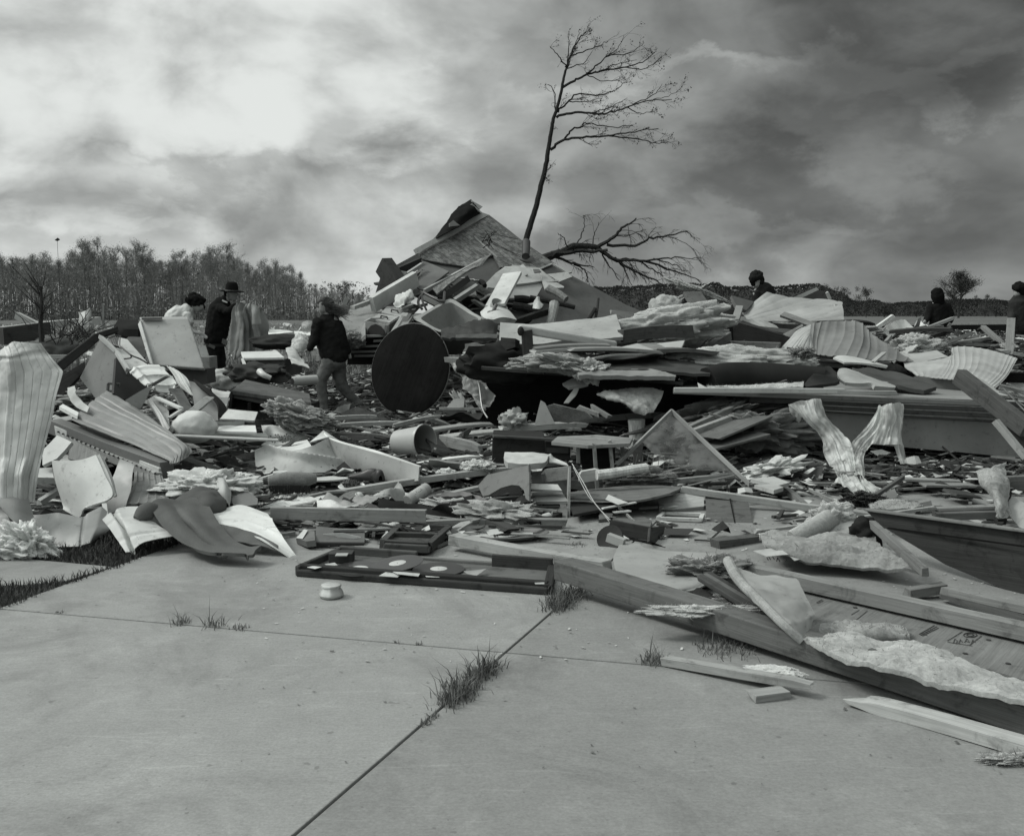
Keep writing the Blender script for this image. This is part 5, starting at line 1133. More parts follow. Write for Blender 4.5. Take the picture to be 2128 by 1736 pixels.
for i,(pts,tn,lab)in enumerate((([(575,570,.055),(640,535,.06),(740,545,.05),(690,580,.05)],.5,'pale torn record paper at the front rail of the tray'),([(660,548,.06),(830,560,.06),(820,575,.06),(690,565,.06)],.42,'long pale paper strip beside the torn record paper'),
    ([(130,520,.06),(170,512,.06),(220,520,.06),(180,530,.06)],.5,'small white paper bit at the left end of the tray'),([(850,565,.05),(955,570,.05),(950,582,.05),(870,580,.05)],.55,'white paper edge right of the long paper strip'),([(240,500,.06),(300,490,.06),(320,505,.06),(260,515,.06)],.45,'pale scrap near the left rail of the tray'),
    ([(1100,545,.05),(1240,530,.05),(1180,575,.04),(1120,560,.04)],.28,'grey paper triangle right of the middle record'),([(1540,618,.09),(1600,615,.09),(1600,625,.09),(1545,627,.09)],.4,'white chip on the right end of the front rail'))):
    A=Acc();P=[k.g(x,y,z)for (x,y,z)in pts];slab(A,P,V((0,0,1)),.002,.004,6,i,.05);tag(A.build('paper',M('paint',tn)),lab,'paper')
rt=root('small_box',k.g(345,470,.03),'small dark open box in the back left corner of the tray','box');A=Acc();A.box(k.g(345,455,.05),V((.07,0,0)),V((0,.05,0)),V((0,0,.03)));A.build('case',M('wood',.05),rt,.004)
A=Acc();A.box(k.g(345,443,.083),V((.035,0,0)),V((0,.03,0)),V((0,0,.003)));A.build('lid',M('paint',.35),rt)
# bowl on the driveway
C_=k.g(280,705,.0);A=Acc();A.lathe(C_,V((0,0,1)),[(.001,.002),(.055,.001),(.063,.008),(.066,.018),(.06,.034),(.051,.047),(.050,.056),(.054,.061),(.052,.068),(.044,.072),(.001,.070)],40)
tag(A.build('lamp_bowl',M('steel',.55)),'small upturned metal bowl alone on the clear concrete','bowl')
# ring dish + wire rack
rt=root('tray_dish',f(1900,1110,6.6),'shallow oval metal dish with a pale inside, right of the panelled cabinet door','dish')
C_=k.g(1300,320,.02);A=Acc();
vs=[];nS=48
for (rr,hh)in ((1.0,.03),(.97,.035),(.85,.005),(.001,.0)):
    for i in range(nS):an=2*pi*i/nS;vs.append(C_+V((.36*rr*cos(an),.20*rr*sin(an),hh-.01)))
A.add(vs,[(i_*nS+x,i_*nS+(x+1)%nS,(i_+1)*nS+(x+1)%nS,(i_+1)*nS+x)for i_ in range(3)for x in range(nS)],None,True);A.build('dish',M('metal',.16),rt)
A=Acc();nn=[];
for i in range(nS):an=2*pi*i/nS;nn.append(C_+V((-.06+.22*cos(an),.02+.10*sin(an),.0)))
slab(A,nn,V((0,0,1)),.003);A.build('bottom',M('paint',.42),rt)
A=Acc()
W0=[(k,1080,160,7.0),(k,1100,230,6.9)]
def kk(x,y,Y):return k(x,y,Y)
for (P0,P1)in (((1180,100,7.3),(1245,310,6.6)),((1180,270,6.7),(1330,110,7.2)),((1150,200,6.9),(1590,175,7.0)),((1300,240,6.8),(1545,118,7.2)),((1395,110,7.2),(1455,300,6.6)),((1470,130,7.2),(1550,215,6.9)),((1080,160,7.1),(1085,235,6.9)),((1120,150,7.1),(1125,240,6.9)),((1000,130,7.2),(1500,75,7.5)),((1210,150,7.1),(1290,160,7.1)),((1330,110,7.2),(1300,240,6.8)),((1150,150,7.1),(1560,185,6.9)),((1080,160,7.1),(1120,150,7.1))):
    A.tube([kk(*P0),(kk(*P0)+kk(*P1))/2+V((0,0,.01)),kk(*P1)],.0045,5)
tag(A.build('wire_rack',M('metal',.3)),'crushed thin wire rack standing over the oval dish','rack')
lump('dark_pan',k,(1440,225,7.0),.2,.12,.03,M('paint',.05),'flat dark pan under the wire rack','pan',seed=2,amp=.1,fs_=1)
rt=root('torn_tube',g(360,900,7.0),'short broken white tube with a forked end, on the concrete','tube')
A=Acc();P0,P1=g(320,925,6.95),g(410,860,7.0);A.lathe(P0,P1-P0,[(.045,0),(.05,.003),(.042,(P1-P0).length*.6),(.03,(P1-P0).length)],18);A.build('tube_wall',M('paint',.5),rt)
plate('prong',g,[(390,870,7.0),(432,820,7.0),(428,850,7.0),(405,890)],M('paint',.5),parent=rt,th=.006);plate('prong',g,[(400,880,7.0),(455,868,7.0),(450,890,7.0),(410,905)],M('paint',.5),parent=rt,th=.006)
# board stack to the right of the tray (2x6 to beam)
board('plank',f,(1650,1140,6.15),(2950,1370,5.5),.085,.065,M('wood',.34),'thick pale plank running right from the cabinet door to the big beam','plank',seg=10,wob=.01,seed=5)
# ================================================================== furniture centre
# arched cabinet end
rt=root('desk_end',g(120,780,7.6),'grey cabinet end with a dark arched opening facing the viewer','cabinet')
plate('side_panel',g,[(245,430,7.3),(247,780,7.25),(228,790,7.25),(230,440)],M('wood',.13),parent=rt,th=.3)
P=[g(-75,520,7.6)]+[]
plate('front_panel',g,[(-190,610,7.7),(-110,520,7.7),(235,440,7.35),(235,740),(205,720),(190,650),(150,612),(90,605),(0,630),(-100,690),(-150,700)],M('paint',.15),parent=rt,th=.02,bevel=.003)
plate('recess_shade',g,[(-100,690,7.9),(0,630,7.9),(150,612,7.75),(205,730),(0,760),(-90,740)],M('wood',.015),parent=rt,th=.02)  # shade behind the arch painted as a near-black plate
# bookcase
rt=root('bookcase',g(400,880,7.4),'open wooden shelf unit standing skewed with one tall side panel','bookcase')
plate('side_panel',g,[(565,450,7.25),(580,455,7.3),(572,915,7.15),(548,900)],M('wood',.3),parent=rt,th=.2)
plate('shelf',g,[(250,660,7.6),(500,655,7.5),(560,740,7.2),(270,745)],M('wood',.24),parent=rt,th=.02)
plate('shelf',g,[(270,790,7.3),(555,780,7.2),(550,890,7.1),(330,830)],M('wood',.13),parent=rt,th=.02)
plate('back_panel',g,[(255,500,7.9),(565,460,7.8),(560,700,7.8),(255,700)],M('wood',.17),parent=rt,th=.02)
plate('drawer',g,[(360,478,7.5),(560,455,7.4),(558,560,7.4),(365,582)],M('wood',.21),parent=rt,th=.05)
plate('top_shelf',g,[(250,595,7.5),(470,600,7.4),(505,650,7.3),(255,640)],M('paint',.45),parent=rt,th=.02)
board('post',g,(348,500,7.5),(352,585,7.5),.02,.03,M('wood',.1),parent=rt)
sheet('blanket',g,[[(40,400,8.0),(180,385,8.0),(300,380,8.0),(400,400,8.0)],[(30,440,7.8),(180,440,7.75),(300,440,7.75),(390,430,7.8)],[(60,470,7.7),(180,480,7.65),(300,470,7.65),(360,460,7.7)]],M('fabric',.5),'white bedding roll on top of the arched cabinet end','bedding',th=.05,nu=30,nv=16,crump=.03,cs=5,seed=5)
sheet('cloth',g,[[(395,360,7.9),(440,400,7.9),(540,440,7.8)],[(400,420,7.8),(470,440,7.8),(560,460,7.75)]],M('fabric',.5),'thin white cloth strip sliding off the bedding roll','cloth',th=.01,nu=16,nv=8,crump=.04,seed=6)
# television cabinet
rt=root('television_cabinet',g(200,440,8.6),'large dark television cabinet lying behind the white bedding','cabinet')
A=Acc();cabin(A,g(-75,430,8.6),g(360,440,8.6),g(-70,205,8.6),V((0,.5,0)));A.build('case',M('wood',.03),rt,.01)
A=Acc();cabin(A,g(365,400,8.55),g(575,405,8.55),g(365,245,8.55),V((0,.4,0)));A.build('speaker_box',M('wood',.03),rt,.008)
plate('speaker_cloth',g,[(380,300,8.53),(560,302,8.53),(560,345,8.53),(380,340)],M('fabric',.05),parent=rt,th=.01)
board('top_edge',g,(-70,203,8.58),(600,240,8.5),.05,.02,M('wood',.08),parent=rt)
C_=f(1985,490,8.6);A=Acc();A.lathe(C_-V((0,.02,.1)),V((.25,-.8,.45)),[(.001,.0),(.10,-.005),(.125,-.03),(.13,-.05),(.12,-.07)],32);tag(A.build('stool_seat',M('wood',.17)),'round brown stool seat leaning left of the television cabinet','stool seat')
lump('plush',f,(1880,540,8.3),.13,.1,.05,M('fluff',.55),'white fluffy wad in front of the round stool seat','insulation',seed=6,amp=.4,rag=.1)
lump('plush',f,(1620,588,8.2),.08,.07,.03,M('fabric',.5),'small white rag left of the white fluffy wad','cloth',seed=7,amp=.4,rag=.1)
# hexagonal side table
rt=root('side_table',g(780,560,8.0),'hexagonal side table with slim pale legs and dark panels inside','side table')
A=Acc();zt=g(760,232,8.1).z;cx_,cy_=g(760,232,8.1).x,8.1
hexp=[V((cx_+.37*cos(radians(60*i+20)),cy_+.34*sin(radians(60*i+20)),zt))for i in range(6)];slab(A,hexp,V((0,0,1)),.03);A.build('top',M('wood',.2),rt,.004)
for (x0,y0,x1,y1,Yl)in ((640,262,640,420,7.95),(770,262,800,665,7.8),(900,245,935,580,7.9),(1000,240,1010,500,8.3)):board('leg',g,(x0,y0,Yl),(x1,y1,Yl),.035,.03,M('wood',.26),parent=rt)
plate('inner_panel',g,[(650,310,8.1),(900,290,8.1),(930,570,8.05),(690,580)],M('wood',.02),parent=rt,th=.02)
plate('side_panel',g,[(905,260,8.0),(945,270,8.2),(950,560,8.2),(925,560)],M('wood',.05),parent=rt,th=.02)
A=Acc();surf(A,[[g(650,300,8.05),g(780,330,8.0),g(905,295,8.05)],[g(650,330,8.05),g(780,350,8.0),g(905,325,8.05)]],th=.01,nu=12,nv=3);A.build('apron',M('wood',.015),rt)
board('driftwood',g,(650,540,7.6),(800,515,7.6),.06,.09,M('wood',.42),'short pale split log left of the long pale stick','log',tip=(.6,1))
pipe('stick',g,[(790,525,7.55),(950,505,7.6),(1100,478,7.65),(1205,462,7.7)],[.04,.035],M('bark',.5),'long pale peeled branch lying across the side table legs','branch',sides=10)
sheet('board_bent',g,[[(575,680,7.6),(900,640,7.7),(1200,620,7.8),(1510,640,7.7)],[(575,730,7.3),(900,740,7.2),(1150,745,7.1),(1400,690,7.2)]],M('wood',.16),'wide warped wooden board right of the bookcase, curling at its right end','board',th=.015,nu=30,nv=10,crump=.01,seed=7)
plate('veneer_sheet',g,[(580,565,7.9),(1000,585,7.9),(1200,575,8.0),(940,640),(580,640)],M('wood',.15),'flat dark veneer sheet under the peeled branch','board',th=.012)
plate('veneer_sheet',g,[(570,755,7.3),(1110,745,7.3),(860,800,7.1),(600,850)],M('wood',.03),'black shadowed board edge under the warped board','board',th=.02)  # shadow below the warped board put into the near-black tone
plate('paper',g,[(865,720,7.1),(890,685,7.2),(1050,745,7.05),(970,765)],M('paint',.55),'white paper corner on the warped wooden board','paper',th=.003,crump=.006,edge=.05)
board('strip',g,(840,800,7.0),(1120,750,7.1),.03,.01,M('paint',.4),'thin metal strip under the white paper corner','strip')
plate('crate_board',g,[(1310,705,7.5),(1680,660,7.6),(1680,780,7.4),(1310,820)],M('wood',.3),'pale wooden crate side right of the warped board','crate',th=.05)
plate('crate_board',g,[(820,830,7.1),(930,840,7.1),(910,880,7.0),(810,890)],M('wood',.14),'small brown block behind the dark drawer','block',th=.1)
board('strip',g,(940,832,7.0),(1060,820,7.0),.05,.012,M('paint',.42),'short pale strip on the floor behind the dark drawer','strip')
lump('brush_heap',g,(1130,555,7.9),.3,.12,.08,M('fluff',.13),'brown fibrous wad right of the side table','insulation',seed=8,amp=.4,rag=.15)
# picture frame / tray flat
A=Acc();
for (x0,y0,x1,y1)in ((1300,880,1660,895),(1350,838,1670,850),(1300,880,1350,838),(1650,895,1670,850)):A.beam(g.g(x0,y0,.02),g.g(x1,y1,.02),.03,.02)
tag(A.build('picture_frame',M('paint',.4)),'empty flat picture frame on the floor behind the dark drawer','frame')
# dark drawer
rt=root('drawer',g(1150,1110,6.4),'dark upturned drawer resting tilted on the clear concrete','drawer')
plate('front',g,[(905,895,6.6),(1240,955,6.35),(1230,1065,6.35),(1050,1040),(888,970)],M('wood',.035),parent=rt,th=.02,bevel=.004)
plate('end',g,[(1240,955,6.35),(1350,940,6.7),(1372,990,6.7),(1362,1120,6.6),(1230,1070)],M('wood',.045),parent=rt,th=.02,bevel=.004)
plate('back',g,[(925,880,6.95),(1180,862,7.1),(1250,905,6.8),(1235,950),(1100,930)],M('wood',.13),parent=rt,th=.015)
plate('lower_side',g,[(900,985,6.55),(1060,1045,6.3),(1230,1072,6.3),(1360,1122,6.55),(1200,1128),(905,1100)],M('wood',.012),parent=rt,th=.015)
pipe('string',g,[(590,430,7.3),(680,580,7.0),(780,760,6.8),(905,895,6.6)],.0035,M('metal',.45),'thin pale string running down to the dark drawer','string',sides=5)
pipe('string',g,[(600,460,7.3),(720,690,6.9),(800,780,6.8),(895,905,6.6)],.003,M('metal',.4),'second thin string, just left of the first one to the drawer','string',sides=5)
rt=root('loudspeaker',g(930,1090,6.3),'small dark oval loudspeaker tucked under the left of the drawer','loudspeaker');A=Acc();A.lathe(g(900,1040,6.25),V((-.3,-.7,.5)),[(.001,-.02),(.05,-.01),(.085,0),(.09,-.01),(.06,-.07)],24);A.build('cone',M('paint',.03),rt)
A=Acc();A.beam(g(885,1035,6.1),g(1020,1085,6.05),.05,.05);A.build('bracket',M('metal',.4),rt)
for i,(x0,y0,x1,y1)in enumerate(((1418,1070,1515,1145),(1540,1075,1640,1140))):board('nail_strip',g,tuple((x0,y0,6.6)),(x1,y1,6.25),.012,.012,M('wood',.04),('left','right')[i]+' of two thin dark slivers lying on the concrete right of the drawer','sliver',bevel=0)
# window screen
rt=root('window_screen',g(1650,500,8.0),'torn window screen in a thin frame standing on one corner','window screen')
board('frame_bar',g,(955,440,7.9),(1412,-5,8.6),.02,.035,M('metal',.22),parent=rt);board('frame_bar',g,(1412,-5,8.6),(2055,600,7.9),.02,.035,M('metal',.25),parent=rt)
sheet('mesh',g,[[(1412,0,8.6),(1600,180,8.4),(1800,380,8.2),(2000,570,8.0)],[(1300,120,8.5),(1500,260,8.3),(1720,420,8.15),(1850,500,8.1)],[(1180,240,8.3),(1330,370,8.15),(1500,460,8.1),(1680,490,8.1)],[(1175,250,8.3),(1260,350,8.15),(1400,430,8.1),(1600,490,8.1)]],M_sheer(.2,.62,'screen_mesh'),parent=rt,th=0,nu=30,nv=20,crump=.05,seed=8)
A=Acc()
for i in range(9):P0=g(1040+i*45,340+i*6,8.1);A.tube([P0,P0-V((.03+.01*(i%3),.0,.25+.05*(i%2)))],.003,4)
A.build('loose_threads',M('metal',.3),rt)
# white cylinder support
pipe('porch_post',c,[(1122,1160,9.6),(1125,1240,9.6),(1120,1330,9.6),(1080,1400,9.6)],[.085,.07],M('bark',.55),'thick peeled white post propping up the broken floor','post',sides=14)
plate('veneer_sheet',g,[(1100,230,9.0),(1180,250,9.0),(1150,520,8.8),(1100,520)],M('wood',.04),'dark upright board left of the window screen','board',th=.04)
# ================================================================== ROOF
rt=root('collapsed_roof',m(900,1000,18),'collapsed house roof, shingled at the peak with bare dark deck below','roof')
RA=[(710,265,21.0),(0,700,18.0),(1900,1005,19.0)]
_an=[m(*x)for x in RA];RN=(_an[1]-_an[0]).cross(_an[2]-_an[0]).normalized()
if RN.z<0:RN=-RN
def onroof(reg,pts,lift=0.):return [reg.pl(x,y,_an[0]+RN*lift,RN)for (x,y)in pts]
def roofpart(nm,reg,pts,lift,th,mt,parent=None,crump=0,label=None,cat=None,seed=0,group=None):
    A=Acc();slab(A,onroof(reg,pts,lift),RN,th,crump,2,seed,.3);return tag(A.build(nm,mt,parent),label,cat,group)
roofpart('roof_deck',m,[(710,266),(850,372),(985,480),(1190,620),(1330,720),(1530,825),(1730,935),(1900,1005),(1650,1045),(1200,1100),(870,1110),(500,1050),(300,900),(160,830),(215,600),(185,548)],0,.12,M('paint',.085),rt)
roofpart('shingles',m,[(702,280),(850,388),(985,490),(1185,622),(1085,660),(880,636),(790,660),(740,565),(640,610),(540,650),(380,628),(215,597),(192,552),(300,500),(500,388)],.05,.03,M('shingle',.15),rt)
roofpart('seam_strip',m,[(598,430),(606,425),(775,578),(768,584)],.062,.01,M('paint',.26),rt)
roofpart('edge_felt',m,[(1085,660),(1185,622),(1192,628),(1100,668),(990,668),(880,644),(880,636)],.055,.02,M('paint',.33),rt)
plate('fascia',t,[(700,700,18.5),(760,655),(900,580),(1520,250,20.9),(1440,222),(1000,455),(870,530),(665,640,18.6)],M('paint',.44),parent=rt,th=.06)
sheet('flashing',t,[[(875,528,19.2),(900,515,19.2),(930,500,19.2)],[(1035,320,19.8),(1090,370,19.6),(1150,400,19.6)],[(1110,215,20.1),(1190,270,19.8),(1290,310,20.0)],[(1200,130,20.4),(1300,190,20.1),(1400,245,20.4)],[(1310,76,20.6),(1380,150,20.4),(1440,225,20.7)]],M('fabric',.016),parent=rt,th=.02,nu=16,nv=30,crump=.05,seed=2)
plate('flashing_lip',t,[(1315,82,20.5),(1445,155,20.6),(1410,188,20.5),(1330,130)],M('metal',.3),parent=rt,th=.02)
board('flashing_strip',t,(1312,125,20.3),(1425,225,20.4),.05,.03,M('paint',.45),parent=rt)
plate('flashing_scrap',t,[(1060,345,19.4),(1105,310,19.5),(1180,370,19.5),(1060,385)],M('metal',.12),parent=rt,th=.02)
sheet('folded_corner',t,[[(650,1060,17.3),(680,960,17.6),(740,800,18.2)],[(700,1110,17.0),(740,1000,17.3),(850,830,18.0)],[(770,1135,16.9),(860,1070,17.0),(1060,920,17.4)]],M('paint',.1),parent=rt,th=.03,nu=16,nv=12,crump=.02)
board('drip_edge',t,(770,1132,16.75),(1440,775,18.3),.06,.07,M('paint',.3),parent=rt)
sheet('torn_shingles',t,[[(870,1110,16.7),(1150,950,17.3),(1550,712,18.4)],[(920,1180,16.4),(1230,940,17.1),(1420,840,17.8)]],M('shingle',.17),parent=rt,th=.03,nu=20,nv=8,crump=.02)
plate('torn_edge',t,[(930,1200,16.3),(1270,950,17.1),(1310,1010,17.1),(1100,1170),(1000,1215)],M('paint',.025),parent=rt,th=.05)  # near-black strip paints the shade beneath the torn shingles
pipe('vent_stack',m,[(983,575,19.15),(985,540,19.3),(987,470,19.6)],[.075,.085],M('metal',.03),parent=rt,sides=16)
A=Acc();P0=onroof(m,[(985,583)],.07)[0];A.lathe(P0,RN,[(.18,0),(.14,.02),(.08,.03)],20);A.build('vent_collar',M('metal',.09),rt)
# broken gable end at left of the roof
rt=root('gable_end',t(400,1200,17),'broken dark gable end with splintered rafters at the left edge of the roof','gable')
board('rafter',t,(300,825,17.2),(470,1070,16.9),.22,.3,M('wood',.04),parent=rt,seed=1)
plate('sheathing',t,[(285,900,17.6),(345,890,17.6),(440,1090,17.2),(300,1160),(190,1200)],M('wood',.03),parent=rt,th=.1)
plate('rafter',t,[(380,860,17.7),(480,810,17.9),(700,690,18.3),(730,760),(470,880)],M('wood',.13),parent=rt,th=.1)
plate('rafter',t,[(430,880,17.5),(740,745,18.0),(740,830,18.0),(560,930),(470,1000)],M('wood',.03),parent=rt,th=.1)
board('lookout',t,(450,915,17.2),(570,935,17.2),.12,.08,M('paint',.4),parent=rt);board('lookout',t,(570,935,17.2),(745,820,17.6),.06,.06,M('paint',.33),parent=rt)
plate('soffit',t,[(400,1100,17.0),(480,1060,17.0),(735,900,17.4),(700,960),(500,1080)],M('wood',.04),parent=rt,th=.06)
plate('sheathing',t,[(130,1230,17),(200,1170,17.1),(300,1130,17.1),(430,1090,17.0),(300,1190),(200,1245)],M('wood',.07),parent=rt,th=.06)
board('fascia_board',t,(165,1290,16.2),(670,990,17.0),.1,.26,M('paint',.55),'long white fascia board slanting up to the broken gable end','board',up=V((-.3,-.6,.8)))
board('long_lath',t,(-60,1325,16.0),(215,1225,16.4),.1,.06,M('paint',.3),'grey lath continuing the slope left of the white fascia board','lath')
plate('siding_slope',p,[(460,432,15.6),(640,290,16.6),(900,240,17.0),(1220,190),(1330,300),(900,410),(828,450),(830,620),(705,662,15.0),(600,620)],M('paint',.24),'broad sloping grey wall panel behind the shoulder of the walking woman','wall panel',th=.06,crump=.03)
plate('torn_white_edge',p,[(545,580,14.9),(620,560,15.0),(755,540,15.0),(640,590),(590,720,14.8),(570,640)],M('paint',.6),'torn white sheet edge at the back of the walking woman','sheet',th=.02)
lump('grass_clump',p,(670,690,14.8),.18,.12,.12,M('fluff',.18),'tan fibrous clump beside the jacket of the walking woman','insulation',seed=31,amp=.3,rag=.1)
board('small_post',p,(560,240,17.2),(605,150,17.2),.08,.08,M('paint',.28),'short grey post sticking up behind the hair of the walking woman','post')
plate('dark_board',p,[(530,260,17),(640,235,17.2),(690,260,17.2),(610,330),(540,320)],M('wood',.06),'dark splintered boards by the hair of the walking woman','board',th=.08)
# hamper cabinet with lids
rt=root('hamper',p(960,600,15.0),'pale cabinet with a dark arched opening, just left of the round table','cabinet')
plate('front',p,[(828,446,15.0),(1112,500,14.8),(1110,615),(832,618,15.0)],M('paint',.25),parent=rt,th=.04)
plate('opening',p,[(850,612,14.95),(862,545,14.95),(900,500),(960,480),(1020,510),(1060,560),(1080,612,14.75)],M('paint',.02),parent=rt,th=.02)  # no hole here: black plate on the front paints the shaded arch
plate('side',p,[(1112,500,14.8),(1275,395,15.6),(1190,600,15.3),(1090,620)],M('paint',.17),parent=rt,th=.04)
plate('top',p,[(828,446,15.0),(905,405,15.5),(1280,392,15.6),(1112,500)],M('paint',.34),parent=rt,th=.04)
def lid(pts,hx,lab,Yc):
    rt=root('cover_board',p(hx[0],hx[1],Yc),lab,'lid','lids with wire handles');plate('panel',p,pts,M('paint',.33),parent=rt,th=.05)
    A=Acc();x,y=hx;A.tube([p(x-45,y+5,Yc),p(x-40,y-18,Yc-.12),p(x+35,y-5,Yc-.12),p(x+42,y+20,Yc)],.012,6);A.build('handle',M('metal',.05),rt)
lid([(895,412,15.2),(1000,352,15.7),(1255,385,15.6),(1140,462)],(1070,395),'nearer flat lid with a wire handle, on top of the pale cabinet',15.3)
lid([(1035,330,15.8),(1100,262,16.3),(1390,300,16.2),(1280,385)],(1205,315),'farther flat lid with a wire handle, behind the pale cabinet',15.9)
for i,(x0,y0,x1,y1,tn)in enumerate(((1200,595,1345,360,.28),(1270,560,1385,365,.1),(1310,540,1400,390,.22))):
    board('lath',p,(x0,y0,14.6),(x1,y1,15.2),.1,.06,M('wood',tn),('leftmost','middle dark','rightmost')[i]+' of three laths leaning between the pale cabinet and round table','lath')
# dark grille
rt=root('dark_rack',p(850,900,14.6),'dark slatted rack in the gap between the woman and the round table','rack')
A=Acc();cabin(A,p(600,1000,15.0),p(1100,1000,15.0),p(600,640,15.0),V((0,.3,0)));A.build('back',M('wood',.012),rt)  # near-black box paints the shade of the cavity behind the slats
for i,(y0,y1,x0)in enumerate(((640,628,840),(700,690,930),(768,758,760),(836,828,640),(888,884,700))):board('slat',p,(x0,y0,14.85),(1110,y1,14.85),.06,.035,M('wood',.12 if i else .2),parent=rt)
# big round table
rt=root('round_table',b(1330,1110,13.7),'large dark round table top standing on its edge right of the walking woman','table')
C_=b(1310,745,13.6);axn=V((-.47,-.86,.18)).normalized()
A=Acc();R1=.645;A.lathe(C_,axn,[(.001,0),(R1*.6,0),(R1-.02,0),(R1,-.012),(R1,-.035),(R1-.02,-.045),(.001,-.045)],72);A.build('table_top',M('wood',.009,.8,.95),rt)
A=Acc();A.lathe(C_,axn,[(R1+.001,-.014),(R1+.006,-.018),(R1+.006,-.034),(R1+.001,-.038)],72);A.build('edge_band',M('metal',.2),rt)
A=Acc();A.lathe(C_-axn*.1,axn,[(.3,0),(.3,.05)],30);A.build('base_ring',M('metal',.03),rt)
# bathtub on the slope
rt=root('bathtub',t(1040,1400,15.6),'grey bathtub tipped on the slope above the round table','bathtub')
def loopsurf(A,loops,close=True,th=0):
    nL=len(loops[0]);vs=[x for L in loops for x in L];A.add(vs,[(i_*nL+x,i_*nL+(x+1)%nL,(i_+1)*nL+(x+1)%nL,(i_+1)*nL+x)for i_ in range(len(loops)-1)for x in range(nL)],None,True)
def dense(P,n_=4):return [catmull(P[-1:]+P+P[:2],1+i/n_)for i in range(len(P)*n_)]
outer=[t(640,1440,15.2),t(740,1390,15.5),t(900,1300,15.9),t(1070,1220,16.3),t(1200,1285,16.2),t(1330,1375,16.0),t(1432,1440,15.8),t(1360,1500,15.5),t(1200,1590,15.1),t(980,1605,14.9),t(850,1560,14.9),t(740,1500,15.0)]
inner=[t(735,1450,15.22),t(765,1415,15.45),t(920,1320,15.85),t(1060,1262,16.15),t(1150,1300,16.1),t(1290,1390,15.95),t(1395,1450,15.75),t(1330,1495,15.5),t(1190,1562,15.15),t(1000,1585,14.97),t(880,1545,14.97),t(790,1490,15.05)]
dn=V((.05,.22,-.35));cen=sum(inner,V((0,0,0)))/len(inner)
flr=[cen+(x-cen)*.72+dn for x in inner]
A=Acc();loopsurf(A,[dense(outer),dense(inner)]);A.build('rim',M('paint',.3),rt)
A=Acc();loopsurf(A,[dense(inner),[x*.5+y*.5+dn*.1 for x,y in zip(dense(inner),dense(flr))],dense(flr)]);nd=dense(flr);A.add(nd,[tuple(range(len(nd)))]);A.build('basin',M('paint',.22,.08,.4),rt)
A=Acc();loopsurf(A,[dense([x-V((0,0,.0))for x in outer]),dense([x+V((0,.03,-.06))for x in outer]),dense([cen+(x-cen)*.78+dn*1.15 for x in outer])]);A.build('outer_shell',M('paint',.05),rt)
# toilet / fixtures and boards on the roof
rt=root('toilet',t(1600,1510,15.6),'white broken toilet lying behind the bathtub end','toilet')
sheet('tank',t,[[(1430,1440,15.7),(1560,1350,16.0),(1680,1370,16.0)],[(1480,1500,15.4),(1600,1430,15.5),(1740,1440,15.8)],[(1560,1520,15.3),(1680,1500,15.3),(1800,1520,15.6)]],M('paint',.5),parent=rt,th=.1,nu=16,nv=14)
A=Acc();A.lathe(t(1640,1300,15.8),V((.5,-.5,.6)),[(.05,-.14),(.12,-.1),(.16,0),(.15,.01),(.1,-.08)],24);A.build('bowl',M('paint',.35),rt)
pipe('supply_pipe',t,[(1500,1420,15.5),(1520,1380,15.5),(1560,1370,15.5),(1600,1290,15.6)],.03,M('metal',.1),parent=rt)
roofpart('sheathing_board',m,[(690,772),(760,700),(830,650),(900,645),(1000,660),(1088,665),(1112,755),(1000,772),(880,786),(810,815),(700,806)],.35,.04,M('paint',.42),None,.0,'large pale rounded board lying on the roof below the vent stack','board')
roofpart('sheathing_board',m,[(880,790),(1110,765),(1108,800),(1060,880),(865,885)],.3,.04,M('paint',.34),None,0,'grey square board just below the large pale rounded board','board')
roofpart('sheathing_board',m,[(1088,665),(1130,700),(1220,772),(1270,800),(1265,808),(1130,812),(1112,760)],.4,.04,M('paint',.45),None,0,'pale pointed board right of the large rounded board on the roof','board')
roofpart('sheathing_board',m,[(1140,708),(1290,690),(1332,725),(1230,765),(1190,735)],.2,.03,M('paint',.42),None,0,'white strip lying across the bare deck edge of the roof','board')
roofpart('insulation_card',m,[(1040,670),(1085,670),(1100,690),(1050,695)],.48,.02,M('paint',.12),None,0,'small dark patterned card on the large rounded board','card')
roofpart('roof_patch',m,[(1180,622),(1280,668),(1330,690),(1300,700),(1200,640)],.12,.03,M('paint',.36),None,0,'thin pale trim piece on the right edge of the roof','trim')
board('white_plank',t,(1790,930,16.6),(1590,1300,15.9),.34,.05,M('paint',.5),'broad white plank leaning steeply against the roof boards','plank',up=V((-.5,-1,.4)))
board('white_plank',t,(1640,1180,16.3),(1515,1355,15.9),.2,.04,M('paint',.42),'narrower pale plank beside the foot of the broad white plank','plank',up=V((-.5,-1,.4)))
plate('ply_board',m,[(1225,770,18),(1140,770,18),(1230,760,17.9)],M('paint',.4),'tiny pale splinter under the pointed board','splinter',th=.02)
def log(x0,y0,x1,y1,Y0,Y1,r0,tn,lab,nm='log'):pipe(nm,m,[(x0,y0,Y0),((x0+x1)/2+4,(y0+y1)/2-5,(Y0+Y1)/2),(x1,y1,Y1)],[r0,r0*.8],M('bark',tn),lab,'log',sides=9)
log(1150,815,1285,895,17.2,17.0,.075,.2,'short barked log lying on the roof deck right of the grey square board');log(1197,925,1165,1085,16.6,16.3,.085,.3,'pale birch log standing nearly upright on the lower roof')
log(890,945,1065,975,16.5,16.4,.07,.04,'dark charred limb below the grey square board');log(1015,885,1350,955,16.9,16.8,.05,.03,'long dark branch lying across the bare roof deck')
log(900,900,1010,900,16.8,16.8,.08,.02,'short black stub below the grey square board');log(1435,1068,1500,965,16.5,16.8,.04,.03,'dark stick leaning on the lower right of the roof');log(1500,1050,1525,890,16.6,17.2,.025,.03,'thin crooked twig on the lower right of the roof')
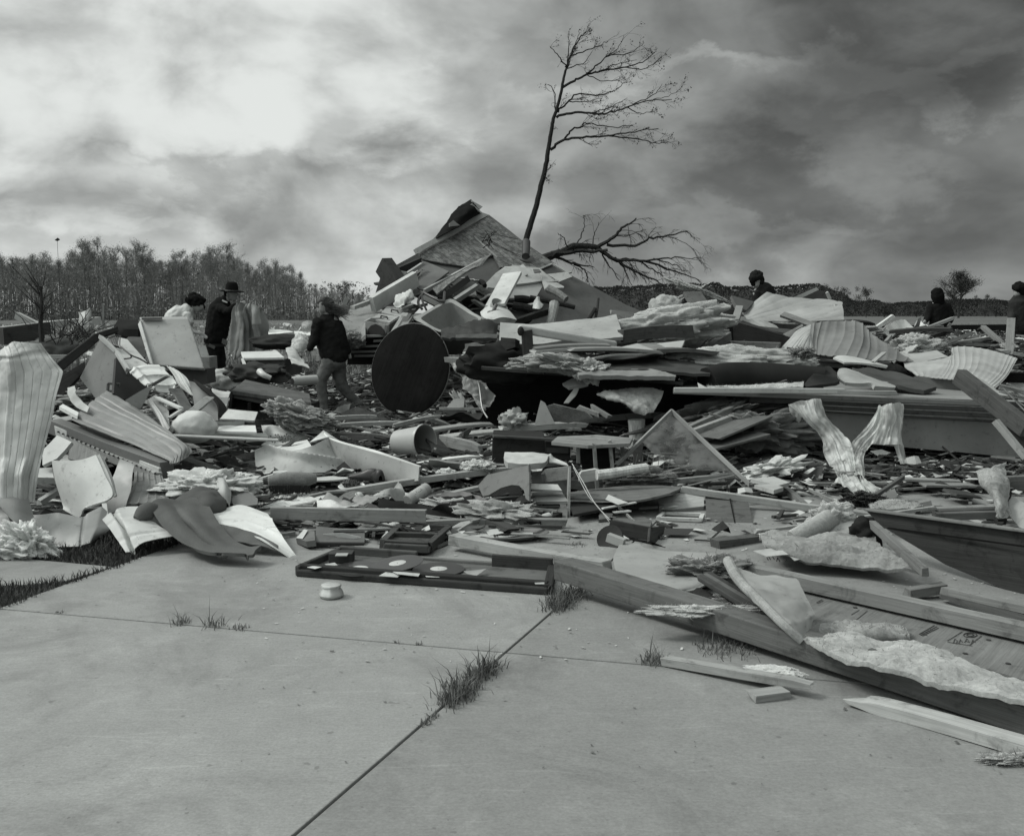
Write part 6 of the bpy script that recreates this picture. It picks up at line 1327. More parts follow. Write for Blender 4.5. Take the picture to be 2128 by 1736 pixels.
log(650,765,680,795,17.3,17.1,.05,.02,'black knot at the left end of the large rounded board')
plate('dark_board',m,[(865,1062,16),(1150,968,16.4),(1155,1012),(900,1092)],M('wood',.07),'dark board tilted up right on the lower roof','board',th=.04)
sheet('rag',m,[[(1040,930,16.2),(1070,880,16.3),(1110,935,16.3)],[(1035,960,16.1),(1075,975,16.0),(1110,950,16.2)]],M('fabric',.5),'small white rag among the logs on the roof','cloth',th=.01,nu=10,nv=8,crump=.06,cs=6)
sheet('rag',t,[[(430,1230,16.2),(520,1150,16.4),(600,1115,16.4),(665,1190,16.4)],[(425,1280,16.0),(530,1220,15.9),(590,1200,16.0),(660,1220,16.2)],[(450,1325,15.9),(520,1300,15.8),(560,1270,15.9),(610,1250,16.0)]],M('fabric',.55),'crumpled white curtain below the white fascia board','cloth',th=.01,nu=30,nv=20,crump=.12,cs=5,seed=3)
plate('board',t,[(500,1340,15.8),(650,1280,16.0),(640,1310),(520,1365)],M('paint',.52),'thin white board below the crumpled white curtain','board',th=.03)
plate('board',t,[(1130,1230,16.3),(1390,1060,16.8),(1420,1090),(1180,1255)],M('paint',.38),'pale slotted rail above the bathtub rim','rail',th=.05)
plate('wall_board',t,[(1090,1200,16.8),(1260,990,17.3),(1420,1050,17.4),(1200,1210)],M('wood',.16),'grey wood panel in the shadow under the torn shingles','panel',th=.04)
plate('wall_board',t,[(770,1160,16.5),(980,1240,16.3),(900,1300),(740,1220)],M('paint',.26),'grey board end left of the bathtub rim','board',th=.05)
pipe('cable',t,[(770,1150,16.3),(720,1200,16.1),(700,1270,16.0),(745,1340,15.9)],.022,M('plastic',.02),'black cable loop hanging left of the bathtub','cable',sides=6)
pipe('cable',t,[(740,1170,16.2),(750,1250,16.0),(795,1350,15.9)],.02,M('plastic',.02),'second black cable, hanging inside the loop left of the bathtub','cable',sides=6)
pipe('cable',t,[(760,1150,16.3),(860,1200,16.1),(960,1250,16.0),(995,1240,16.1),(1005,1140,16.5)],.024,M('plastic',.02),'black rod lying along the upper bathtub rim','rod',sides=6)
A=Acc();rnd=random.Random(17)
for i in range(14):P=t(1520+rnd.gauss(0,25),550+rnd.gauss(0,40),19.4);A.tube([P,P+V((rnd.gauss(0,.09),-.06,rnd.gauss(.03,.1)))],[.012,.006],4,False)
A.tube([t(1560,560,19.3),t(1700,640,19.2),t(1880,740,19.1)],.007,4);A.tube([t(1560,580,19.2),t(1720,660,19.1),t(1890,720,19)],.007,4);A.tube([t(1500,470,19.6),t(1650,490,19.6),t(1850,530,19.8)],.007,4)
tag(A.build('broken_branches',M('bark',.03)),'small tangle of dark twigs caught on the shingles','branches')
# blankets next to table
sheet('blanket',b,[[(1590,440,13.4),(1700,400,13.5),(1800,370,13.6),(1950,350,13.6),(2010,385,13.6)],[(1580,500,13.1),(1700,470,13.0),(1820,460,13.0),(1940,450,13.1),(2025,450,13.3)],[(1600,540,12.9),(1750,530,12.8),(1850,520,12.8),(1950,520,12.9),(2030,515,13.1)]],M('fabric',.06),'heap of dark blankets right of the round table','blanket',th=.04,nu=40,nv=20,crump=.14,cs=3,seed=4)
sheet('blanket',b,[[(1700,490,12.8),(1850,478,12.8),(2035,488,12.9)],[(1700,520,12.7),(1860,510,12.7),(2035,512,12.8)]],M('fabric',.11),'lighter grey fold on the dark blankets','blanket',th=.04,nu=20,nv=6,crump=.05,seed=5)
sheet('blanket',b,[[(1780,560,12.4),(1870,540,12.4),(1960,560,12.4),(2040,550,12.6)],[(1770,620,12.2),(1860,610,12.1),(1960,630,12.1),(2050,640,12.2)]],M('fabric',.12),'grey lumpy quilt below the dark blankets','blanket',th=.04,nu=24,nv=12,crump=.12,cs=3,seed=6)
board('sill',b,(1640,663,11.8),(1950,690,11.6),.2,.06,M('wood',.2),'pale board edge right of the round table at its middle height','board')
sheet('torn_curtain',b,[[(1650,705,11.7),(1760,700,11.7),(1850,710,11.7),(1945,720,11.7)],[(1720,780,11.6),(1790,790,11.5),(1860,790,11.6),(1940,800,11.6)],[(1790,900,11.5),(1850,900,11.4),(1920,900,11.5),(1960,900,11.5)],[(1820,960,11.4),(1880,1000,11.35),(1950,1010,11.4),(2020,960,11.4)],[(1900,1080,11.2),(1930,1075,11.2),(1960,1060,11.2),(1990,1050,11.3)]],M_sheer(.42,.72,'clear_sheet'),'torn translucent plastic sheet hanging right of the round table','plastic sheet',th=0,nu=36,nv=40,crump=.09,cs=5,seed=7)
pipe('cord',b,[(1830,660,11.3),(1850,760,11.3),(1890,880,11.3),(1915,1060,11.1),(1960,1145,11.0)],.009,M('plastic',.5),'thin white cord hanging down in front of the plastic sheet','cord',sides=5)
plate('cardboard',b,[(1620,1060,11.9),(1680,990,12.1),(1770,980,12.1),(1765,1055),(1700,1065)],M('paint',.24),'grey box panel at the right foot of the round table','box',th=.2)
lump('rag',b,(1815,640,11.6),.09,.08,.06,M('fabric',.45),'small crumpled white rag on the pale board edge','cloth',seed=8,amp=.5,rag=.15)
plate('strip',b,[(1560,1058,11.8),(2128,1068,11.6),(2128,1085),(1560,1078)],M('wood',.28),'long level lath at the foot of the plastic sheet','lath',th=.03)
# ================================================================== RIGHT MASS (most tones lowered to paint the darkening towards the right)
rt=root('collapsed_floor',d(1000,1400,9.3),'long fallen wall and floor section hanging over a dark gap at the right','wall')
A=Acc();P=[c(1425,905,9.4),q(2180,838,9.2),q(2180,775,13.5),c(1500,760,13.5)];A.add(P+[x-V((0,0,.05))for x in P],[(0,1,2,3),(7,6,5,4),(0,4,5,1),(1,5,6,2),(2,6,7,3),(3,7,4,0)]);A.build('floor_deck',M('paint',0.227),rt,.008)
board('deck_edge',r,(180,1432,9.3),(2135,1442,9.25),.06,.045,M('paint',0.42),parent=rt);board('deck_edge',d,(-60,925,9.32),(1080,940,9.2),.06,.04,M('paint',0.336),parent=rt)
plate('lap_siding',d,[(430,960,9.35),(1100,975,9.3),(2200,1020,9.2),(2200,1195),(1140,1140),(480,1095)],M('wood',0.084),parent=rt,th=.05)
for i,yy in enumerate((1010,1050,1092)):board('lap_edge',d,(440,yy-8,9.29),(2190,yy+66+i*8,9.12),.02,.012,M('wood',0.126),parent=rt)
plate('skirting',d,[(480,1100,9.4),(1140,1142,9.35),(2200,1200,9.2),(2200,1485),(1500,1420),(840,1362),(500,1330)],M('paint',0.227),parent=rt,th=.04)
board('joist',d,(-150,975,9.45),(470,985,9.4),.1,.1,M('wood',0.042),parent=rt)
A=Acc();cabin(A,q(1010,985,11.6),q(2190,985,11.6),q(1010,775,11.6),V((0,.2,0)));A.build('back_wall',M('wood',0.0101),rt)  # near-black backing added to paint the dark void under the floor
A=Acc();cabin(A,q(1000,768,10.4),q(1420,800,9.7),q(1000,762,10.4),V((0,1.2,0)));A.build('ceiling_board',M('wood',0.042),rt)
# big board diagonals at right
board('broken_beam',d,(1590,800,8.9),(2170,1250,8.2),.1,.14,M('wood',0.0756),'heavy dark beam slanting down off the right edge, over the fallen wall','beam',seed=3)
board('broken_beam',d,(1900,1180,8.3),(2150,1480,8.0),.05,.05,M('wood',0.252),'splintered pale stud below the heavy dark beam at the right edge','stud',seed=4)
plate('broken_wall',d,[(1960,1060,8.4),(2180,1200,8.2),(2180,1640),(2000,1300)],M('wood',0.042),'dark wall panel hanging at the right edge below the heavy beam','panel',th=.04)
A=Acc();rnd=random.Random(18)
for i in range(26):P=d(1900+rnd.uniform(0,190),850+rnd.uniform(0,110),9);A.beam(P,P+V((rnd.uniform(.2,.6),-.1,-rnd.uniform(.05,.25))),.02,.012)
tag(A.build('lath_bundle',M('wood',0.252),bevel=0),'bundle of thin splintered laths above the heavy beam at the right edge','laths',kind='stuff')
# sheets of metal on top
sheet('metal_sheet',r,[[(960,560,14.6),(1100,430,14.8),(1240,315,15.0)],[(1000,600,14.2),(1230,500,14.5),(1540,375,15.0)],[(1050,632,14.0),(1400,560,14.3),(2050,415,14.8)],[(1400,652,13.9),(1750,610,14.0),(2110,480,14.3)],[(1500,655,13.8),(1800,650,13.8),(2125,635,13.9)]],
      M('metal',0.277),'broad curved sheet of pale metal in front of the dark-haired person','metal sheet',th=.01,nu=50,nv=50,disp=ribs(7,.012,4,'v'),crump=.015,seed=1)
plate('white_wedge',r,[(1540,375,15.6),(1815,255,15.8),(1840,285,15.8),(1640,380)],M('paint',0.42),'white board edge rising behind the broad curved metal sheet','board',th=.05)
plate('dark_box',r,[(1640,382,15.9),(1840,290,16),(1930,310,16),(1960,400)],M('paint',0.0336),'dark box side under the white rising board edge','box',th=.4)
board('white_strip',r,(1930,315,15.6),(1965,388,15.6),.06,.04,M('paint',0.378),'short white strip at the right of the dark box side','trim')
sheet('metal_sheet',r,[[(1380,985,12.0),(1500,860,12.3),(1600,750,12.6),(1780,675,12.8)],[(1500,985,11.9),(1590,880,12.1),(1660,800,12.3),(1770,720,12.6)],[(1600,995,11.8),(1650,900,12.0),(1700,820,12.1),(1745,780,12.3)],[(1755,1005,11.9),(1755,930,12.0),(1750,860,12.1),(1745,790,12.3)]],
      M('metal',0.386),'bright ribbed metal sheet forming a pale triangle right of centre','metal sheet',th=.008,nu=30,nv=40,disp=ribs(7,.01,5,'v'),crump=.01,seed=2)
sheet('metal_sheet',d,[[(368,370,12.5),(360,500,12.1),(375,610,11.9)],[(480,350,12.6),(440,500,12.2),(430,625,11.8)],[(620,350,12.7),(600,480,12.2),(520,635,11.6)],[(765,355,12.7),(760,500,12.1),(700,650,11.5)],[(870,450,12.4),(880,570,12.0),(860,665,11.5)],[(1040,565,12.0),(1040,620,11.8),(1030,670,11.6)],[(1215,670,11.7),(1200,675,11.7),(1190,680,11.7)]],
      M('metal',0.168),'twisted dark metal roofing sheet tapering down to the right','metal sheet',th=.008,nu=40,nv=70,disp=ribs(12,.012,4,'v'),crump=.03,seed=3)
sheet('metal_sheet',d,[[(1140,705,11.5),(1150,730,11.2),(1240,790,10.6)],[(1500,640,11.6),(1440,730,11.0),(1380,815,10.4)],[(1545,562,12.0),(1560,700,11.2),(1500,825,10.3)],[(1750,570,12.0),(1730,720,11.0),(1650,840,10.2)],[(1960,615,11.9),(1900,760,10.9),(1780,880,10.1)],[(2075,655,11.7),(1990,800,10.8),(1880,912,10.0)]],
      M('metal',0.353),'pale ribbed metal roofing sheet arched over the right end of the wreckage','metal sheet',th=.008,nu=40,nv=70,disp=ribs(17,.007,4,'v'),crump=.02,seed=4)
sheet('metal_sheet',d,[[(1140,705,11.6),(1300,680,11.7),(1500,640,11.8)],[(1090,590,12.6),(1250,590,12.6),(1390,580,12.6)]],M('metal',0.378),'flat pale sheet lying left of the arched ribbed roofing sheet','metal sheet',th=.01,nu=20,nv=8,crump=.03,seed=5)
plate('grey_band',d,[(1230,800,10.5),(1500,825,10.4),(1650,850,10.3),(1640,930),(1400,925),(1150,850)],M('paint',0.143),'grey folded panel below the arched ribbed roofing sheet','panel',th=.02,crump=.02)
sheet('white_strip',d,[[(550,660,11.2),(620,640,11.3),(800,670,11.3),(1000,728,11.2)],[(640,700,11.0),(700,700,11.0),(850,715,11.0),(990,738,11.0)]],M('paint',0.462),'long white curled strip below the twisted dark roofing sheet','strip',th=.02,nu=24,nv=8,crump=.02)
board('stake',d,(880,685,11.0),(970,610,11.1),.06,.02,M('paint',0.319),'small pale stake standing under the twisted roofing sheet','stake')
sheet('torn_edge',d,[[(170,565,11.6),(260,590,11.6),(420,660,11.5),(640,680,11.5)],[(200,600,11.4),(330,630,11.4),(450,680,11.3),(640,700,11.3)]],M('fabric',0.0252),'black torn tar paper edge under the bright ribbed triangle','tar paper',th=.02,nu=24,nv=6,crump=.04,seed=9)
board('level_beam',r,(640,985,12.4),(1380,1010,12.1),.2,.26,M('paint',0.16),'level grey beam under the dark open box','beam')
# dark box
rt=root('open_crate',r(1100,980,13),'large black open box on its side below the broad curved metal sheet','box')
plate('top_panel',r,[(850,640,13.0),(1050,640,13.6),(1520,820,13.0),(1370,785,12.6)],M('wood',0.042),parent=rt,th=.04)
plate('front_panel',r,[(850,645,12.9),(1370,785,12.6),(1520,830),(1375,985),(870,970)],M('wood',0.0151),parent=rt,th=.05)  # near-black plate paints the shaded interior across the open side
plate('side_panel',r,[(660,640,13.0),(850,640,13.0),(870,970),(700,960),(690,760)],M('wood',0.0252),parent=rt,th=.05)
plate('inner_board',r,[(920,640,13.8),(1700,690,13.4),(1610,750),(1200,720)],M('wood',0.0294),parent=rt,th=.04)
plate('grey_board',r,[(1150,700,13.2),(1600,745,13.0),(1530,800),(1330,760)],M('paint',0.084),parent=rt,th=.03)
plate('gable_scrap',r,[(100,480,14.2),(330,350,14.4),(430,295,14.5),(640,610,14.0),(480,680),(230,600)],M('paint',0.0924),'dark gable shaped wall scrap at the left of the right-hand wreckage','wall panel',th=.06)
board('leaning_board',r,(385,320,14.0),(640,720,13.4),.3,.05,M('wood',0.126),'grey board leaning down right across the gable shaped scrap','board',up=V((.4,-1,.4)))
lump('insulation',r,(480,310,14.2),.45,.1,.05,M('fluff',0.336),'pale insulation strip along the top of the gable shaped scrap','insulation',seed=41,amp=.5,rag=.2,tilt=.35)
lump('insulation',r,(235,410,14.2),.4,.1,.05,M('fluff',0.336),'pale insulation strip down the left edge of the gable shaped scrap','insulation',seed=42,amp=.5,rag=.2,tilt=-.5)
plate('dark_tray',r,[(440,300,14.8),(620,370,14.8),(930,480),(880,640),(650,640,14.2)],M('wood',0.0294),'dark hollow panel right of the gable shaped scrap','panel',th=.08)
plate('roof_scrap',r,[(840,350,14.6),(1100,420,14.8),(1010,520),(900,480,14.3)],M('paint',0.109),'grey roof scrap left of the broad curved metal sheet','panel',th=.05)
board('short_post',r,(885,640,13.2),(935,480,13.6),.1,.05,M('paint',0.235),'short grey upright lath beside the black open box','lath')
board('stick',r,(280,225,14.6),(345,340,14.3),.09,.08,M('bark',0.0252),'black stick poking up above the gable shaped scrap','stick')
plate('square_board',r,[(330,880,12.2),(515,705,12.6),(640,740,12.5),(450,975),(240,965)],M('paint',0.126),'dark grey square panel tilted left of the black open box','panel',th=.04)
board('pale_lath',r,(600,795,12.3),(805,775,12.3),.06,.08,M('paint',0.294),'short pale lath end left of the black open box','lath');board('pale_beam',r,(535,985,11.9),(800,810,12.3),.1,.1,M('wood',0.168),'grey beam slanting up to the corner of the black open box','beam')
# c region items
rt=root('fallen_rail',c(200,450,10.6),'white rounded rail with a dark post, lying across a pale panel right of centre','railing')
board('hand_rail',c,(150,412,10.6),(960,548,10.8),.1,.09,M('paint',0.42),parent=rt,seg=8,bevel=.02);board('post',c,(215,440,10.6),(235,735,10.4),.11,.09,M('wood',0.0252),parent=rt);lump('bracket',c,(165,430,10.55),.035,.03,.05,M('wood',0.0252),parent=rt,amp=.1)
sheet('wall_sheet',c,[[(-5,385,11.6),(300,395,11.6),(560,368,11.7),(770,350,11.8),(955,318,11.9)],[(-15,550,11.0),(300,560,11.0),(560,530,11.0),(800,520,11.0),(1010,500,11.1)]],M('paint',0.353),'wide pale stained panel lying behind the white rounded rail','wall panel',th=.04,nu=40,nv=14,crump=.03,seed=10)
for i,(x0,y0,x1,y1,Y0,w_,h_,tn,lab)in enumerate((
    (270,575,900,548,10.4,.5,.03,.2,'thin grey board, topmost layer of the stack under the white rail'),(280,600,860,585,10.3,.4,.03,.3,'thin pale board, second layer of the stack under the white rail'),
    (300,625,800,600,10.2,.4,.02,.07,'dark board, third layer of the stack under the white rail'),(320,650,700,630,10.1,.3,.03,.2,'lowest thin board of the stack under the white rail'),
    (560,575,1300,600,10.2,.6,.03,.24,'broad grey board in the middle of the stacked layers right of centre'),(700,660,1100,620,10.0,.3,.02,.25,'warped thin board above the dark carpet mound'),
    (1290,590,1720,608,10.4,.4,.04,.09,'dark level board under the grey square panel'),(1000,470,1560,430,11.2,.16,.14,.06,'dark rolled beam below the insulation mound'))):
    board('layer_board',c,(x0,y0,Y0),(x1,y1,Y0+.1),w_,h_,M('paint' if tn>.15 else 'wood',tn),lab,'board',seg=8,bow=.02,wob=.01,jag=.05,seed=i+3)
plate('white_board',c,[(865,588,10.2),(1130,530,10.8),(1265,582,10.3),(905,602)],M('paint',0.42),'bright white board wedge in the stacked layers','board',th=.03);plate('white_board',c,[(1290,530,10.8),(1520,505,11),(1485,582,10.5),(1400,585)],M('paint',0.403),'bright white board piece below the insulation mound','board',th=.03)
plate('lath_board',c,[(1130,532,10.85),(1285,525,10.9),(1390,578,10.4),(1265,582)],M('wood',0.168),'grey board between the two bright white board pieces','board',th=.03)
sheet('thin_board',c,[[(905,270,12.6),(1060,290,12.6),(1215,330,12.6)],[(960,345,12.2),(1100,380,12.2),(1290,412,12.2)]],M('wood',0.101),'dark warped board with a pale edge below the roof corner','board',th=.03,nu=16,nv=8,crump=.02)
board('pale_edge',c,(905,272,12.55),(1215,330,12.55),.03,.05,M('paint',0.302),'pale narrow strip along the dark warped board below the roof corner','strip');board('stick',c,(1235,290,12),(1300,412,11.8),.1,.05,M('paint',0.319),'pale stick standing left of the insulation mound','stick')
lump('insulation',c,(1360,400,11.9),.75,.3,.24,M('fluff',0.336),'large pale insulation mound right of the roof corner','insulation',seed=43,amp=.35,rag=.06,tilt=-.15)
lump('insulation',c,(1360,265,12.6),.2,.15,.2,M('fabric',0.42),'white cloth knot above the large insulation mound','cloth',seed=44,amp=.4,rag=.1)
lump('insulation',c,(1530,325,12.4),.3,.15,.07,M('fluff',0.378),'small white insulation tongue right of the large mound','insulation',seed=45,amp=.4,rag=.1,tilt=.3)
sheet('carpet_mound',c,[[(700,720,10.4),(900,660,10.8),(1150,620,11.2),(1350,600,11.4),(1560,640,11.2)],[(760,770,9.9),(1000,720,10.2),(1250,680,10.4),(1450,680,10.5),(1700,720,10.4)],[(800,790,9.7),(1000,790,9.7),(1250,790,9.7),(1450,800,9.7),(1730,800,9.8)]],M('fabric',0.0798),'dark grey carpet spread in a low mound right of centre','carpet',th=.03,nu=50,nv=24,crump=.05,cs=2,seed=11)
sheet('plaster_edge',c,[[(630,800,9.6),(900,780,9.7),(1150,770,9.75),(1300,780,9.7),(1440,830,9.6)],[(640,822,9.5),(900,828,9.5),(1150,832,9.5),(1300,834,9.5),(1440,836,9.5)]],M('paint',0.252),'crumbling pale plaster edge along the foot of the dark carpet mound','plaster',th=.04,nu=40,nv=6,crump=.04,cs=6,jag=.2,seed=12)
lump('insulation',c,(400,690,10.0),.4,.2,.09,M('fluff',0.277),'rolled pale insulation under the stacked layers','insulation',seed=46,amp=.35,rag=.1);lump('insulation',c,(620,720,9.9),.34,.2,.09,M('fluff',0.302),'torn pale insulation left of the dark carpet mound','insulation',seed=47,amp=.5,rag=.14,tilt=.2)
lump('insulation',c,(740,760,9.8),.16,.15,.1,M('fluff',0.353),'white insulation tuft at the left tip of the dark carpet mound','insulation',seed=48,amp=.6,rag=.15)
plate('plaster',c,[(510,860,9.9),(620,800,10),(720,860,9.8),(560,892)],M('paint',0.252),'tilted pale plaster scrap hanging over the dark hollow','plaster',th=.03,crump=.02)
sheet('hanging_batt',c,[[(800,968,9.6),(880,930,9.6),(970,915,9.7),(1150,920,9.7),(1345,935,9.7)],[(860,980,9.5),(960,985,9.45),(1040,1000,9.5),(1180,1000,9.5),(1320,1000,9.6)],[(1010,1010,9.45),(1060,1040,9.4),(1110,1060,9.4),(1190,1060,9.45),(1290,1050,9.5)],[(1130,1110,9.4),(1160,1115,9.4),(1190,1115,9.4),(1220,1115,9.4),(1255,1100,9.45)]],M('fluff',0.353),'white insulation batt sagging out of the dark hollow under the carpet mound','insulation',th=.05,nu=40,nv=30,crump=.03,cs=6,seed=13)
sheet('cloth_strip',c,[[(610,910,9.8),(650,905,9.8)],[(560,970,9.7),(620,960,9.7)],[(520,1028,9.6),(560,1028,9.6)]],M('fabric',0.252),'thin rag hanging in the dark hollow left of the sagging batt','cloth',th=.01,nu=6,nv=12,crump=.04)
plate('grey_wad',c,[(370,1050,9.3),(430,1030,9.3),(700,1090,9.2),(760,1140),(560,1190),(440,1170)],M('fluff',0.109),'broad grey felt wad in the hollow above the pale plank','felt',th=.05,crump=.05)
plate('paper_cone',c,[(330,1000,9.2),(365,1020,9.2),(450,1195,9.1),(280,1215)],M('paint',0.277),'folded pale paper cone standing on the pale plank','paper',th=.02,crump=.02)
board('lath',c,(640,1055,9.4),(820,1125,9.3),.05,.04,M('paint',0.252),'left of two short laths slanting down in the hollow','lath');board('lath',c,(750,1050,9.4),(900,1140,9.3),.05,.04,M('paint',0.252),'right of two short laths slanting down in the hollow','lath')
lump('doll',c,(110,1160,9.6),.13,.1,.09,M('fabric',0.302),'wad of white knitted fabric left of the folded paper cone','cloth',seed=49,amp=.6,rag=.2)
plate('dark_upright',c,[(0,480,10.8),(120,490,10.7),(120,560),(0,600)],M('wood',0.0252),'dark chair arm shape left of the dark rail post','chair arm',th=.1)
lump('dark_cloth',c,(60,700,10.9),.5,.3,.22,M('fabric',0.0252),'black cloth bundle in the dark hollow below the rail post','cloth',seed=50,amp=.4)
# insulation and boards in the gap under the wall
for i,(x0,y0,x1,y1,Y0,Y1,w_,h_,tn,lab)in enumerate((
    (1555,1230,1930,1060,9.0,9.4,.06,.05,.2,'upper grey stud behind the window screen'),(1560,1290,1910,1160,8.8,9.2,.06,.09,.28,'middle pale stud behind the window screen'),(1700,1310,2130,1130,8.7,9.2,.3,.02,.13,'dark sheet behind the window screen'),
    (1650,1400,2140,1270,8.6,9.0,.3,.02,.1,'lowest dark sheet behind the window screen'))):
    board('stud',c,(x0,y0,Y0),(x1,y1,Y1),w_,h_,M('wood',tn),lab,'board',seed=i)
lump('insulation',c,(1760,1120,9.6),.62,.2,.13,M('fluff',0.109),'dark feathery insulation in the gap above the studs','insulation',seed=51,amp=.7,rag=.2,fs_=2.8,tilt=-.25)
lump('insulation',r,(1650,1010,9.6),.1,.1,.05,M('fluff',0.168),'wisp of insulation on the end of the pale stud','insulation',seed=52,amp=.6,rag=.2)
lump('insulation',h,(-80,460,9.3),.5,.2,.16,M('fluff',0.126),'ragged grey insulation hanging in the gap left of the plastic curtain','insulation',seed=53,amp=.7,rag=.2,fs_=3)
plate('floor_board',h,[(-220,700,8.9),(200,640,9.4),(560,700,9.2),(600,820),(100,830,8.5)],M('paint',0.0336),'dark board lying in the gap left of the plastic curtain foot','board',th=.02)
# top-of-deck items
lump('insulation',r,(880,1150,10.6),.85,.3,.2,M('fluff',0.361),'pale insulation mound lying on the floor section right of the dark carpet','insulation',seed=54,amp=.25,rag=.07,fs_=2)
sheet('insulation_flap',r,[[(560,1330,10.0),(600,1290,10.1),(720,1230,10.2)],[(650,1150,10.4),(700,1170,10.4),(800,1130,10.5)]],M('fluff',0.353),'pale triangular insulation flap hanging left of the mound on the floor section','insulation',th=.03,nu=16,nv=12,crump=.03,seed=14)
pipe('carpet_roll',r,[(560,1330,9.9),(760,1275,10.0),(1100,1270,10.0),(1500,1295,9.9),(1900,1330,9.8)],.14,M('fabric',0.0252),'long dark rolled carpet lying along the floor section','carpet roll',sides=14)
sheet('carpet_end',r,[[(1680,1400,9.6),(1760,1300,9.7),(1860,1200,9.9),(1950,1190,10),(2050,1270,9.8)],[(1700,1420,9.5),(1850,1400,9.5),(1950,1390,9.5),(2030,1380,9.5),(2080,1360,9.5)]],M('fabric',0.0378),'dark hump at the end of the long rolled carpet','carpet',th=.03,nu=24,nv=12,crump=.02)
plate('white_board',r,[(1380,1212,10.6),(1440,1152,11.2),(1960,1178,11.2),(1790,1262,10.4)],M('paint',0.403),'flat white board lying behind the long rolled carpet','board',th=.03)
plate('grey_board',r,[(880,1100,11),(1460,1150,11),(1380,1215),(1060,1200,10.6)],M('paint',0.118),'grey board with dark slots behind the insulation on the floor section','board',th=.04)
plate('long_board',r,[(1000,1060,11.6),(2120,1090,11.4),(2120,1180),(1440,1150),(1000,1090,11.4)],M('paint',0.151),'long level grey board under the bright ribbed triangle','board',th=.04)
sheet('white_insulation',r,[[(560,1400,9.6),(800,1400,9.6),(1200,1385,9.6),(1670,1355,9.7)],[(560,1425,9.45),(800,1428,9.4),(1200,1425,9.4),(1660,1420,9.4)]],M('fluff',0.395),'thin white insulation layer along the front of the floor section','insulation',th=.03,nu=50,nv=6,crump=.02,cs=5,jag=.3,seed=15)
plate('white_scrap',r,[(450,1345,9.6),(560,1405,9.5),(550,1425),(465,1415)],M('paint',0.378),'white triangular scrap at the left end of the floor section','scrap',th=.02)
lump('cloth_heap',r,(330,1140,10.6),.25,.2,.13,M('fluff',0.084),'dark speckled rag heap on the carpet mound','cloth',seed=55,amp=.5,rag=.25);lump('cloth_heap',r,(500,1160,10.6),.3,.2,.06,M('fabric',0.353),'white twisted cloth beside the dark speckled rag heap','cloth',seed=56,amp=.4,rag=.1);lump('paper_ball',r,(540,1055,10.9),.16,.15,.1,M('fabric',0.378),'white cloth lump above the twisted cloth','cloth',seed=57,amp=.2)
plate('grey_sheet',r,[(600,1010,11.4),(850,1040,11.5),(860,1100),(640,1140,11.0)],M('wood',0.101),'dark tilted board behind the white cloth lump','board',th=.03)
sheet('white_roll',d,[[(585,770,9.8),(650,765,9.9),(800,810,10),(1050,900,9.8)],[(590,830,9.6),(680,820,9.6),(820,850,9.6),(1040,930,9.5)],[(650,880,9.5),(740,890,9.45),(850,890,9.45),(880,915,9.4)]],M('fabric',0.353),'white rolled mattress pad spilling over the floor section','mattress pad',th=.04,nu=30,nv=20,crump=.015,seed=16)
sheet('grey_fold',d,[[(700,760,10.1),(900,770,10.4),(1100,800,10.4),(1400,920,9.8)],[(850,840,9.8),(1000,880,9.8),(1100,920,9.7),(1300,940,9.6)]],M('fabric',0.0756),'dark grey folded blanket right of the white rolled pad','blanket',th=.04,nu=24,nv=12,crump=.03,seed=17)
plate('white_rag',d,[(1700,830,9.8),(1760,820,9.9),(1900,920,9.6),(2090,960,9.4),(2080,990),(1920,960)],M('paint',0.336),'crumpled pale flashing below the arched roofing sheet at the right','flashing',th=.02,crump=.04)
# dark far wall, post, sticks
plate('low_wall',d,[(780,388,22),(1400,382,22),(2200,372,22),(2200,640),(1500,620),(1000,600)],M('wood',0.0151),'long black overturned wall behind the person seen from behind','wall',th=.3)
plate('grey_wall',d,[(780,420,15.7),(950,440,15.6),(960,470),(850,480)],M('paint',0.0756),'small grey panel at the left end of the long black wall','panel',th=.05)
board('fence_post',d,(2022,345,13),(2003,640,12.6),.1,.09,M('wood',0.168),'grey upright post standing at the right edge','post')
board('pole',d,(1460,545,13.2),(1850,492,13.6),.07,.06,M('paint',0.235),'pale pole lying level behind the arched roofing sheet','pole');board('pole',d,(1790,395,13.6),(1945,530,13.2),.07,.05,M('paint',0.185),'grey stick slanting down left of the upright post','stick')
lump('white_rag',d,(1250,590,12.7),.36,.2,.17,M('fluff',0.336),'white fluffy insulation left of the arched ribbed roofing sheet','insulation',seed=59,amp=.5,rag=.2);board('horn_stick',d,(985,525,12.6),(1030,470,12.7),.04,.05,M('paint',0.252),'small bent pale stick in front of the black wall','stick')
plate('dark_cover',d,[(1015,520,13),(1100,530,13),(1190,585),(1100,595)],M('paint',0.126),'dark grey lid shape in front of the black wall','lid',th=.05)
# plastic curtain over the wall
FILM=M_sheer(.8,.62,'curtain_film')
rt=root('plastic_curtain',h(800,960,8.6),'torn translucent white sheeting draped over the fallen wall at the right','plastic sheeting')
sheet('left_drape',h,[[(180,235,9.15),(250,215,9.15),(330,200,9.1),(400,185,9.1),(430,200,9.15)],[(300,340,9.1),(340,350,9.05),(390,350,9.0),(440,340,9.0),(490,330,9.1)],[(440,510,9.05),(480,520,8.98),(530,500,8.92),(570,480,8.95),(640,490,9.0)],[(490,680,8.75),(550,680,8.65),(600,680,8.6),(650,650,8.65),(700,560,8.8)],[(560,800,8.3),(610,820,8.25),(660,830,8.2),(720,830,8.2),(760,820,8.25)],[(640,920,7.9),(700,950,7.88),(760,965,7.86),(820,970,7.86),(880,975,7.88)]],
      FILM,parent=rt,th=0,nu=50,nv=60,crump=.03,cs=7,disp=limp(3),seed=1)
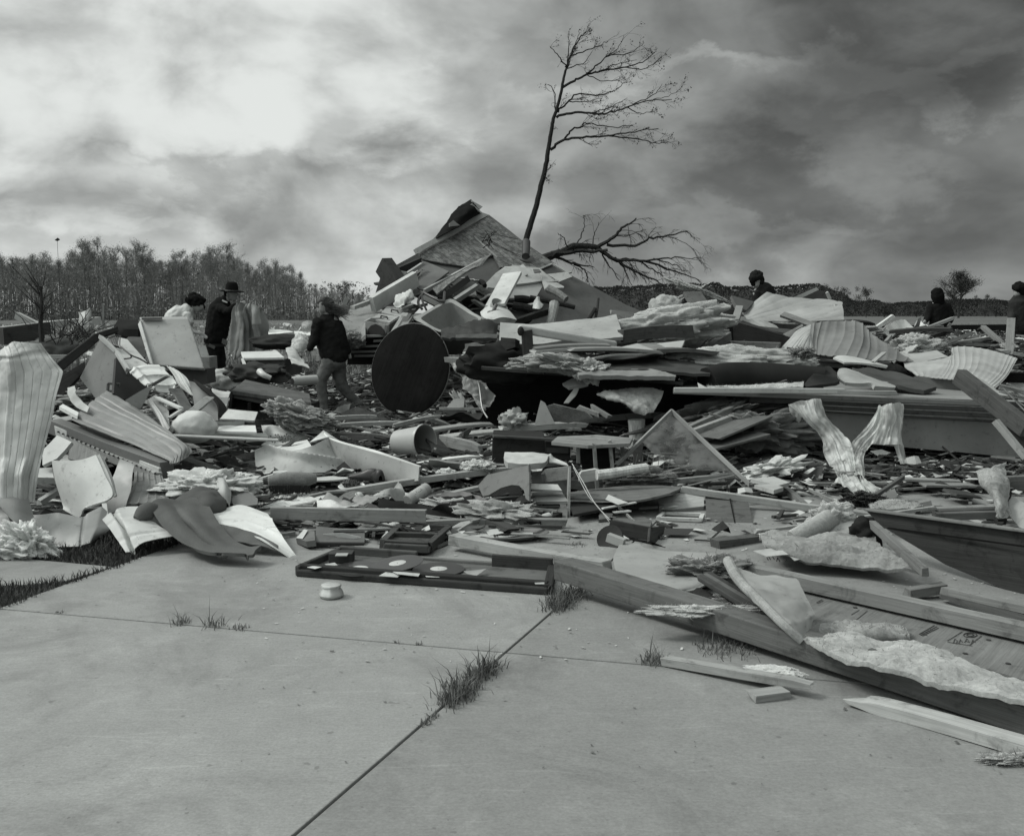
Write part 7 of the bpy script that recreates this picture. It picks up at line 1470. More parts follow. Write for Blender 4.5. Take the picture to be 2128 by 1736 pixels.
sheet('middle_drape',h,[[(940,240,9.1),(950,255,9.05),(965,265,9.05)],[(850,380,9.05),(900,420,9.0),(960,460,9.0)],[(700,560,9.0),(770,570,8.95),(860,570,8.95)],[(640,660,8.7),(720,680,8.6),(810,640,8.7)],[(690,740,8.45),(750,750,8.4),(812,740,8.45)],[(740,850,8.15),(790,870,8.1),(830,850,8.15)],[(790,950,7.9),(880,970,7.86),(985,940,7.9)]],FILM,parent=rt,th=0,nu=30,nv=60,crump=.03,cs=7,disp=limp(3),seed=2)
sheet('right_drape',h,[[(945,255,9.05),(1000,235,9.0),(1060,225,9.0),(1100,218,9.05),(1115,240,9.08)],[(940,350,9.0),(1000,350,8.95),(1060,350,8.95),(1110,340,9.0),(1140,345,9.05)],[(900,470,8.98),(960,480,8.95),(1020,480,8.93),(1080,480,8.95),(1125,470,9.0)],[(855,568,8.95),(930,565,8.93),(1000,568,8.9),(1080,570,8.92),(1130,570,8.97)]],FILM,parent=rt,th=0,nu=40,nv=40,crump=.03,cs=7,disp=limp(3),seed=3)
sheet('hanging_tail',h,[[(1050,565,8.92),(1090,570,8.9),(1132,568,8.95)],[(1080,650,8.9),(1110,650,8.87),(1145,650,8.92)],[(1108,728,8.88),(1135,728,8.86),(1160,722,8.9)]],FILM,parent=rt,th=0,nu=14,nv=20,crump=.015,disp=ribs(2,.01,1.3),seed=4)
sheet('rag_end',h,[[(180,240,9.2),(260,240,9.15),(320,240,9.1)],[(200,310,9.2),(260,320,9.15),(310,310,9.1)],[(262,380,9.2),(268,385,9.18),(275,375,9.18)]],FILM,parent=rt,th=0,nu=14,nv=14,crump=.04,cs=8,seed=5)
# ================================================================== RIGHT FRONT (most tones lowered too, painted darkening towards the right)
_b0=j.g(0,585,0);_b1=j.g(2100,1232,0);_bd=_b1-_b0;_pp=V((-_bd.y,_bd.x,0)).normalized()*.065;_p0=_b0-_bd*.56+_pp+V((0,0,.125));_p1=_b1+_bd*.25+_pp+V((0,0,.05))
board('big_beam',k,_p0,_p1,.13,.105,M('wood',0.126),'huge squared beam running from the long tray to the lower right corner','beam',seg=16,wob=.004,seed=3,bevel=.006)
board('stud',q,q.g(1378,1371,.02),q.g(1682,1422,.05),.05,.035,M('wood',0.277),'thin loose stud lying on the driveway in front of the big beam','stud',tip=(1,.5),seg=10,bevel=.002)
board('block',j,j.g(440,985,.015),j.g(672,955,.015),.07,.03,M('wood',0.252),'short wooden block under the end of the thin loose stud','block',seg=1,bevel=.002)
A=Acc();blobmesh(A,j.g(575,835,.03),[V((.115,-.03,0)),V((.02,.06,0)),V((0,0,.02))],5,.3,2.5,5,0,.14);tag(A.build('foam_scrap',M('fluff',0.504)),'white crumbly foam scrap between the loose stud and the big beam','foam scrap')
board('splintered_board',j,j.g(1095,1005,.02),j.g(2330,1345,.03),.09,.045,M('wood',0.353),'long pale splintered board on the driveway at the lower right edge','board',seg=20,tip=(.35,1),wob=.006,jag=.05,seed=9,bevel=.002)
lump('splinters',j,j.g(2040,1375,.01),.09,.03,.015,M('fluff',0.336),'frayed wood fibre lying under the right end of the pale splintered board','splinters',seed=8,amp=.8,rag=.3)
board('long_stud',j,(330,185,0,.08),(2250,610,0,.08),.08,.07,M('wood',0.202),'long square stud lying right above the stamped plywood sheet','stud',seg=14,seed=5,bevel=.003)
plate('plywood',j,[(520,430,0,.03),(780,290,0,.03),(2250,620,0,.03),(2250,915,0,.03),(1950,830,0,.03),(1740,770,0,.03),(1200,690,0,.03),(800,620,0,.03)],M('wood',0.168),'sheet of stamped plywood lying right of the torn batt','plywood',th=.018)
# stamped marks on the plywood (faint, partly legible)
PA=[V((0,0,.03))];PN=V((0,0,1))
ply=[x for x in bpy.data.objects if x.name.startswith('plywood')][0]
def onply(x,y):return j.pl(x,y,PA[0]+PN*.003,PN)
def strokes(nm,segs,rad=.0016,tone=.06):
    A=Acc()
    for s_ in segs:A.tube([onply(*x)for x in s_],rad,4)
    A.build(nm,M('paint',tone),ply)
strokes('stamp_lines',[[(1655,640),(1745,585)],[(1790,668),(1865,610)],[(1655,648),(1810,672)]])
strokes('stamp_ring',[[(1795+42*cos(x*.5),605+14*sin(x*.5))for x in range(14)],[(1795+22*cos(x*.5),604+7*sin(x*.5))for x in range(14)]],.0022)
strokes('stamp_letters',[[(1690,655),(1700,628),(1715,640),(1708,658)],[(1725,655),(1735,632),(1748,650)],[(1760,650),(1775,625),(1790,650),(1765,642)],[(1800,660),(1812,635),(1828,650)]],.0018)
strokes('ink_stamp',[[(1480,600),(1575,545)],[(1490,606),(1590,552)],[(1500,610),(1600,560)],[(1500,590),(1520,602)],[(1515,580),(1535,592)],[(1530,572),(1550,584)],[(1545,564),(1565,576)],[(1515,600),(1530,608)]],.0018,.08)
strokes('ink_stamp',[[(845,405),(880,385)],[(852,410),(888,392)],[(1060,480),(1110,450)],[(1080,520),(1160,455)]],.0016,.1)
for (x,y)in ((1910,635),(1765,718),(2030,780),(1085,435)):
    A=Acc();A.lathe(onply(x,y),PN,[(.001,.0003),(.011,.0003),(.011,-.001)],14);A.build('knot',M('wood',0.042),ply)
def zz(rows):return [[(x,y,0,z)for (x,y)in R_]for (z,R_)in rows]
sheet('insulation_batt',j,zz([(.08,[(800,628),(950,620),(1100,622),(1300,660),(1450,672),(1650,735),(1900,850),(2250,990)]),(.13,[(790,645),(950,680),(1100,710),(1300,750),(1500,790),(1700,850),(1950,940),(2250,1040)]),(.13,[(780,660),(900,730),(1080,800),(1280,850),(1450,890),(1660,935),(1950,1020),(2250,1090)])]),
      M('fluff',.36),'long white insulation batt spread over the big beam to the right edge','insulation',th=.03,nu=110,nv=34,crump=.035,cs=5,jag=.2,seed=2)
sheet('insulation_batt',j,zz([(.05,[(880,550),(1050,522),(1200,540),(1400,570)]),(.07,[(860,600),(1050,600),(1200,600),(1420,612)]),(.05,[(850,640),(1050,630),(1200,635),(1410,640)])]),M('fluff',0.286),'thin white fibre lying on the plywood behind the long insulation batt','insulation',th=.015,nu=40,nv=16,crump=.03,cs=8,jag=.3,seed=3)
sheet('foil_paper',j,zz([(.2,[(300,150),(340,180),(400,230)]),(.24,[(340,250),(470,290),(720,255)]),(.22,[(450,400),(600,430),(800,400)]),(.18,[(600,510),(690,540),(838,480)]),(.12,[(745,648),(770,640),(800,600)])]),M('paint',0.286),'wide torn paper backing sheet pulled to a point on the big beam','paper backing',th=.004,nu=36,nv=44,crump=.05,cs=6,seed=4,curve=(False,False),jag=.06)
pipe('rolled_edge',j,[(300,150,0,.2),(360,260,0,.24),(500,400,0,.22),(640,540,0,.18),(755,645,0,.12)],[.028,.016],M('fluff',0.286),'rolled insulation rope along the left side of the torn paper backing','insulation',sides=10)
for i,(x0,y0,x1,y1,tn)in enumerate(((130,250,640,560,.07),(150,240,600,510,.13),(180,235,560,470,.06))):
    board('lath',j,(x0,y0,0,.16),(x1,y1,0,.1),.05,.025,M('wood',tn),('lowest','middle','uppermost')[i]+' of three dark laths running under the torn paper backing','lath',seed=i)
pipe('dark_roll',j,[(110,365,0,.06),(180,390,0,.06),(290,450,0,.06)],[.045,.03],M('wood',0.0252),'black rounded offcut lying behind the big beam','offcut',sides=12)
lump('insulation',j,(180,215,0,.08),.2,.1,.07,M('fluff',0.143),'tuft of dark straw-like fibre left of the torn paper backing','insulation',seed=61,amp=.6,rag=.25);lump('debris_clump',j,(390,450,0,.06),.16,.1,.06,M('fluff',0.084),'dark crumbled rubbish between laths and the big beam','rubbish',seed=62,amp=.6,rag=.3)
lump('insulation',j,(150,455,0,.13),.24,.06,.02,M('fluff',0.378),'thin white fibre lying along the top of the big beam','insulation',seed=63,amp=.5,rag=.2)
sheet('cardboard',g,zz([(.05,[(985,1100),(1130,1100),(1260,1150),(1900,1195)]),(.06,[(930,1220),(1100,1230),(1300,1245),(1900,1215)]),(.07,[(960,1340),(1200,1390),(1430,1440),(1860,1330)]),(.05,[(1030,1350),(1260,1430),(1500,1490),(1620,1480)])]),M('paint',0.302),'large pale torn plasterboard sheet lying right of the dark drawer','plasterboard',th=.01,nu=60,nv=30,crump=.012,jag=.1,seed=5)
plate('torn_board',g,[(940,1220,5.95),(1000,1110,6.2),(1130,1100),(1310,1240),(1010,1250,5.9)],M('paint',0.286),'torn pale board corner folded up below the dark drawer','plasterboard',th=.01,crump=.03,edge=.05)
board('strip',g,(1375,1265,5.75),(1480,1318,5.65),.025,.01,M('paint',0.378),'thin pale strip lying on the plasterboard sheet','strip');board('lath',g,(1280,1180,6.15),(1760,1150,6.3),.05,.03,M('wood',0.168),'thin lath with knots lying beyond the plasterboard sheet','lath')
board('block',g,(1775,1130,6.2),(2130,1090,6.4),.09,.12,M('wood',0.101),'thick dark timber end right of the thin knotted lath','timber',seed=2);board('stick',g,(1580,1045,6.6),(2140,1000,6.8),.05,.03,M('paint',0.269),'pale splintered lath leading right beyond the thick timber','lath',seed=6)
plate('plank_door',g,[(1690,690,7.6),(1860,690,7.6),(2040,720,7.5),(2100,980,6.8),(1710,985,6.8)],M('wood',0.109),'dark plank door panel lying flat right of the picture frame','panel',th=.02);board('dark_sliver',g,(1870,600,7.8),(1950,990,6.79),.008,.004,M('wood',0.0084),'thin dark groove line along the plank door panel','groove',bevel=0)
board('long_pole',g,(1480,640,7.6),(3100,870,7.2),.06,.05,M('wood',0.302),'long pale pole running right over the plank door panel','pole',seg=10,bevel=.004);board('pole',g,(1200,600,7.9),(1960,520,8.2),.05,.04,M('wood',0.252),'pale lath crossing behind the torn window screen foot','lath')
pipe('thin_rod',g,[(1300,705,7.5),(1600,600,7.8),(2060,500,8.1)],.006,M('metal',0.21),'thin grey rod running up right beside the window screen','rod')
plate('white_pad',h,[(-130,850,7.9),(60,830,8.1),(190,880,7.9),(100,905)],M('paint',0.403),'upper of two white flat pads right of the window screen foot','pad',th=.03);plate('white_pad',h,[(-100,900,7.7),(60,890,7.8),(140,920,7.6),(60,945)],M('paint',0.37),'lower of two white flat pads right of the window screen foot','pad',th=.03)
board('stick',h,(870,1010,7.6),(1125,840,7.9),.03,.03,M('wood',0.101),'thin dark stick leaning up right in front of the plastic curtain foot','stick');lump('dark_clump',h,(800,1020,7.6),.14,.1,.05,M('fluff',0.0252),'black crumbled clump at the foot of the plastic curtain','rubbish',seed=64,amp=.6,rag=.3)
plate('tarp',h,[(880,1010,7.7),(1060,930,8.0),(1100,1030,7.7),(1000,1040)],M('paint',0.21),'grey triangular flap right of the plastic curtain foot','flap',th=.01)
sheet('insulation_mat',h,[[(850,1085,7.2),(950,1055,7.3),(1100,1045,7.3),(1250,1085,7.2)],[(860,1110,6.9),(1000,1120,6.9),(1150,1120,6.9),(1300,1105,7.0)]],M('fluff',0.252),'low tan insulation hump behind the dark panelled board at the right','insulation',th=.05,nu=30,nv=10,crump=.02,seed=6)
for i,(x0,y0,x1,y1,Y0,w_,h_,tn,lab)in enumerate(((1270,1105,2100,1075,7.0,.1,.02,.2,'thin floor board right of the tan insulation hump'),(1400,1135,2100,1110,6.8,.08,.05,.07,'dark metal rail right of the tan insulation hump'),(1420,1160,2100,1140,6.6,.06,.05,.1,'second dark rail, nearer than the first, right of the tan insulation hump'),(1050,850,1600,870,8.2,.12,.02,.25,'flat pale board on the floor under the fallen wall'),(1300,900,1700,905,8.0,.14,.02,.2,'second flat board on the floor under the fallen wall'),(1500,960,1720,985,7.7,.25,.02,.06,'dark flat board with a hole near the right edge floor'))):
    board('floor_board',h,(x0,y0,Y0),(x1,y1,Y0),w_,h_,M('wood',tn),lab,'board',seed=i)
plate('small_box',h,[(1270,1050,7.3),(1360,1030,7.4),(1375,1085,7.3),(1260,1085)],M('paint',0.126),'small dark box beside the end of the tan insulation hump','box',th=.1)
sheet('torn_pad',h,[[(1740,800,6.8),(1850,760,6.8),(1975,720,6.9)],[(1760,850,6.7),(1880,840,6.6),(1960,820,6.8)],[(1830,940,6.6),(1900,940,6.5),(1980,930,6.6)],[(1900,1060,6.4),(1930,1060,6.35),(1990,1050,6.5)],[(1900,1160,6.3),(1930,1180,6.3),(1980,1150,6.4)]],M('fluff',0.277),'frayed insulation batt draped over broken boards at the right edge','insulation',th=.03,nu=24,nv=40,crump=.05,cs=5,jag=.1,seed=7)
plate('broken_board',h,[(1890,840,6.7),(2180,830,6.6),(2180,960),(2080,950)],M('wood',0.101),'dark broken board pointing in from the right edge','board',th=.03);plate('white_card',h,[(1975,1110,6.5),(2030,990,6.6),(2180,1080,6.4),(2180,1290),(2090,1250)],M('paint',0.294),'pale folded card at the right edge above the panelled board','card',th=.02,crump=.02);plate('dark_pipe',h,[(1930,900,6.7),(2030,960,6.7),(1980,1230),(1910,1230)],M('fabric',0.042),'dark sleeve hanging below the frayed insulation at the right edge','cloth',th=.05)
# panelled dark board (box side) at right
rt=root('dark_bench',h(1500,1600,5.4),'long dark panelled wooden side of a fallen bench at the right edge','bench')
plate('side_panel',h,[(815,1105,6.0),(1420,1175),(2220,1290,5.1),(2220,1840,5.1),(2100,1820),(1480,1560),(950,1240)],M('wood',0.042),parent=rt,th=.03)
board('top_edge',h,(815,1102,6.0),(2220,1290,5.08),.04,.015,M('wood',0.168),parent=rt);board('plank_seam',h,(960,1250,5.9),(2220,1420,5.06),.006,.01,M('wood',0.0101),parent=rt,bevel=0)
board('brace',h,(880,1230,5.85),(1310,1620,5.1),.04,.045,M('wood',0.168),'pale brace slanting down right in front of the dark bench side','brace',seed=2);board('cross_piece',j,(1400,350,5.05),(1650,310,5.1),.06,.05,M('wood',0.134),'short cross piece at the foot of the slanting brace','brace')
for i,(y0,y1,tn)in enumerate(((330,410,.16),(355,470,.09))):board('lower_rail',j,(1640,y0,5.0),(2250,y1+60,4.5),.05,.04,M('wood',tn),('upper','lower')[i]+' of two rails at the foot of the dark bench side','rail')
board('white_lath',h,(440,1370,6.1),(860,1215,6.2),.12,.03,M('paint',0.353),'wide pale lath leaning up to the left end of the dark bench side','lath',up=V((.3,-.6,1)))
pipe('insulation_roll',h,[(210,1350,6.0),(350,1280,6.05),(480,1210,6.2),(560,1170,6.3)],[.055,.075],M('fluff',0.302),'rolled white insulation beside the wide pale lath','insulation',sides=14);lump('insulation',h,(560,1180,6.3),.15,.1,.1,M('fluff',0.336),'white tuft at the upper end of the rolled insulation','insulation',seed=65,amp=.35,rag=.1)
board('long_lath',h,(-100,1290,6.4),(1400,1085,6.8),.03,.02,M('wood',0.302),'very long thin lath running up right behind the rolled insulation','lath',seg=10)
sheet('insulation_bed',h,zz([(.08,[(-60,1330),(200,1290),(700,1280),(860,1340)]),(.12,[(-20,1400),(300,1400),(760,1380),(950,1440)]),(.1,[(100,1470),(500,1490),(850,1500),(1120,1560)]),(.06,[(330,1560),(700,1590),(1050,1640),(1300,1680)])]),M('fluff',0.252),'broad bed of soft insulation in front of the dark bench side','insulation',th=.02,nu=90,nv=60,crump=.07,cs=3.4,seed=8)
plate('printed_card',h,[(-110,1440,5.6),(100,1420,5.7),(350,1500,5.6),(230,1530),(180,1480,5.5),(0,1490)],M('paint',0.353),'white printed card lying at the head of the long square stud','card',th=.003,crump=.01,edge=.06)
A=Acc()
for (x0,y0,x1,y1)in ((540,128,548,142),(552,124,562,140),(575,122,585,138),(600,150,606,128),(606,128,620,152),(640,135,655,148)):A.tube([j(x0,y0,5.5),j(x1,y1,5.45)],.003,4)
tag(A.build('card_print',M('paint',0.0252)),None,None);bpy.data.objects['card_print'].parent=bpy.data.objects['printed_card'];bpy.data.objects['card_print'].location=V(ORI['card_print'])-V(ORI['printed_card'])
lump('dark_hollow_rag',h,(830,1300,6.0),.1,.09,.1,M('fabric',0.0252),'black rag in the hollow between the pale lath and bench side','cloth',seed=66,amp=.3)
# ================================================================== PEOPLE
def flesh(name,reg,Y,chains,mat_,parent,vox=.014,smooth=6,rag=0):
    """tapered limbs grown together into one continuous skin"""
    A=Acc()
    for ch in chains:
        P=[];
        for it in ch:
            x,y,dy,rs=it[:4];rd=it[4]if len(it)>4 else rs;P.append((reg(x,y,Y+dy),rs,rd))
        n_=3;Q=[]
        for i in range((len(P)-1)*n_+1):
            tt=i/n_;i0=min(int(tt),len(P)-2);u_=tt-i0;Q.append((catmull([z[0]for z in P],tt),P[i0][1]*(1-u_)+P[i0+1][1]*u_,P[i0][2]*(1-u_)+P[i0+1][2]*u_))
        d0=(Q[1][0]-Q[0][0]).normalized();d1=(Q[-1][0]-Q[-2][0]).normalized()
        E=[]
        for kx in (.95,.7,.35):E.append((Q[0][0]-d0*Q[0][1]*kx*.8,Q[0][1]*sqrt(1-kx*kx),Q[0][2]*sqrt(1-kx*kx)))
        E+=Q
        for kx in (.35,.7,.95):E.append((Q[-1][0]+d1*Q[-1][1]*kx*.8,Q[-1][1]*sqrt(1-kx*kx),Q[-1][2]*sqrt(1-kx*kx)))
        vs=[];S_=14
        for i,(C_,rs,rd)in enumerate(E):
            ax=(E[min(i+1,len(E)-1)][0]-E[max(i-1,0)][0]).normalized();sd_=ax.cross(V((0,1,0)));sd_=sd_.normalized()if sd_.length>.2 else V((1,0,0));dp=ax.cross(sd_).normalized()
            for q_ in range(S_):an=2*pi*q_/S_;vs.append(C_+sd_*cos(an)*rs+dp*sin(an)*rd)
        nE=len(E);fs=[(i*S_+x,i*S_+(x+1)%S_,(i+1)*S_+(x+1)%S_,(i+1)*S_+x)for i in range(nE-1)for x in range(S_)]+[tuple(reversed(range(S_))),tuple((nE-1)*S_+x for x in range(S_))]
        A.add(vs,fs,None,True)
    ob=A.build(name,mat_,parent)
    rm=ob.modifiers.new('r','REMESH');rm.mode='VOXEL';rm.voxel_size=vox;rm.use_smooth_shade=True
    sm_=ob.modifiers.new('s','SMOOTH');sm_.iterations=smooth;sm_.factor=.5
    dg=bpy.context.evaluated_depsgraph_get();me=bpy.data.meshes.new_from_object(ob.evaluated_get(dg));ob.modifiers.clear();ob.data=me
    if rag:
        for v_ in me.vertices:v_.co+=v_.normal*rag*noise.fractal(v_.co*14,1,2,3)
    if not me.materials:me.materials.append(mat_)
    for pl_ in me.polygons:pl_.use_smooth=True
    return ob
SKIN=M('plastic',.26,.08,.6)
def hand(reg,x,y,dy,ux,uy,s_=1):   # palm with four unequal bent fingers and a thumb
    L=[[(x,y,dy,.03,.018),(x+ux*30*s_,y+uy*30*s_,dy,.036,.016),(x+ux*55*s_,y+uy*55*s_,dy,.034,.014)]]
    px,py=-uy,ux
    for i,(of,ln)in enumerate(((-18,44),(-6,52),(6,48),(17,36))):
        bx,by=x+ux*55*s_+px*of*s_,y+uy*55*s_+py*of*s_;L.append([(bx,by,dy,.010),(bx+ux*ln*.5*s_,by+uy*ln*.5*s_,dy-.01,.0095),(bx+ux*ln*.85*s_,by+uy*ln*.85*s_+10*s_,dy-.02,.008)])
    L.append([(x+ux*15*s_+px*24*s_,y+uy*15*s_+py*24*s_,dy-.01,.012),(x+ux*45*s_+px*40*s_,y+uy*45*s_+py*40*s_,dy-.03,.010),(x+ux*65*s_+px*38*s_,y+uy*65*s_+py*38*s_,dy-.04,.009)])
    return L
# officer ----------------------------------------------------------
YO=17.4
rt=root('person',o(360,1340,YO),'officer in a dark jacket and wide-brimmed hat, holding up a grey coat','person')
flesh('body',o,YO,[[(545,110,0,.085,.085),(552,160,0,.093,.08),(565,205,0,.088,.075),(585,240,-.01,.05,.055)],[(530,200,0,.055),(480,270,0,.06),(430,320,0,.08)],
    [(612,180,-.0,.022),(640,198,0,.016)],[(500,180,-.075,.02),(505,205,-.078,.016)],
    [(430,330,0,.16,.1),(400,500,0,.15,.1),(360,700,0,.14,.1),(350,820,0,.14,.1)],
    [(330,830,-.07,.08),(350,1080,-.05,.055),(330,1300,-.05,.04)],[(400,830,.08,.08),(420,1060,.1,.055),(385,1310,.08,.04)],
    [(430,340,-.17,.05),(530,390,-.3,.042),(640,300,-.32,.032)],[(450,340,.17,.05),(600,420,.22,.042),(740,335,.0,.03)]]+hand(o,645,300,-.32,.95,-.25,.9)+hand(o,745,330,-.02,.98,-.1,.9),SKIN,rt,.010,2)
flesh('jacket',o,YO,[[(445,300,0,.15,.12),(420,360,0,.21,.16),(395,500,0,.21,.17),(370,640,0,.205,.17),(350,740,0,.2,.16)],[(470,240,0,.075),(450,290,0,.12,.1)],
    [(420,350,-.17,.085),(520,385,-.3,.07),(600,318,-.33,.055)],[(450,350,.17,.08),(590,410,.22,.065),(680,350,.05,.05)]],M('fabric',.018),rt,.016,6,.012)
flesh('trousers',o,YO,[[(345,760,0,.17,.14),(345,850,0,.17,.14)],[(320,840,-.07,.11,.11),(345,1070,-.06,.085,.09),(335,1290,-.05,.07,.075)],[(395,840,.08,.11),(425,1050,.1,.085),(385,1300,.08,.07)]],M('fabric',.028),rt,.016,4,.01)
flesh('shoe',o,YO,[[(310,1330,-.04,.05,.04),(400,1345,-.1,.045,.035),(430,1350,-.12,.03,.03)]],M('plastic',.02),rt,.012,3)
flesh('shoe',o,YO,[[(375,1330,.1,.05,.04),(450,1345,.05,.045,.035),(480,1350,.02,.03,.03)]],M('plastic',.02),rt,.012,3)
flesh('hair',o,YO,[[(500,150,.0,.06,.07),(490,200,.0,.045,.06)]],M('fabric',.02),rt,.012,3)
A=Acc();hc=o(556,152,YO);ax=V((.075,-.06,1)).normalized();A.lathe(hc,ax,[(.001,.17),(.06,.17),(.085,.155),(.103,.11),(.112,.03),(.115,.0),(.17,-.004),(.225,.012),(.228,.016),(.17,.004),(.1,.0)],40,xdir=(1,0,0));A.build('hat',M('fabric',.014),rt)
A=Acc();A.lathe(hc,ax,[(.117,.002),(.119,.004),(.117,.03),(.114,.032)],40);A.build('hat_band',M('fabric',.1),rt)
A=Acc();A.box(o(470,270,YO-.2),V((.045,0,-.02)),V((0,.004,0)),V((.004,0,.012)));A.build('shoulder_badge',M('paint',.6),rt)
A=Acc();A.lathe(o(350,800,YO),V((0,0,1)),[(.19,-.025),(.195,-.025),(.195,.025),(.19,.025)],28);A.build('belt',M('plastic',.02),rt)
A=Acc();A.box(o(315,815,YO-.19),V((.05,0,-.025)),V((0,.02,0)),V((.01,0,.022)));A.box(o(470,760,YO-.15),V((.04,0,-.02)),V((0,.02,0)),V((.01,0,.04)));A.build('belt_gear',M('plastic',.12),rt)
YC=YO-.42
sheet('held_coat',o,[[(640,300,YC),(720,300,YC-.03),(800,310,YC),(850,330,YC+.05)],[(560,380,YC),(680,360,YC-.08),(800,370,YC-.02),(880,390,YC+.1)],[(545,560,YC),(680,520,YC-.1),(790,530,YC+.04),(850,560,YC-.05),(970,520,YC+.1)],[(520,740,YC),(660,740,YC-.1),(790,720,YC+.02),(900,740,YC-.06),(1010,720,YC+.1)],[(505,860,YC),(640,870,YC-.09),(780,890,YC),(900,870,YC-.06),(1020,820,YC+.1)],[(510,930,YC),(560,900,YC-.03),(700,890,YC-.05),(880,875,YC-.05),(1010,850,YC+.08)]],
      M('fabric',.27),'grey coat hanging from the raised hands of the officer','coat',th=.015,nu=60,nv=60,crump=.03,cs=4,disp=limp(2,.11),seed=30)
sheet('coat_sleeve',o,[[(800,310,YC-.12),(850,320,YC-.14),(880,370,YC-.1)],[(810,430,YC-.13),(850,430,YC-.17),(890,450,YC-.1)],[(820,540,YC-.1),(860,540,YC-.14),(895,540,YC-.08)]],M('fabric',.33),'loose pale sleeve hanging at the front of the held coat','coat sleeve',th=.02,nu=16,nv=20,crump=.03,seed=31)
# woman walking ------------------------------------------------------
YW=14.3
rt=root('person',p(320,1600,YW),'long-haired woman in a dark jacket and jeans striding left over the wreckage','person')
flesh('body',p,YW,[[(300,215,0,.085),(295,265,0,.09,.085),(285,315,-.01,.07,.07),(280,345,-.01,.04)],[(325,320,0,.05),(345,400,0,.055),(350,460,0,.1)],[(252,270,0,.02),(240,282,0,.012)],
    [(350,470,0,.16,.09),(385,650,0,.13,.09),(420,860,0,.13,.09),(430,960,0,.14,.1)],[(215,460,-.1,.045),(185,640,-.1,.04),(115,800,-.15,.03)],[(470,480,.1,.045),(540,680,.12,.04),(600,830,.1,.03)],
    [(380,980,-.05,.08),(270,1200,-.1,.055),(290,1530,-.1,.04)],[(470,980,.06,.08),(520,1230,.1,.055),(740,1500,.2,.04)]]+hand(p,112,805,-.15,-.45,.88,.95)+hand(p,600,830,.1,.4,.9,.95),SKIN,rt,.010,2)
flesh('jacket',p,YW,[[(345,430,0,.13,.1),(350,480,0,.2,.13),(375,640,0,.215,.15),(410,800,0,.21,.15),(440,890,0,.2,.15)],[(225,455,-.1,.085,.09),(190,640,-.12,.075),(120,790,-.16,.055)],[(470,490,.08,.09),(545,680,.1,.075),(600,840,.1,.06)],[(340,390,0,.08),(345,450,0,.12)]],M('fabric',.02),rt,.014,5,.012)
flesh('jeans',p,YW,[[(430,910,0,.165,.13),(430,980,0,.165,.13)],[(370,980,-.05,.115,.12),(265,1200,-.1,.085,.09),(285,1400,-.1,.07),(300,1560,-.1,.065)],[(480,980,.06,.12,.12),(510,1220,.1,.095,.1),(620,1380,.15,.075),(755,1510,.2,.065)]],M('fabric',.13),rt,.014,4,.01)
flesh('boot',p,YW,[[(770,1520,.2,.055),(770,1580,.2,.05),(740,1600,.15,.04)]],M('plastic',.02),rt,.012,3);flesh('boot',p,YW,[[(300,1570,-.1,.055,.05),(250,1600,-.12,.045,.04)]],M('plastic',.02),rt,.012,3)
flesh('hair',p,YW,[[(300,200,.0,.095,.1),(340,230,.02,.1,.11),(360,320,.04,.085,.09),(400,420,.06,.06,.07)],[(250,215,-.02,.04),(238,270,-.04,.025)],[(370,240,.03,.07),(450,290,.05,.06),(520,330,.08,.04),(600,340,.1,.02)],[(380,300,.03,.06),(440,370,.05,.045),(480,420,.08,.025)],[(430,270,.03,.05),(520,275,.06,.03),(610,260,.1,.018)]],M('fluff',.075,.4),rt,.012,3,.02)
A=Acc();rnd=random.Random(44)
for i in range(120):
    P=p(rnd.uniform(340,430),rnd.uniform(220,330),YW-.08+rnd.uniform(0,.15));A.tube([P,P+V((rnd.uniform(.05,.12),0,rnd.uniform(-.06,.02))),P+V((rnd.uniform(.15,.3),0,rnd.uniform(-.16,.04)))],[.004,.003,.002],3,False)
A.build('blown_strands',M('fluff',.1),rt)
# stooping man in white ---------------------------------------------
YM=16.8
rt=root('person',a(1500,900,YM),'dark-haired man in a white shirt stooping behind the upright grey freezer','person')
flesh('body',a,YM,[[(1580,165,0,.1,.1),(1620,200,0,.11,.1),(1650,240,0,.08,.08)],[(1590,230,0,.06),(1530,280,0,.07)],[(1520,300,0,.18,.12),(1450,360,0,.17,.12),(1420,520,.1,.15,.12)],[(1540,300,-.15,.05),(1590,420,-.2,.04),(1660,450,-.25,.032)],[(1430,520,0,.09),(1440,700,0,.07),(1440,860,0,.05)],[(1480,520,.15,.09),(1500,700,.15,.07),(1500,860,.15,.05)]]+hand(a,1665,450,-.25,.8,.6,.6),SKIN,rt,.014,2)
flesh('shirt',a,YM,[[(1560,250,0,.12,.12),(1525,290,0,.2,.17),(1455,340,0,.21,.17),(1425,450,.05,.2,.17)],[(1545,300,-.16,.08),(1575,360,-.2,.065)]],M('fabric',.6),rt,.016,4,.012)
flesh('hair',a,YM,[[(1590,170,.0,.13,.13),(1630,190,.0,.13,.13),(1650,220,.02,.09)]],M('fabric',.014),rt,.014,3,.04)
flesh('trousers',a,YM,[[(1425,480,.05,.19,.15),(1440,560,.05,.17,.15)],[(1430,540,0,.11),(1440,860,0,.07)],[(1480,540,.15,.11),(1500,860,.15,.07)]],M('fabric',.05),rt,.018,3)
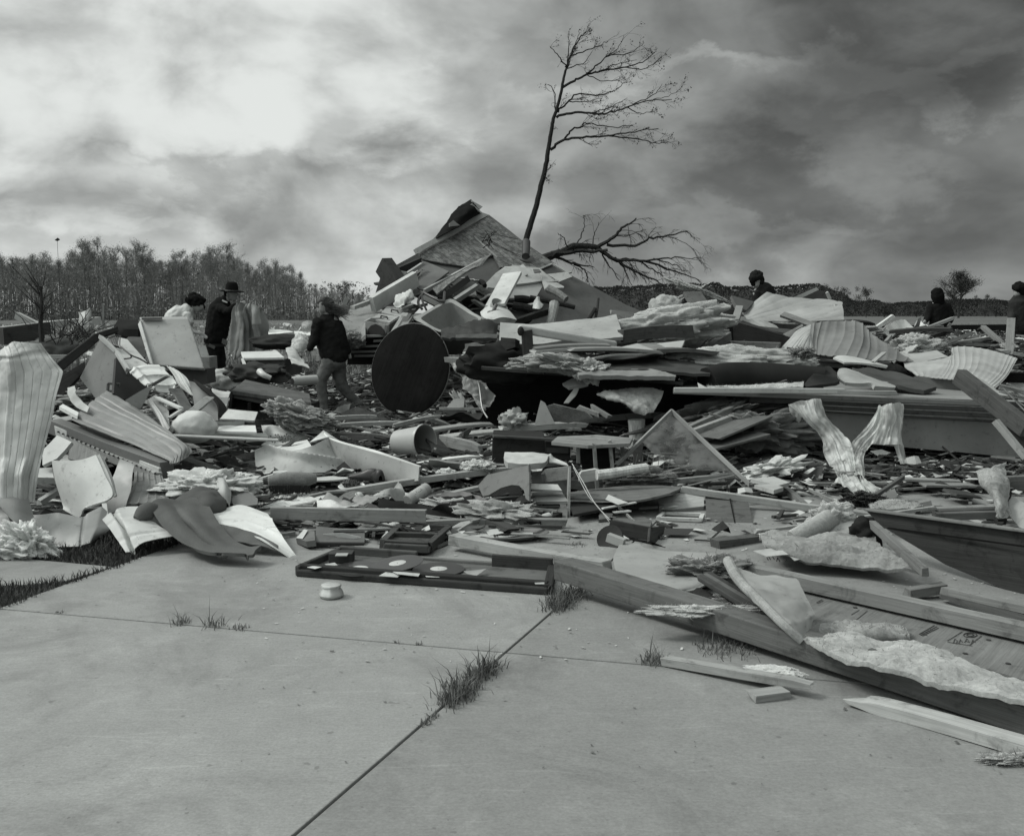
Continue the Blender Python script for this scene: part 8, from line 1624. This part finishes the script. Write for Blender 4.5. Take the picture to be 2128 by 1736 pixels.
# person behind the curved sheet -------------------------------------
YP=17.5
rt=root('person',r(1180,900,YP),'person with dark bobbed hair looking down behind the broad curved metal sheet','person')
flesh('body',r,YP,[[(1120,145,0,.09),(1128,190,0,.095,.09),(1130,235,-.02,.06)],[(1140,230,0,.055),(1180,290,0,.07)],[(1195,320,0,.17,.1),(1200,560,0,.15,.1),(1200,800,0,.15,.1)],[(1110,330,-.1,.05),(1100,500,-.15,.04),(1130,620,-.2,.03)],[(1290,340,-.05,.05),(1300,500,-.1,.04),(1250,620,-.2,.03)]]+hand(r,1135,620,-.2,.3,.95,.8)+hand(r,1250,620,-.2,-.3,.95,.8),SKIN,rt,.012,2)
flesh('jacket',r,YP,[[(1180,270,0,.13,.1),(1210,310,0,.2,.14),(1205,500,0,.2,.15),(1200,700,0,.2,.15)],[(1125,330,-.08,.08),(1105,490,-.14,.065),(1130,600,-.2,.05)],[(1290,340,-.04,.08),(1300,490,-.1,.065)]],M('fabric',.02),rt,.016,5,.01)
flesh('trousers',r,YP,[[(1200,690,0,.17,.13),(1200,800,0,.16,.13)],[(1170,780,-.05,.1),(1170,1000,-.05,.07)],[(1235,780,.08,.1),(1240,1000,.08,.07)]],M('fabric',.03),rt,.02,3)
flesh('hair',r,YP,[[(1110,135,.0,.12,.12),(1130,150,.03,.13,.12),(1160,200,.04,.09,.1)],[(1085,150,-.05,.07),(1080,200,-.05,.05),(1095,225,-.05,.03)],[(1165,150,-.02,.07),(1175,215,-.02,.055),(1165,260,0,.03)]],M('fabric',.015),rt,.012,3,.02)
# hooded person -------------------------------------------------------
YH=19.6
rt=root('person',s(930,1290,YH),'person seen from behind with long dark hair, before the far field at right','person')
flesh('body',s,YH,[[(905,400,0,.09),(915,470,0,.09),(925,540,0,.06)],[(930,590,0,.17,.1),(930,740,0,.14,.1),(940,880,0,.14,.1)],[(810,600,0,.05),(770,740,-.05,.04),(730,800,-.15,.03)],[(1050,600,0,.05),(1100,740,-.05,.04),(1080,830,-.1,.03)],[(890,900,0,.09),(900,1080,0,.06),(910,1240,0,.05)],[(1000,900,0,.09),(1020,1080,0,.06),(1030,1240,0,.05)]]+hand(s,735,800,-.15,-.3,.9,.85)+hand(s,1080,830,-.1,0,1,.85),SKIN,rt,.013,2)
flesh('jacket',s,YH,[[(930,530,0,.12,.1),(930,580,0,.2,.13),(930,720,0,.2,.14),(935,860,0,.19,.14)],[(825,590,0,.09),(780,720,-.03,.075),(745,790,-.12,.055)],[(1045,590,0,.09),(1095,720,-.03,.075),(1085,800,-.08,.055)]],M('fabric',.014),rt,.016,5,.01)
flesh('trousers',s,YH,[[(940,880,0,.17,.13),(940,940,0,.17,.13)],[(895,920,0,.11),(900,1080,0,.09),(915,1270,0,.08)],[(1000,920,0,.11),(1020,1080,0,.09),(1030,1270,0,.08)]],M('fabric',.012),rt,.018,3)
flesh('hair',s,YH,[[(900,385,.0,.115,.12),(915,440,-.02,.13,.12),(930,500,-.04,.12,.1),(950,540,-.05,.08,.08)]],M('fabric',.01),rt,.013,3,.01)
# person at the right edge ---------------------------------------------
YE=17.0
rt=root('person',s(2060,1250,YE),'person in dark clothes cut off by the right edge, behind the upright post','person')
flesh('body',s,YE,[[(2060,320,0,.09),(2050,370,0,.09),(2035,415,-.02,.06)],[(2060,400,0,.06),(2080,480,0,.08)],[(2080,520,0,.17,.1),(2080,780,0,.14,.1),(2080,900,0,.14,.1)],[(1985,540,0,.05),(1960,680,-.05,.04),(1930,780,-.15,.03)],[(2180,540,0,.05),(2200,700,0,.04),(2190,820,0,.03)],[(2040,920,0,.09),(2040,1240,0,.05)],[(2130,920,0,.09),(2130,1240,0,.05)]]+hand(s,1930,780,-.15,-.4,.9,1)+hand(s,2190,820,0,0,1,1),SKIN,rt,.014,2)
flesh('jacket',s,YE,[[(2075,470,0,.14,.1),(2080,520,0,.21,.14),(2080,700,0,.2,.15),(2080,880,0,.2,.15)],[(1990,530,0,.09),(1965,680,-.04,.07),(1940,760,-.14,.055)],[(2175,530,0,.09),(2200,700,0,.07),(2190,800,0,.055)]],M('fabric',.03),rt,.018,5,.01)
flesh('trousers',s,YE,[[(2080,880,0,.18,.14),(2080,950,0,.17,.14)],[(2040,930,0,.11),(2040,1260,0,.08)],[(2130,930,0,.11),(2130,1260,0,.08)]],M('fabric',.014),rt,.02,3)
flesh('hair',s,YE,[[(2040,305,.0,.1,.11),(2070,330,.0,.12,.12),(2095,400,.0,.1,.11)],[(2010,320,-.03,.045),(2040,350,-.07,.05)]],M('fabric',.012),rt,.014,3,.02)
# ================================================================== loose mid-size pieces, each its own
LM=[(60,800,'the tall ribbed sheet'),(190,900,'the ribbed roof sheet'),(150,1020,'the white bent lid'),(400,1080,'the grey carpet'),(350,720,'the upright freezer'),(400,900,'the round white bag'),(560,830,'the dark dresser'),(640,960,'the tub panel'),(560,920,'the flowered pillow'),(700,790,'the walking woman'),(850,770,'the round table'),(865,915,'the plastic bin'),(735,1000,'the white plate'),(860,1025,'the lettered can'),(690,1060,'the long flat board'),
      (870,1120,'the small cabinet door'),(690,1110,'the record sleeve'),(1030,1105,'the oval dish'),(1080,1030,'the arched cabinet end'),(1160,1020,'the shelf unit'),(1100,930,'the television cabinet'),(1240,940,'the side table'),(1320,1110,'the dark drawer'),(1450,960,'the window screen'),(1500,1080,'the plank door panel'),(1000,830,'the torn plastic sheet'),(1130,860,'the white knitted wad'),(1340,830,'the sagging batt'),(1700,880,'the plastic curtain'),(1950,900,'the fallen wall'),(1640,1010,'the white flat pads'),(1850,1050,'the tan insulation hump'),(1990,1020,'the heavy dark beam'),
      (960,640,'the bathtub'),(860,680,'the pale cabinet'),(1100,650,'the white toilet'),(1180,700,'the white rounded rail'),(1300,740,'the stacked layers'),(1400,690,'the insulation mound'),(1620,720,'the black open box'),(1700,700,'the ribbed triangle'),(1860,730,'the twisted roofing sheet'),(1450,780,'the carpet mound'),(1750,790,'the carpet roll'),(1960,760,'the arched roofing sheet')]
_used=set();cntk={}
def where(X,Y,kindw,true):
    L=sorted(LM,key=lambda t_:((t_[0]-X)**2+((t_[1]-Y)*2.2)**2));
    for adj in ['']+[x+' ' for x in true]+[x+' '+y+' ' for x in true for y in true if x<y]:
        for i in (0,1,2,3):
            x,y,nm=L[i];dx,dy=X-x,Y-y;rel=('left of' if dx<0 else 'right of')if abs(dx)>abs(dy)*1.6 else ('behind' if dy<0 else 'in front of')
            s_='%s%s just %s %s'%(adj,kindw,rel,nm)
            if s_ not in _used:_used.add(s_);return s_
        for i in (0,1):
            for jx in (1,2,3):
                if jx>i:
                    s_='%s%s between %s and %s'%(adj,kindw,L[i][2],L[jx][2])
                    if s_ not in _used and len(s_.split())<=16:_used.add(s_);return s_
    return None
rnd=random.Random(101)
def mesh_of(fn):
    A=Acc();fn(A);ob=A.build('tmp',M('paint',.3),origin=V((0,0,0)));me=ob.data;bpy.data.objects.remove(ob);return me
def mk_board(A,sd):r_=random.Random(sd);A.beam(V((-.5,0,0)),V((.5,0,0)),r_.uniform(.05,.11),r_.uniform(.025,.05),seg=8,bow=r_.uniform(-.03,.03),wob=.006,jag=.03,tip=(r_.uniform(.3,1),1),seed=sd)
def mk_panel(A,sd):
    r_=random.Random(sd);w2,h2=.5,r_.uniform(.2,.4);P=[V((-w2,-h2*r_.uniform(.5,1),0)),V((w2*r_.uniform(.3,1),-h2,0)),V((w2,h2*r_.uniform(-.2,1),0)),V((r_.uniform(-.3,.3),h2,0)),V((-w2*r_.uniform(.6,1),h2*r_.uniform(.3,1),0))];slab(A,P,V((0,0,1)),.018,.035,3,sd,.12)
def mk_sheet(A,sd):
    r_=random.Random(sd);surf(A,[[V((-.5,-.3+.2*i,r_.uniform(-.05,.12))),V((0,-.3+.2*i,r_.uniform(-.05,.12))),V((.5,-.3+.2*i,r_.uniform(-.05,.15)))]for i in range(4)],th=.005,nu=20,nv=14,crump=.06,seed=sd,jag=.12,disp=ribs(4,.012,4,'v')if sd%2 else None)
def mk_tuft(A,sd):blobmesh(A,V((0,0,.08)),[V((.35,0,0)),V((0,.22,0)),V((0,0,.1))],sd,.7,2.6,4,0,.16)
KINDS={'broken_board':([mesh_of(lambda A,s_=s_:mk_board(A,s_))for s_ in range(7)],'board','loose boards in the wreckage',('wood',),(.4,1.5)),'panel_piece':([mesh_of(lambda A,s_=s_:mk_panel(A,s_+20))for s_ in range(6)],'panel scrap','panel scraps in the wreckage',('paint','wood'),(.3,.95)),
         'torn_sheet':([mesh_of(lambda A,s_=s_:mk_sheet(A,s_+40))for s_ in range(5)],'torn sheet','torn sheets in the wreckage',('metal','fabric'),(.3,.8)),'insulation_tuft':([mesh_of(lambda A,s_=s_:mk_tuft(A,s_+60))for s_ in range(4)],'insulation','insulation tufts in the wreckage',('fluff',),(.3,.9))}
TW=((.5,'white'),(.3,'pale'),(.17,'grey'),(.06,'dark'),(.025,'black'))
NW={'broken_board':'broken board','panel_piece':'panel piece','torn_sheet':'bent sheet','insulation_tuft':'insulation tuft'}
ZONES=[(60,480,700,900,8.8,12.5,44,.1),(380,1000,850,1010,8.3,12.0,170,.08),(560,1150,1020,1080,6.7,8.2,34,-.02),(640,1000,700,850,12.5,16,40,.1),(900,1400,860,990,8.6,11.2,60,.12),(1150,1950,650,770,11.8,15.5,120,.28),(1350,2120,930,1030,8.0,9.3,36,-.02),(760,1280,560,700,15,17.5,60,.1),(1900,2120,690,760,11,14,18,.1),(0,300,660,720,12,15,18,.0),(200,430,960,1080,6.8,8.0,16,.0)]
for (x0,x1,y0,y1,Ya,Yb,n_,lift)in ZONES:
    for _ in range(n_):
        X=rnd.uniform(x0,x1);Y=rnd.uniform(Ya,Yb);kd=rnd.choices(list(KINDS),(48,26,14,12))[0];mes,cat,grp,mts,(s0,s1)=KINDS[kd]
        x=(X-CX)/F*Y
        if Y>13.5 and 780<X<1330:z=onroof(q,[(X,rnd.uniform(y0,y1))],.1)[0];x,Y,z=z.x,z.y,z.z
        elif Y>8.3:z=H(x,Y)+.03+lift*rnd.random()
        else:z=.03
        Py=HOR+(CAMH-z)*F/Y;tn,tw=rnd.choices(TW,(12,22,26,24,16))[0]
        if any(xa<X<xb and ya<Py<yb for (xa,xb,ya,yb)in ((1120,1340,540,690),(960,1120,440,560),(790,940,850,975),(1690,1900,850,1055),(420,520,740,850),(620,780,740,860),(780,930,700,862),(480,660,790,850),(500,600,730,790),(520,900,880,995),(1600,2100,860,990),(960,1300,900,1060),(1330,1530,860,1000))):continue
        if kd=='insulation_tuft' and tn<.15:tn,tw=.3,'pale'
        sc=s0+(s1-s0)*rnd.random()**1.5;tl=.07 if Y<8.3 else .42;rx_,ry_,rz_=rnd.gauss(0,tl),rnd.gauss(0,tl*.7),rnd.gauss(0,.8)
        tr=['short' if kd=='broken_board' else 'small']if sc<s0+.25*(s1-s0)else ['long' if kd=='broken_board' else 'large']if sc>s0+.6*(s1-s0)else []
        if abs(rx_)+abs(ry_)>.5:tr.append('steeply tilted')
        elif abs(ry_)<.06 and abs(rx_)<.1:tr.append('level')
        if kd=='broken_board':tr.append('end-on' if abs(sin(rz_))>.85 else 'crosswise')
        lab=where(X,Py,tw+' '+NW[kd],tr)
        if not lab or len(lab.split())>16:continue
        cntk[kd]=cntk.get(kd,0)+1
        if cntk[kd]>295:continue
        me=rnd.choice(mes).copy();me.materials.clear();me.materials.append(M(rnd.choice(mts),tn))
        ob=bpy.data.objects.new(kd,me);col.objects.link(ob);ob.location=(x,Y,z)
        ob.rotation_euler=(rx_,ry_,rz_);ob.scale=(sc,min(sc,1)if kd!='broken_board' else 1,1 if kd!='insulation_tuft' else sc)
        tag(ob,lab,cat,grp)
# ================================================================== pieces that belong to a part, one level deeper
def base(ob):return ob.name.split('.')[0]
for (rn,pn,cn)in (('person','hat','hat_band'),('person','jacket','shoulder_badge'),('person','belt','belt_gear'),('person','hair','blown_strands'),('record','disc','label'),('round_table','table_top','edge_band'),('freezer','door','hinge_strip'),('paint_can','label_band','lettering'),('baseball','cover','stitching'),('collapsed_roof','vent_stack','vent_collar'),('collapsed_roof','shingles','seam_strip'),('television_cabinet','speaker_box','speaker_cloth'),('cover_board','panel','handle'),('collapsed_floor','floor_deck','deck_edge'),('collapsed_floor','lap_siding','lap_edge'),('pillow','cover','flower_print'),('rug_roll','roll','fringe'),('roof_edge','rivet_strip','rivets'),('record_sleeve','cover','print'),('window_screen','mesh','loose_threads'),('dark_bench','side_panel','plank_seam'),('tray_dish','dish','bottom')):
    for rt_ in [x for x in bpy.data.objects if base(x)==rn and x.parent is None]:
        pa=[x for x in rt_.children if base(x)==pn]
        for ch in [x for x in rt_.children if base(x)==cn]:
            if pa:ch.parent=pa[0];ch.location=V(ORI[ch.name])-V(ORI[pa[0].name])
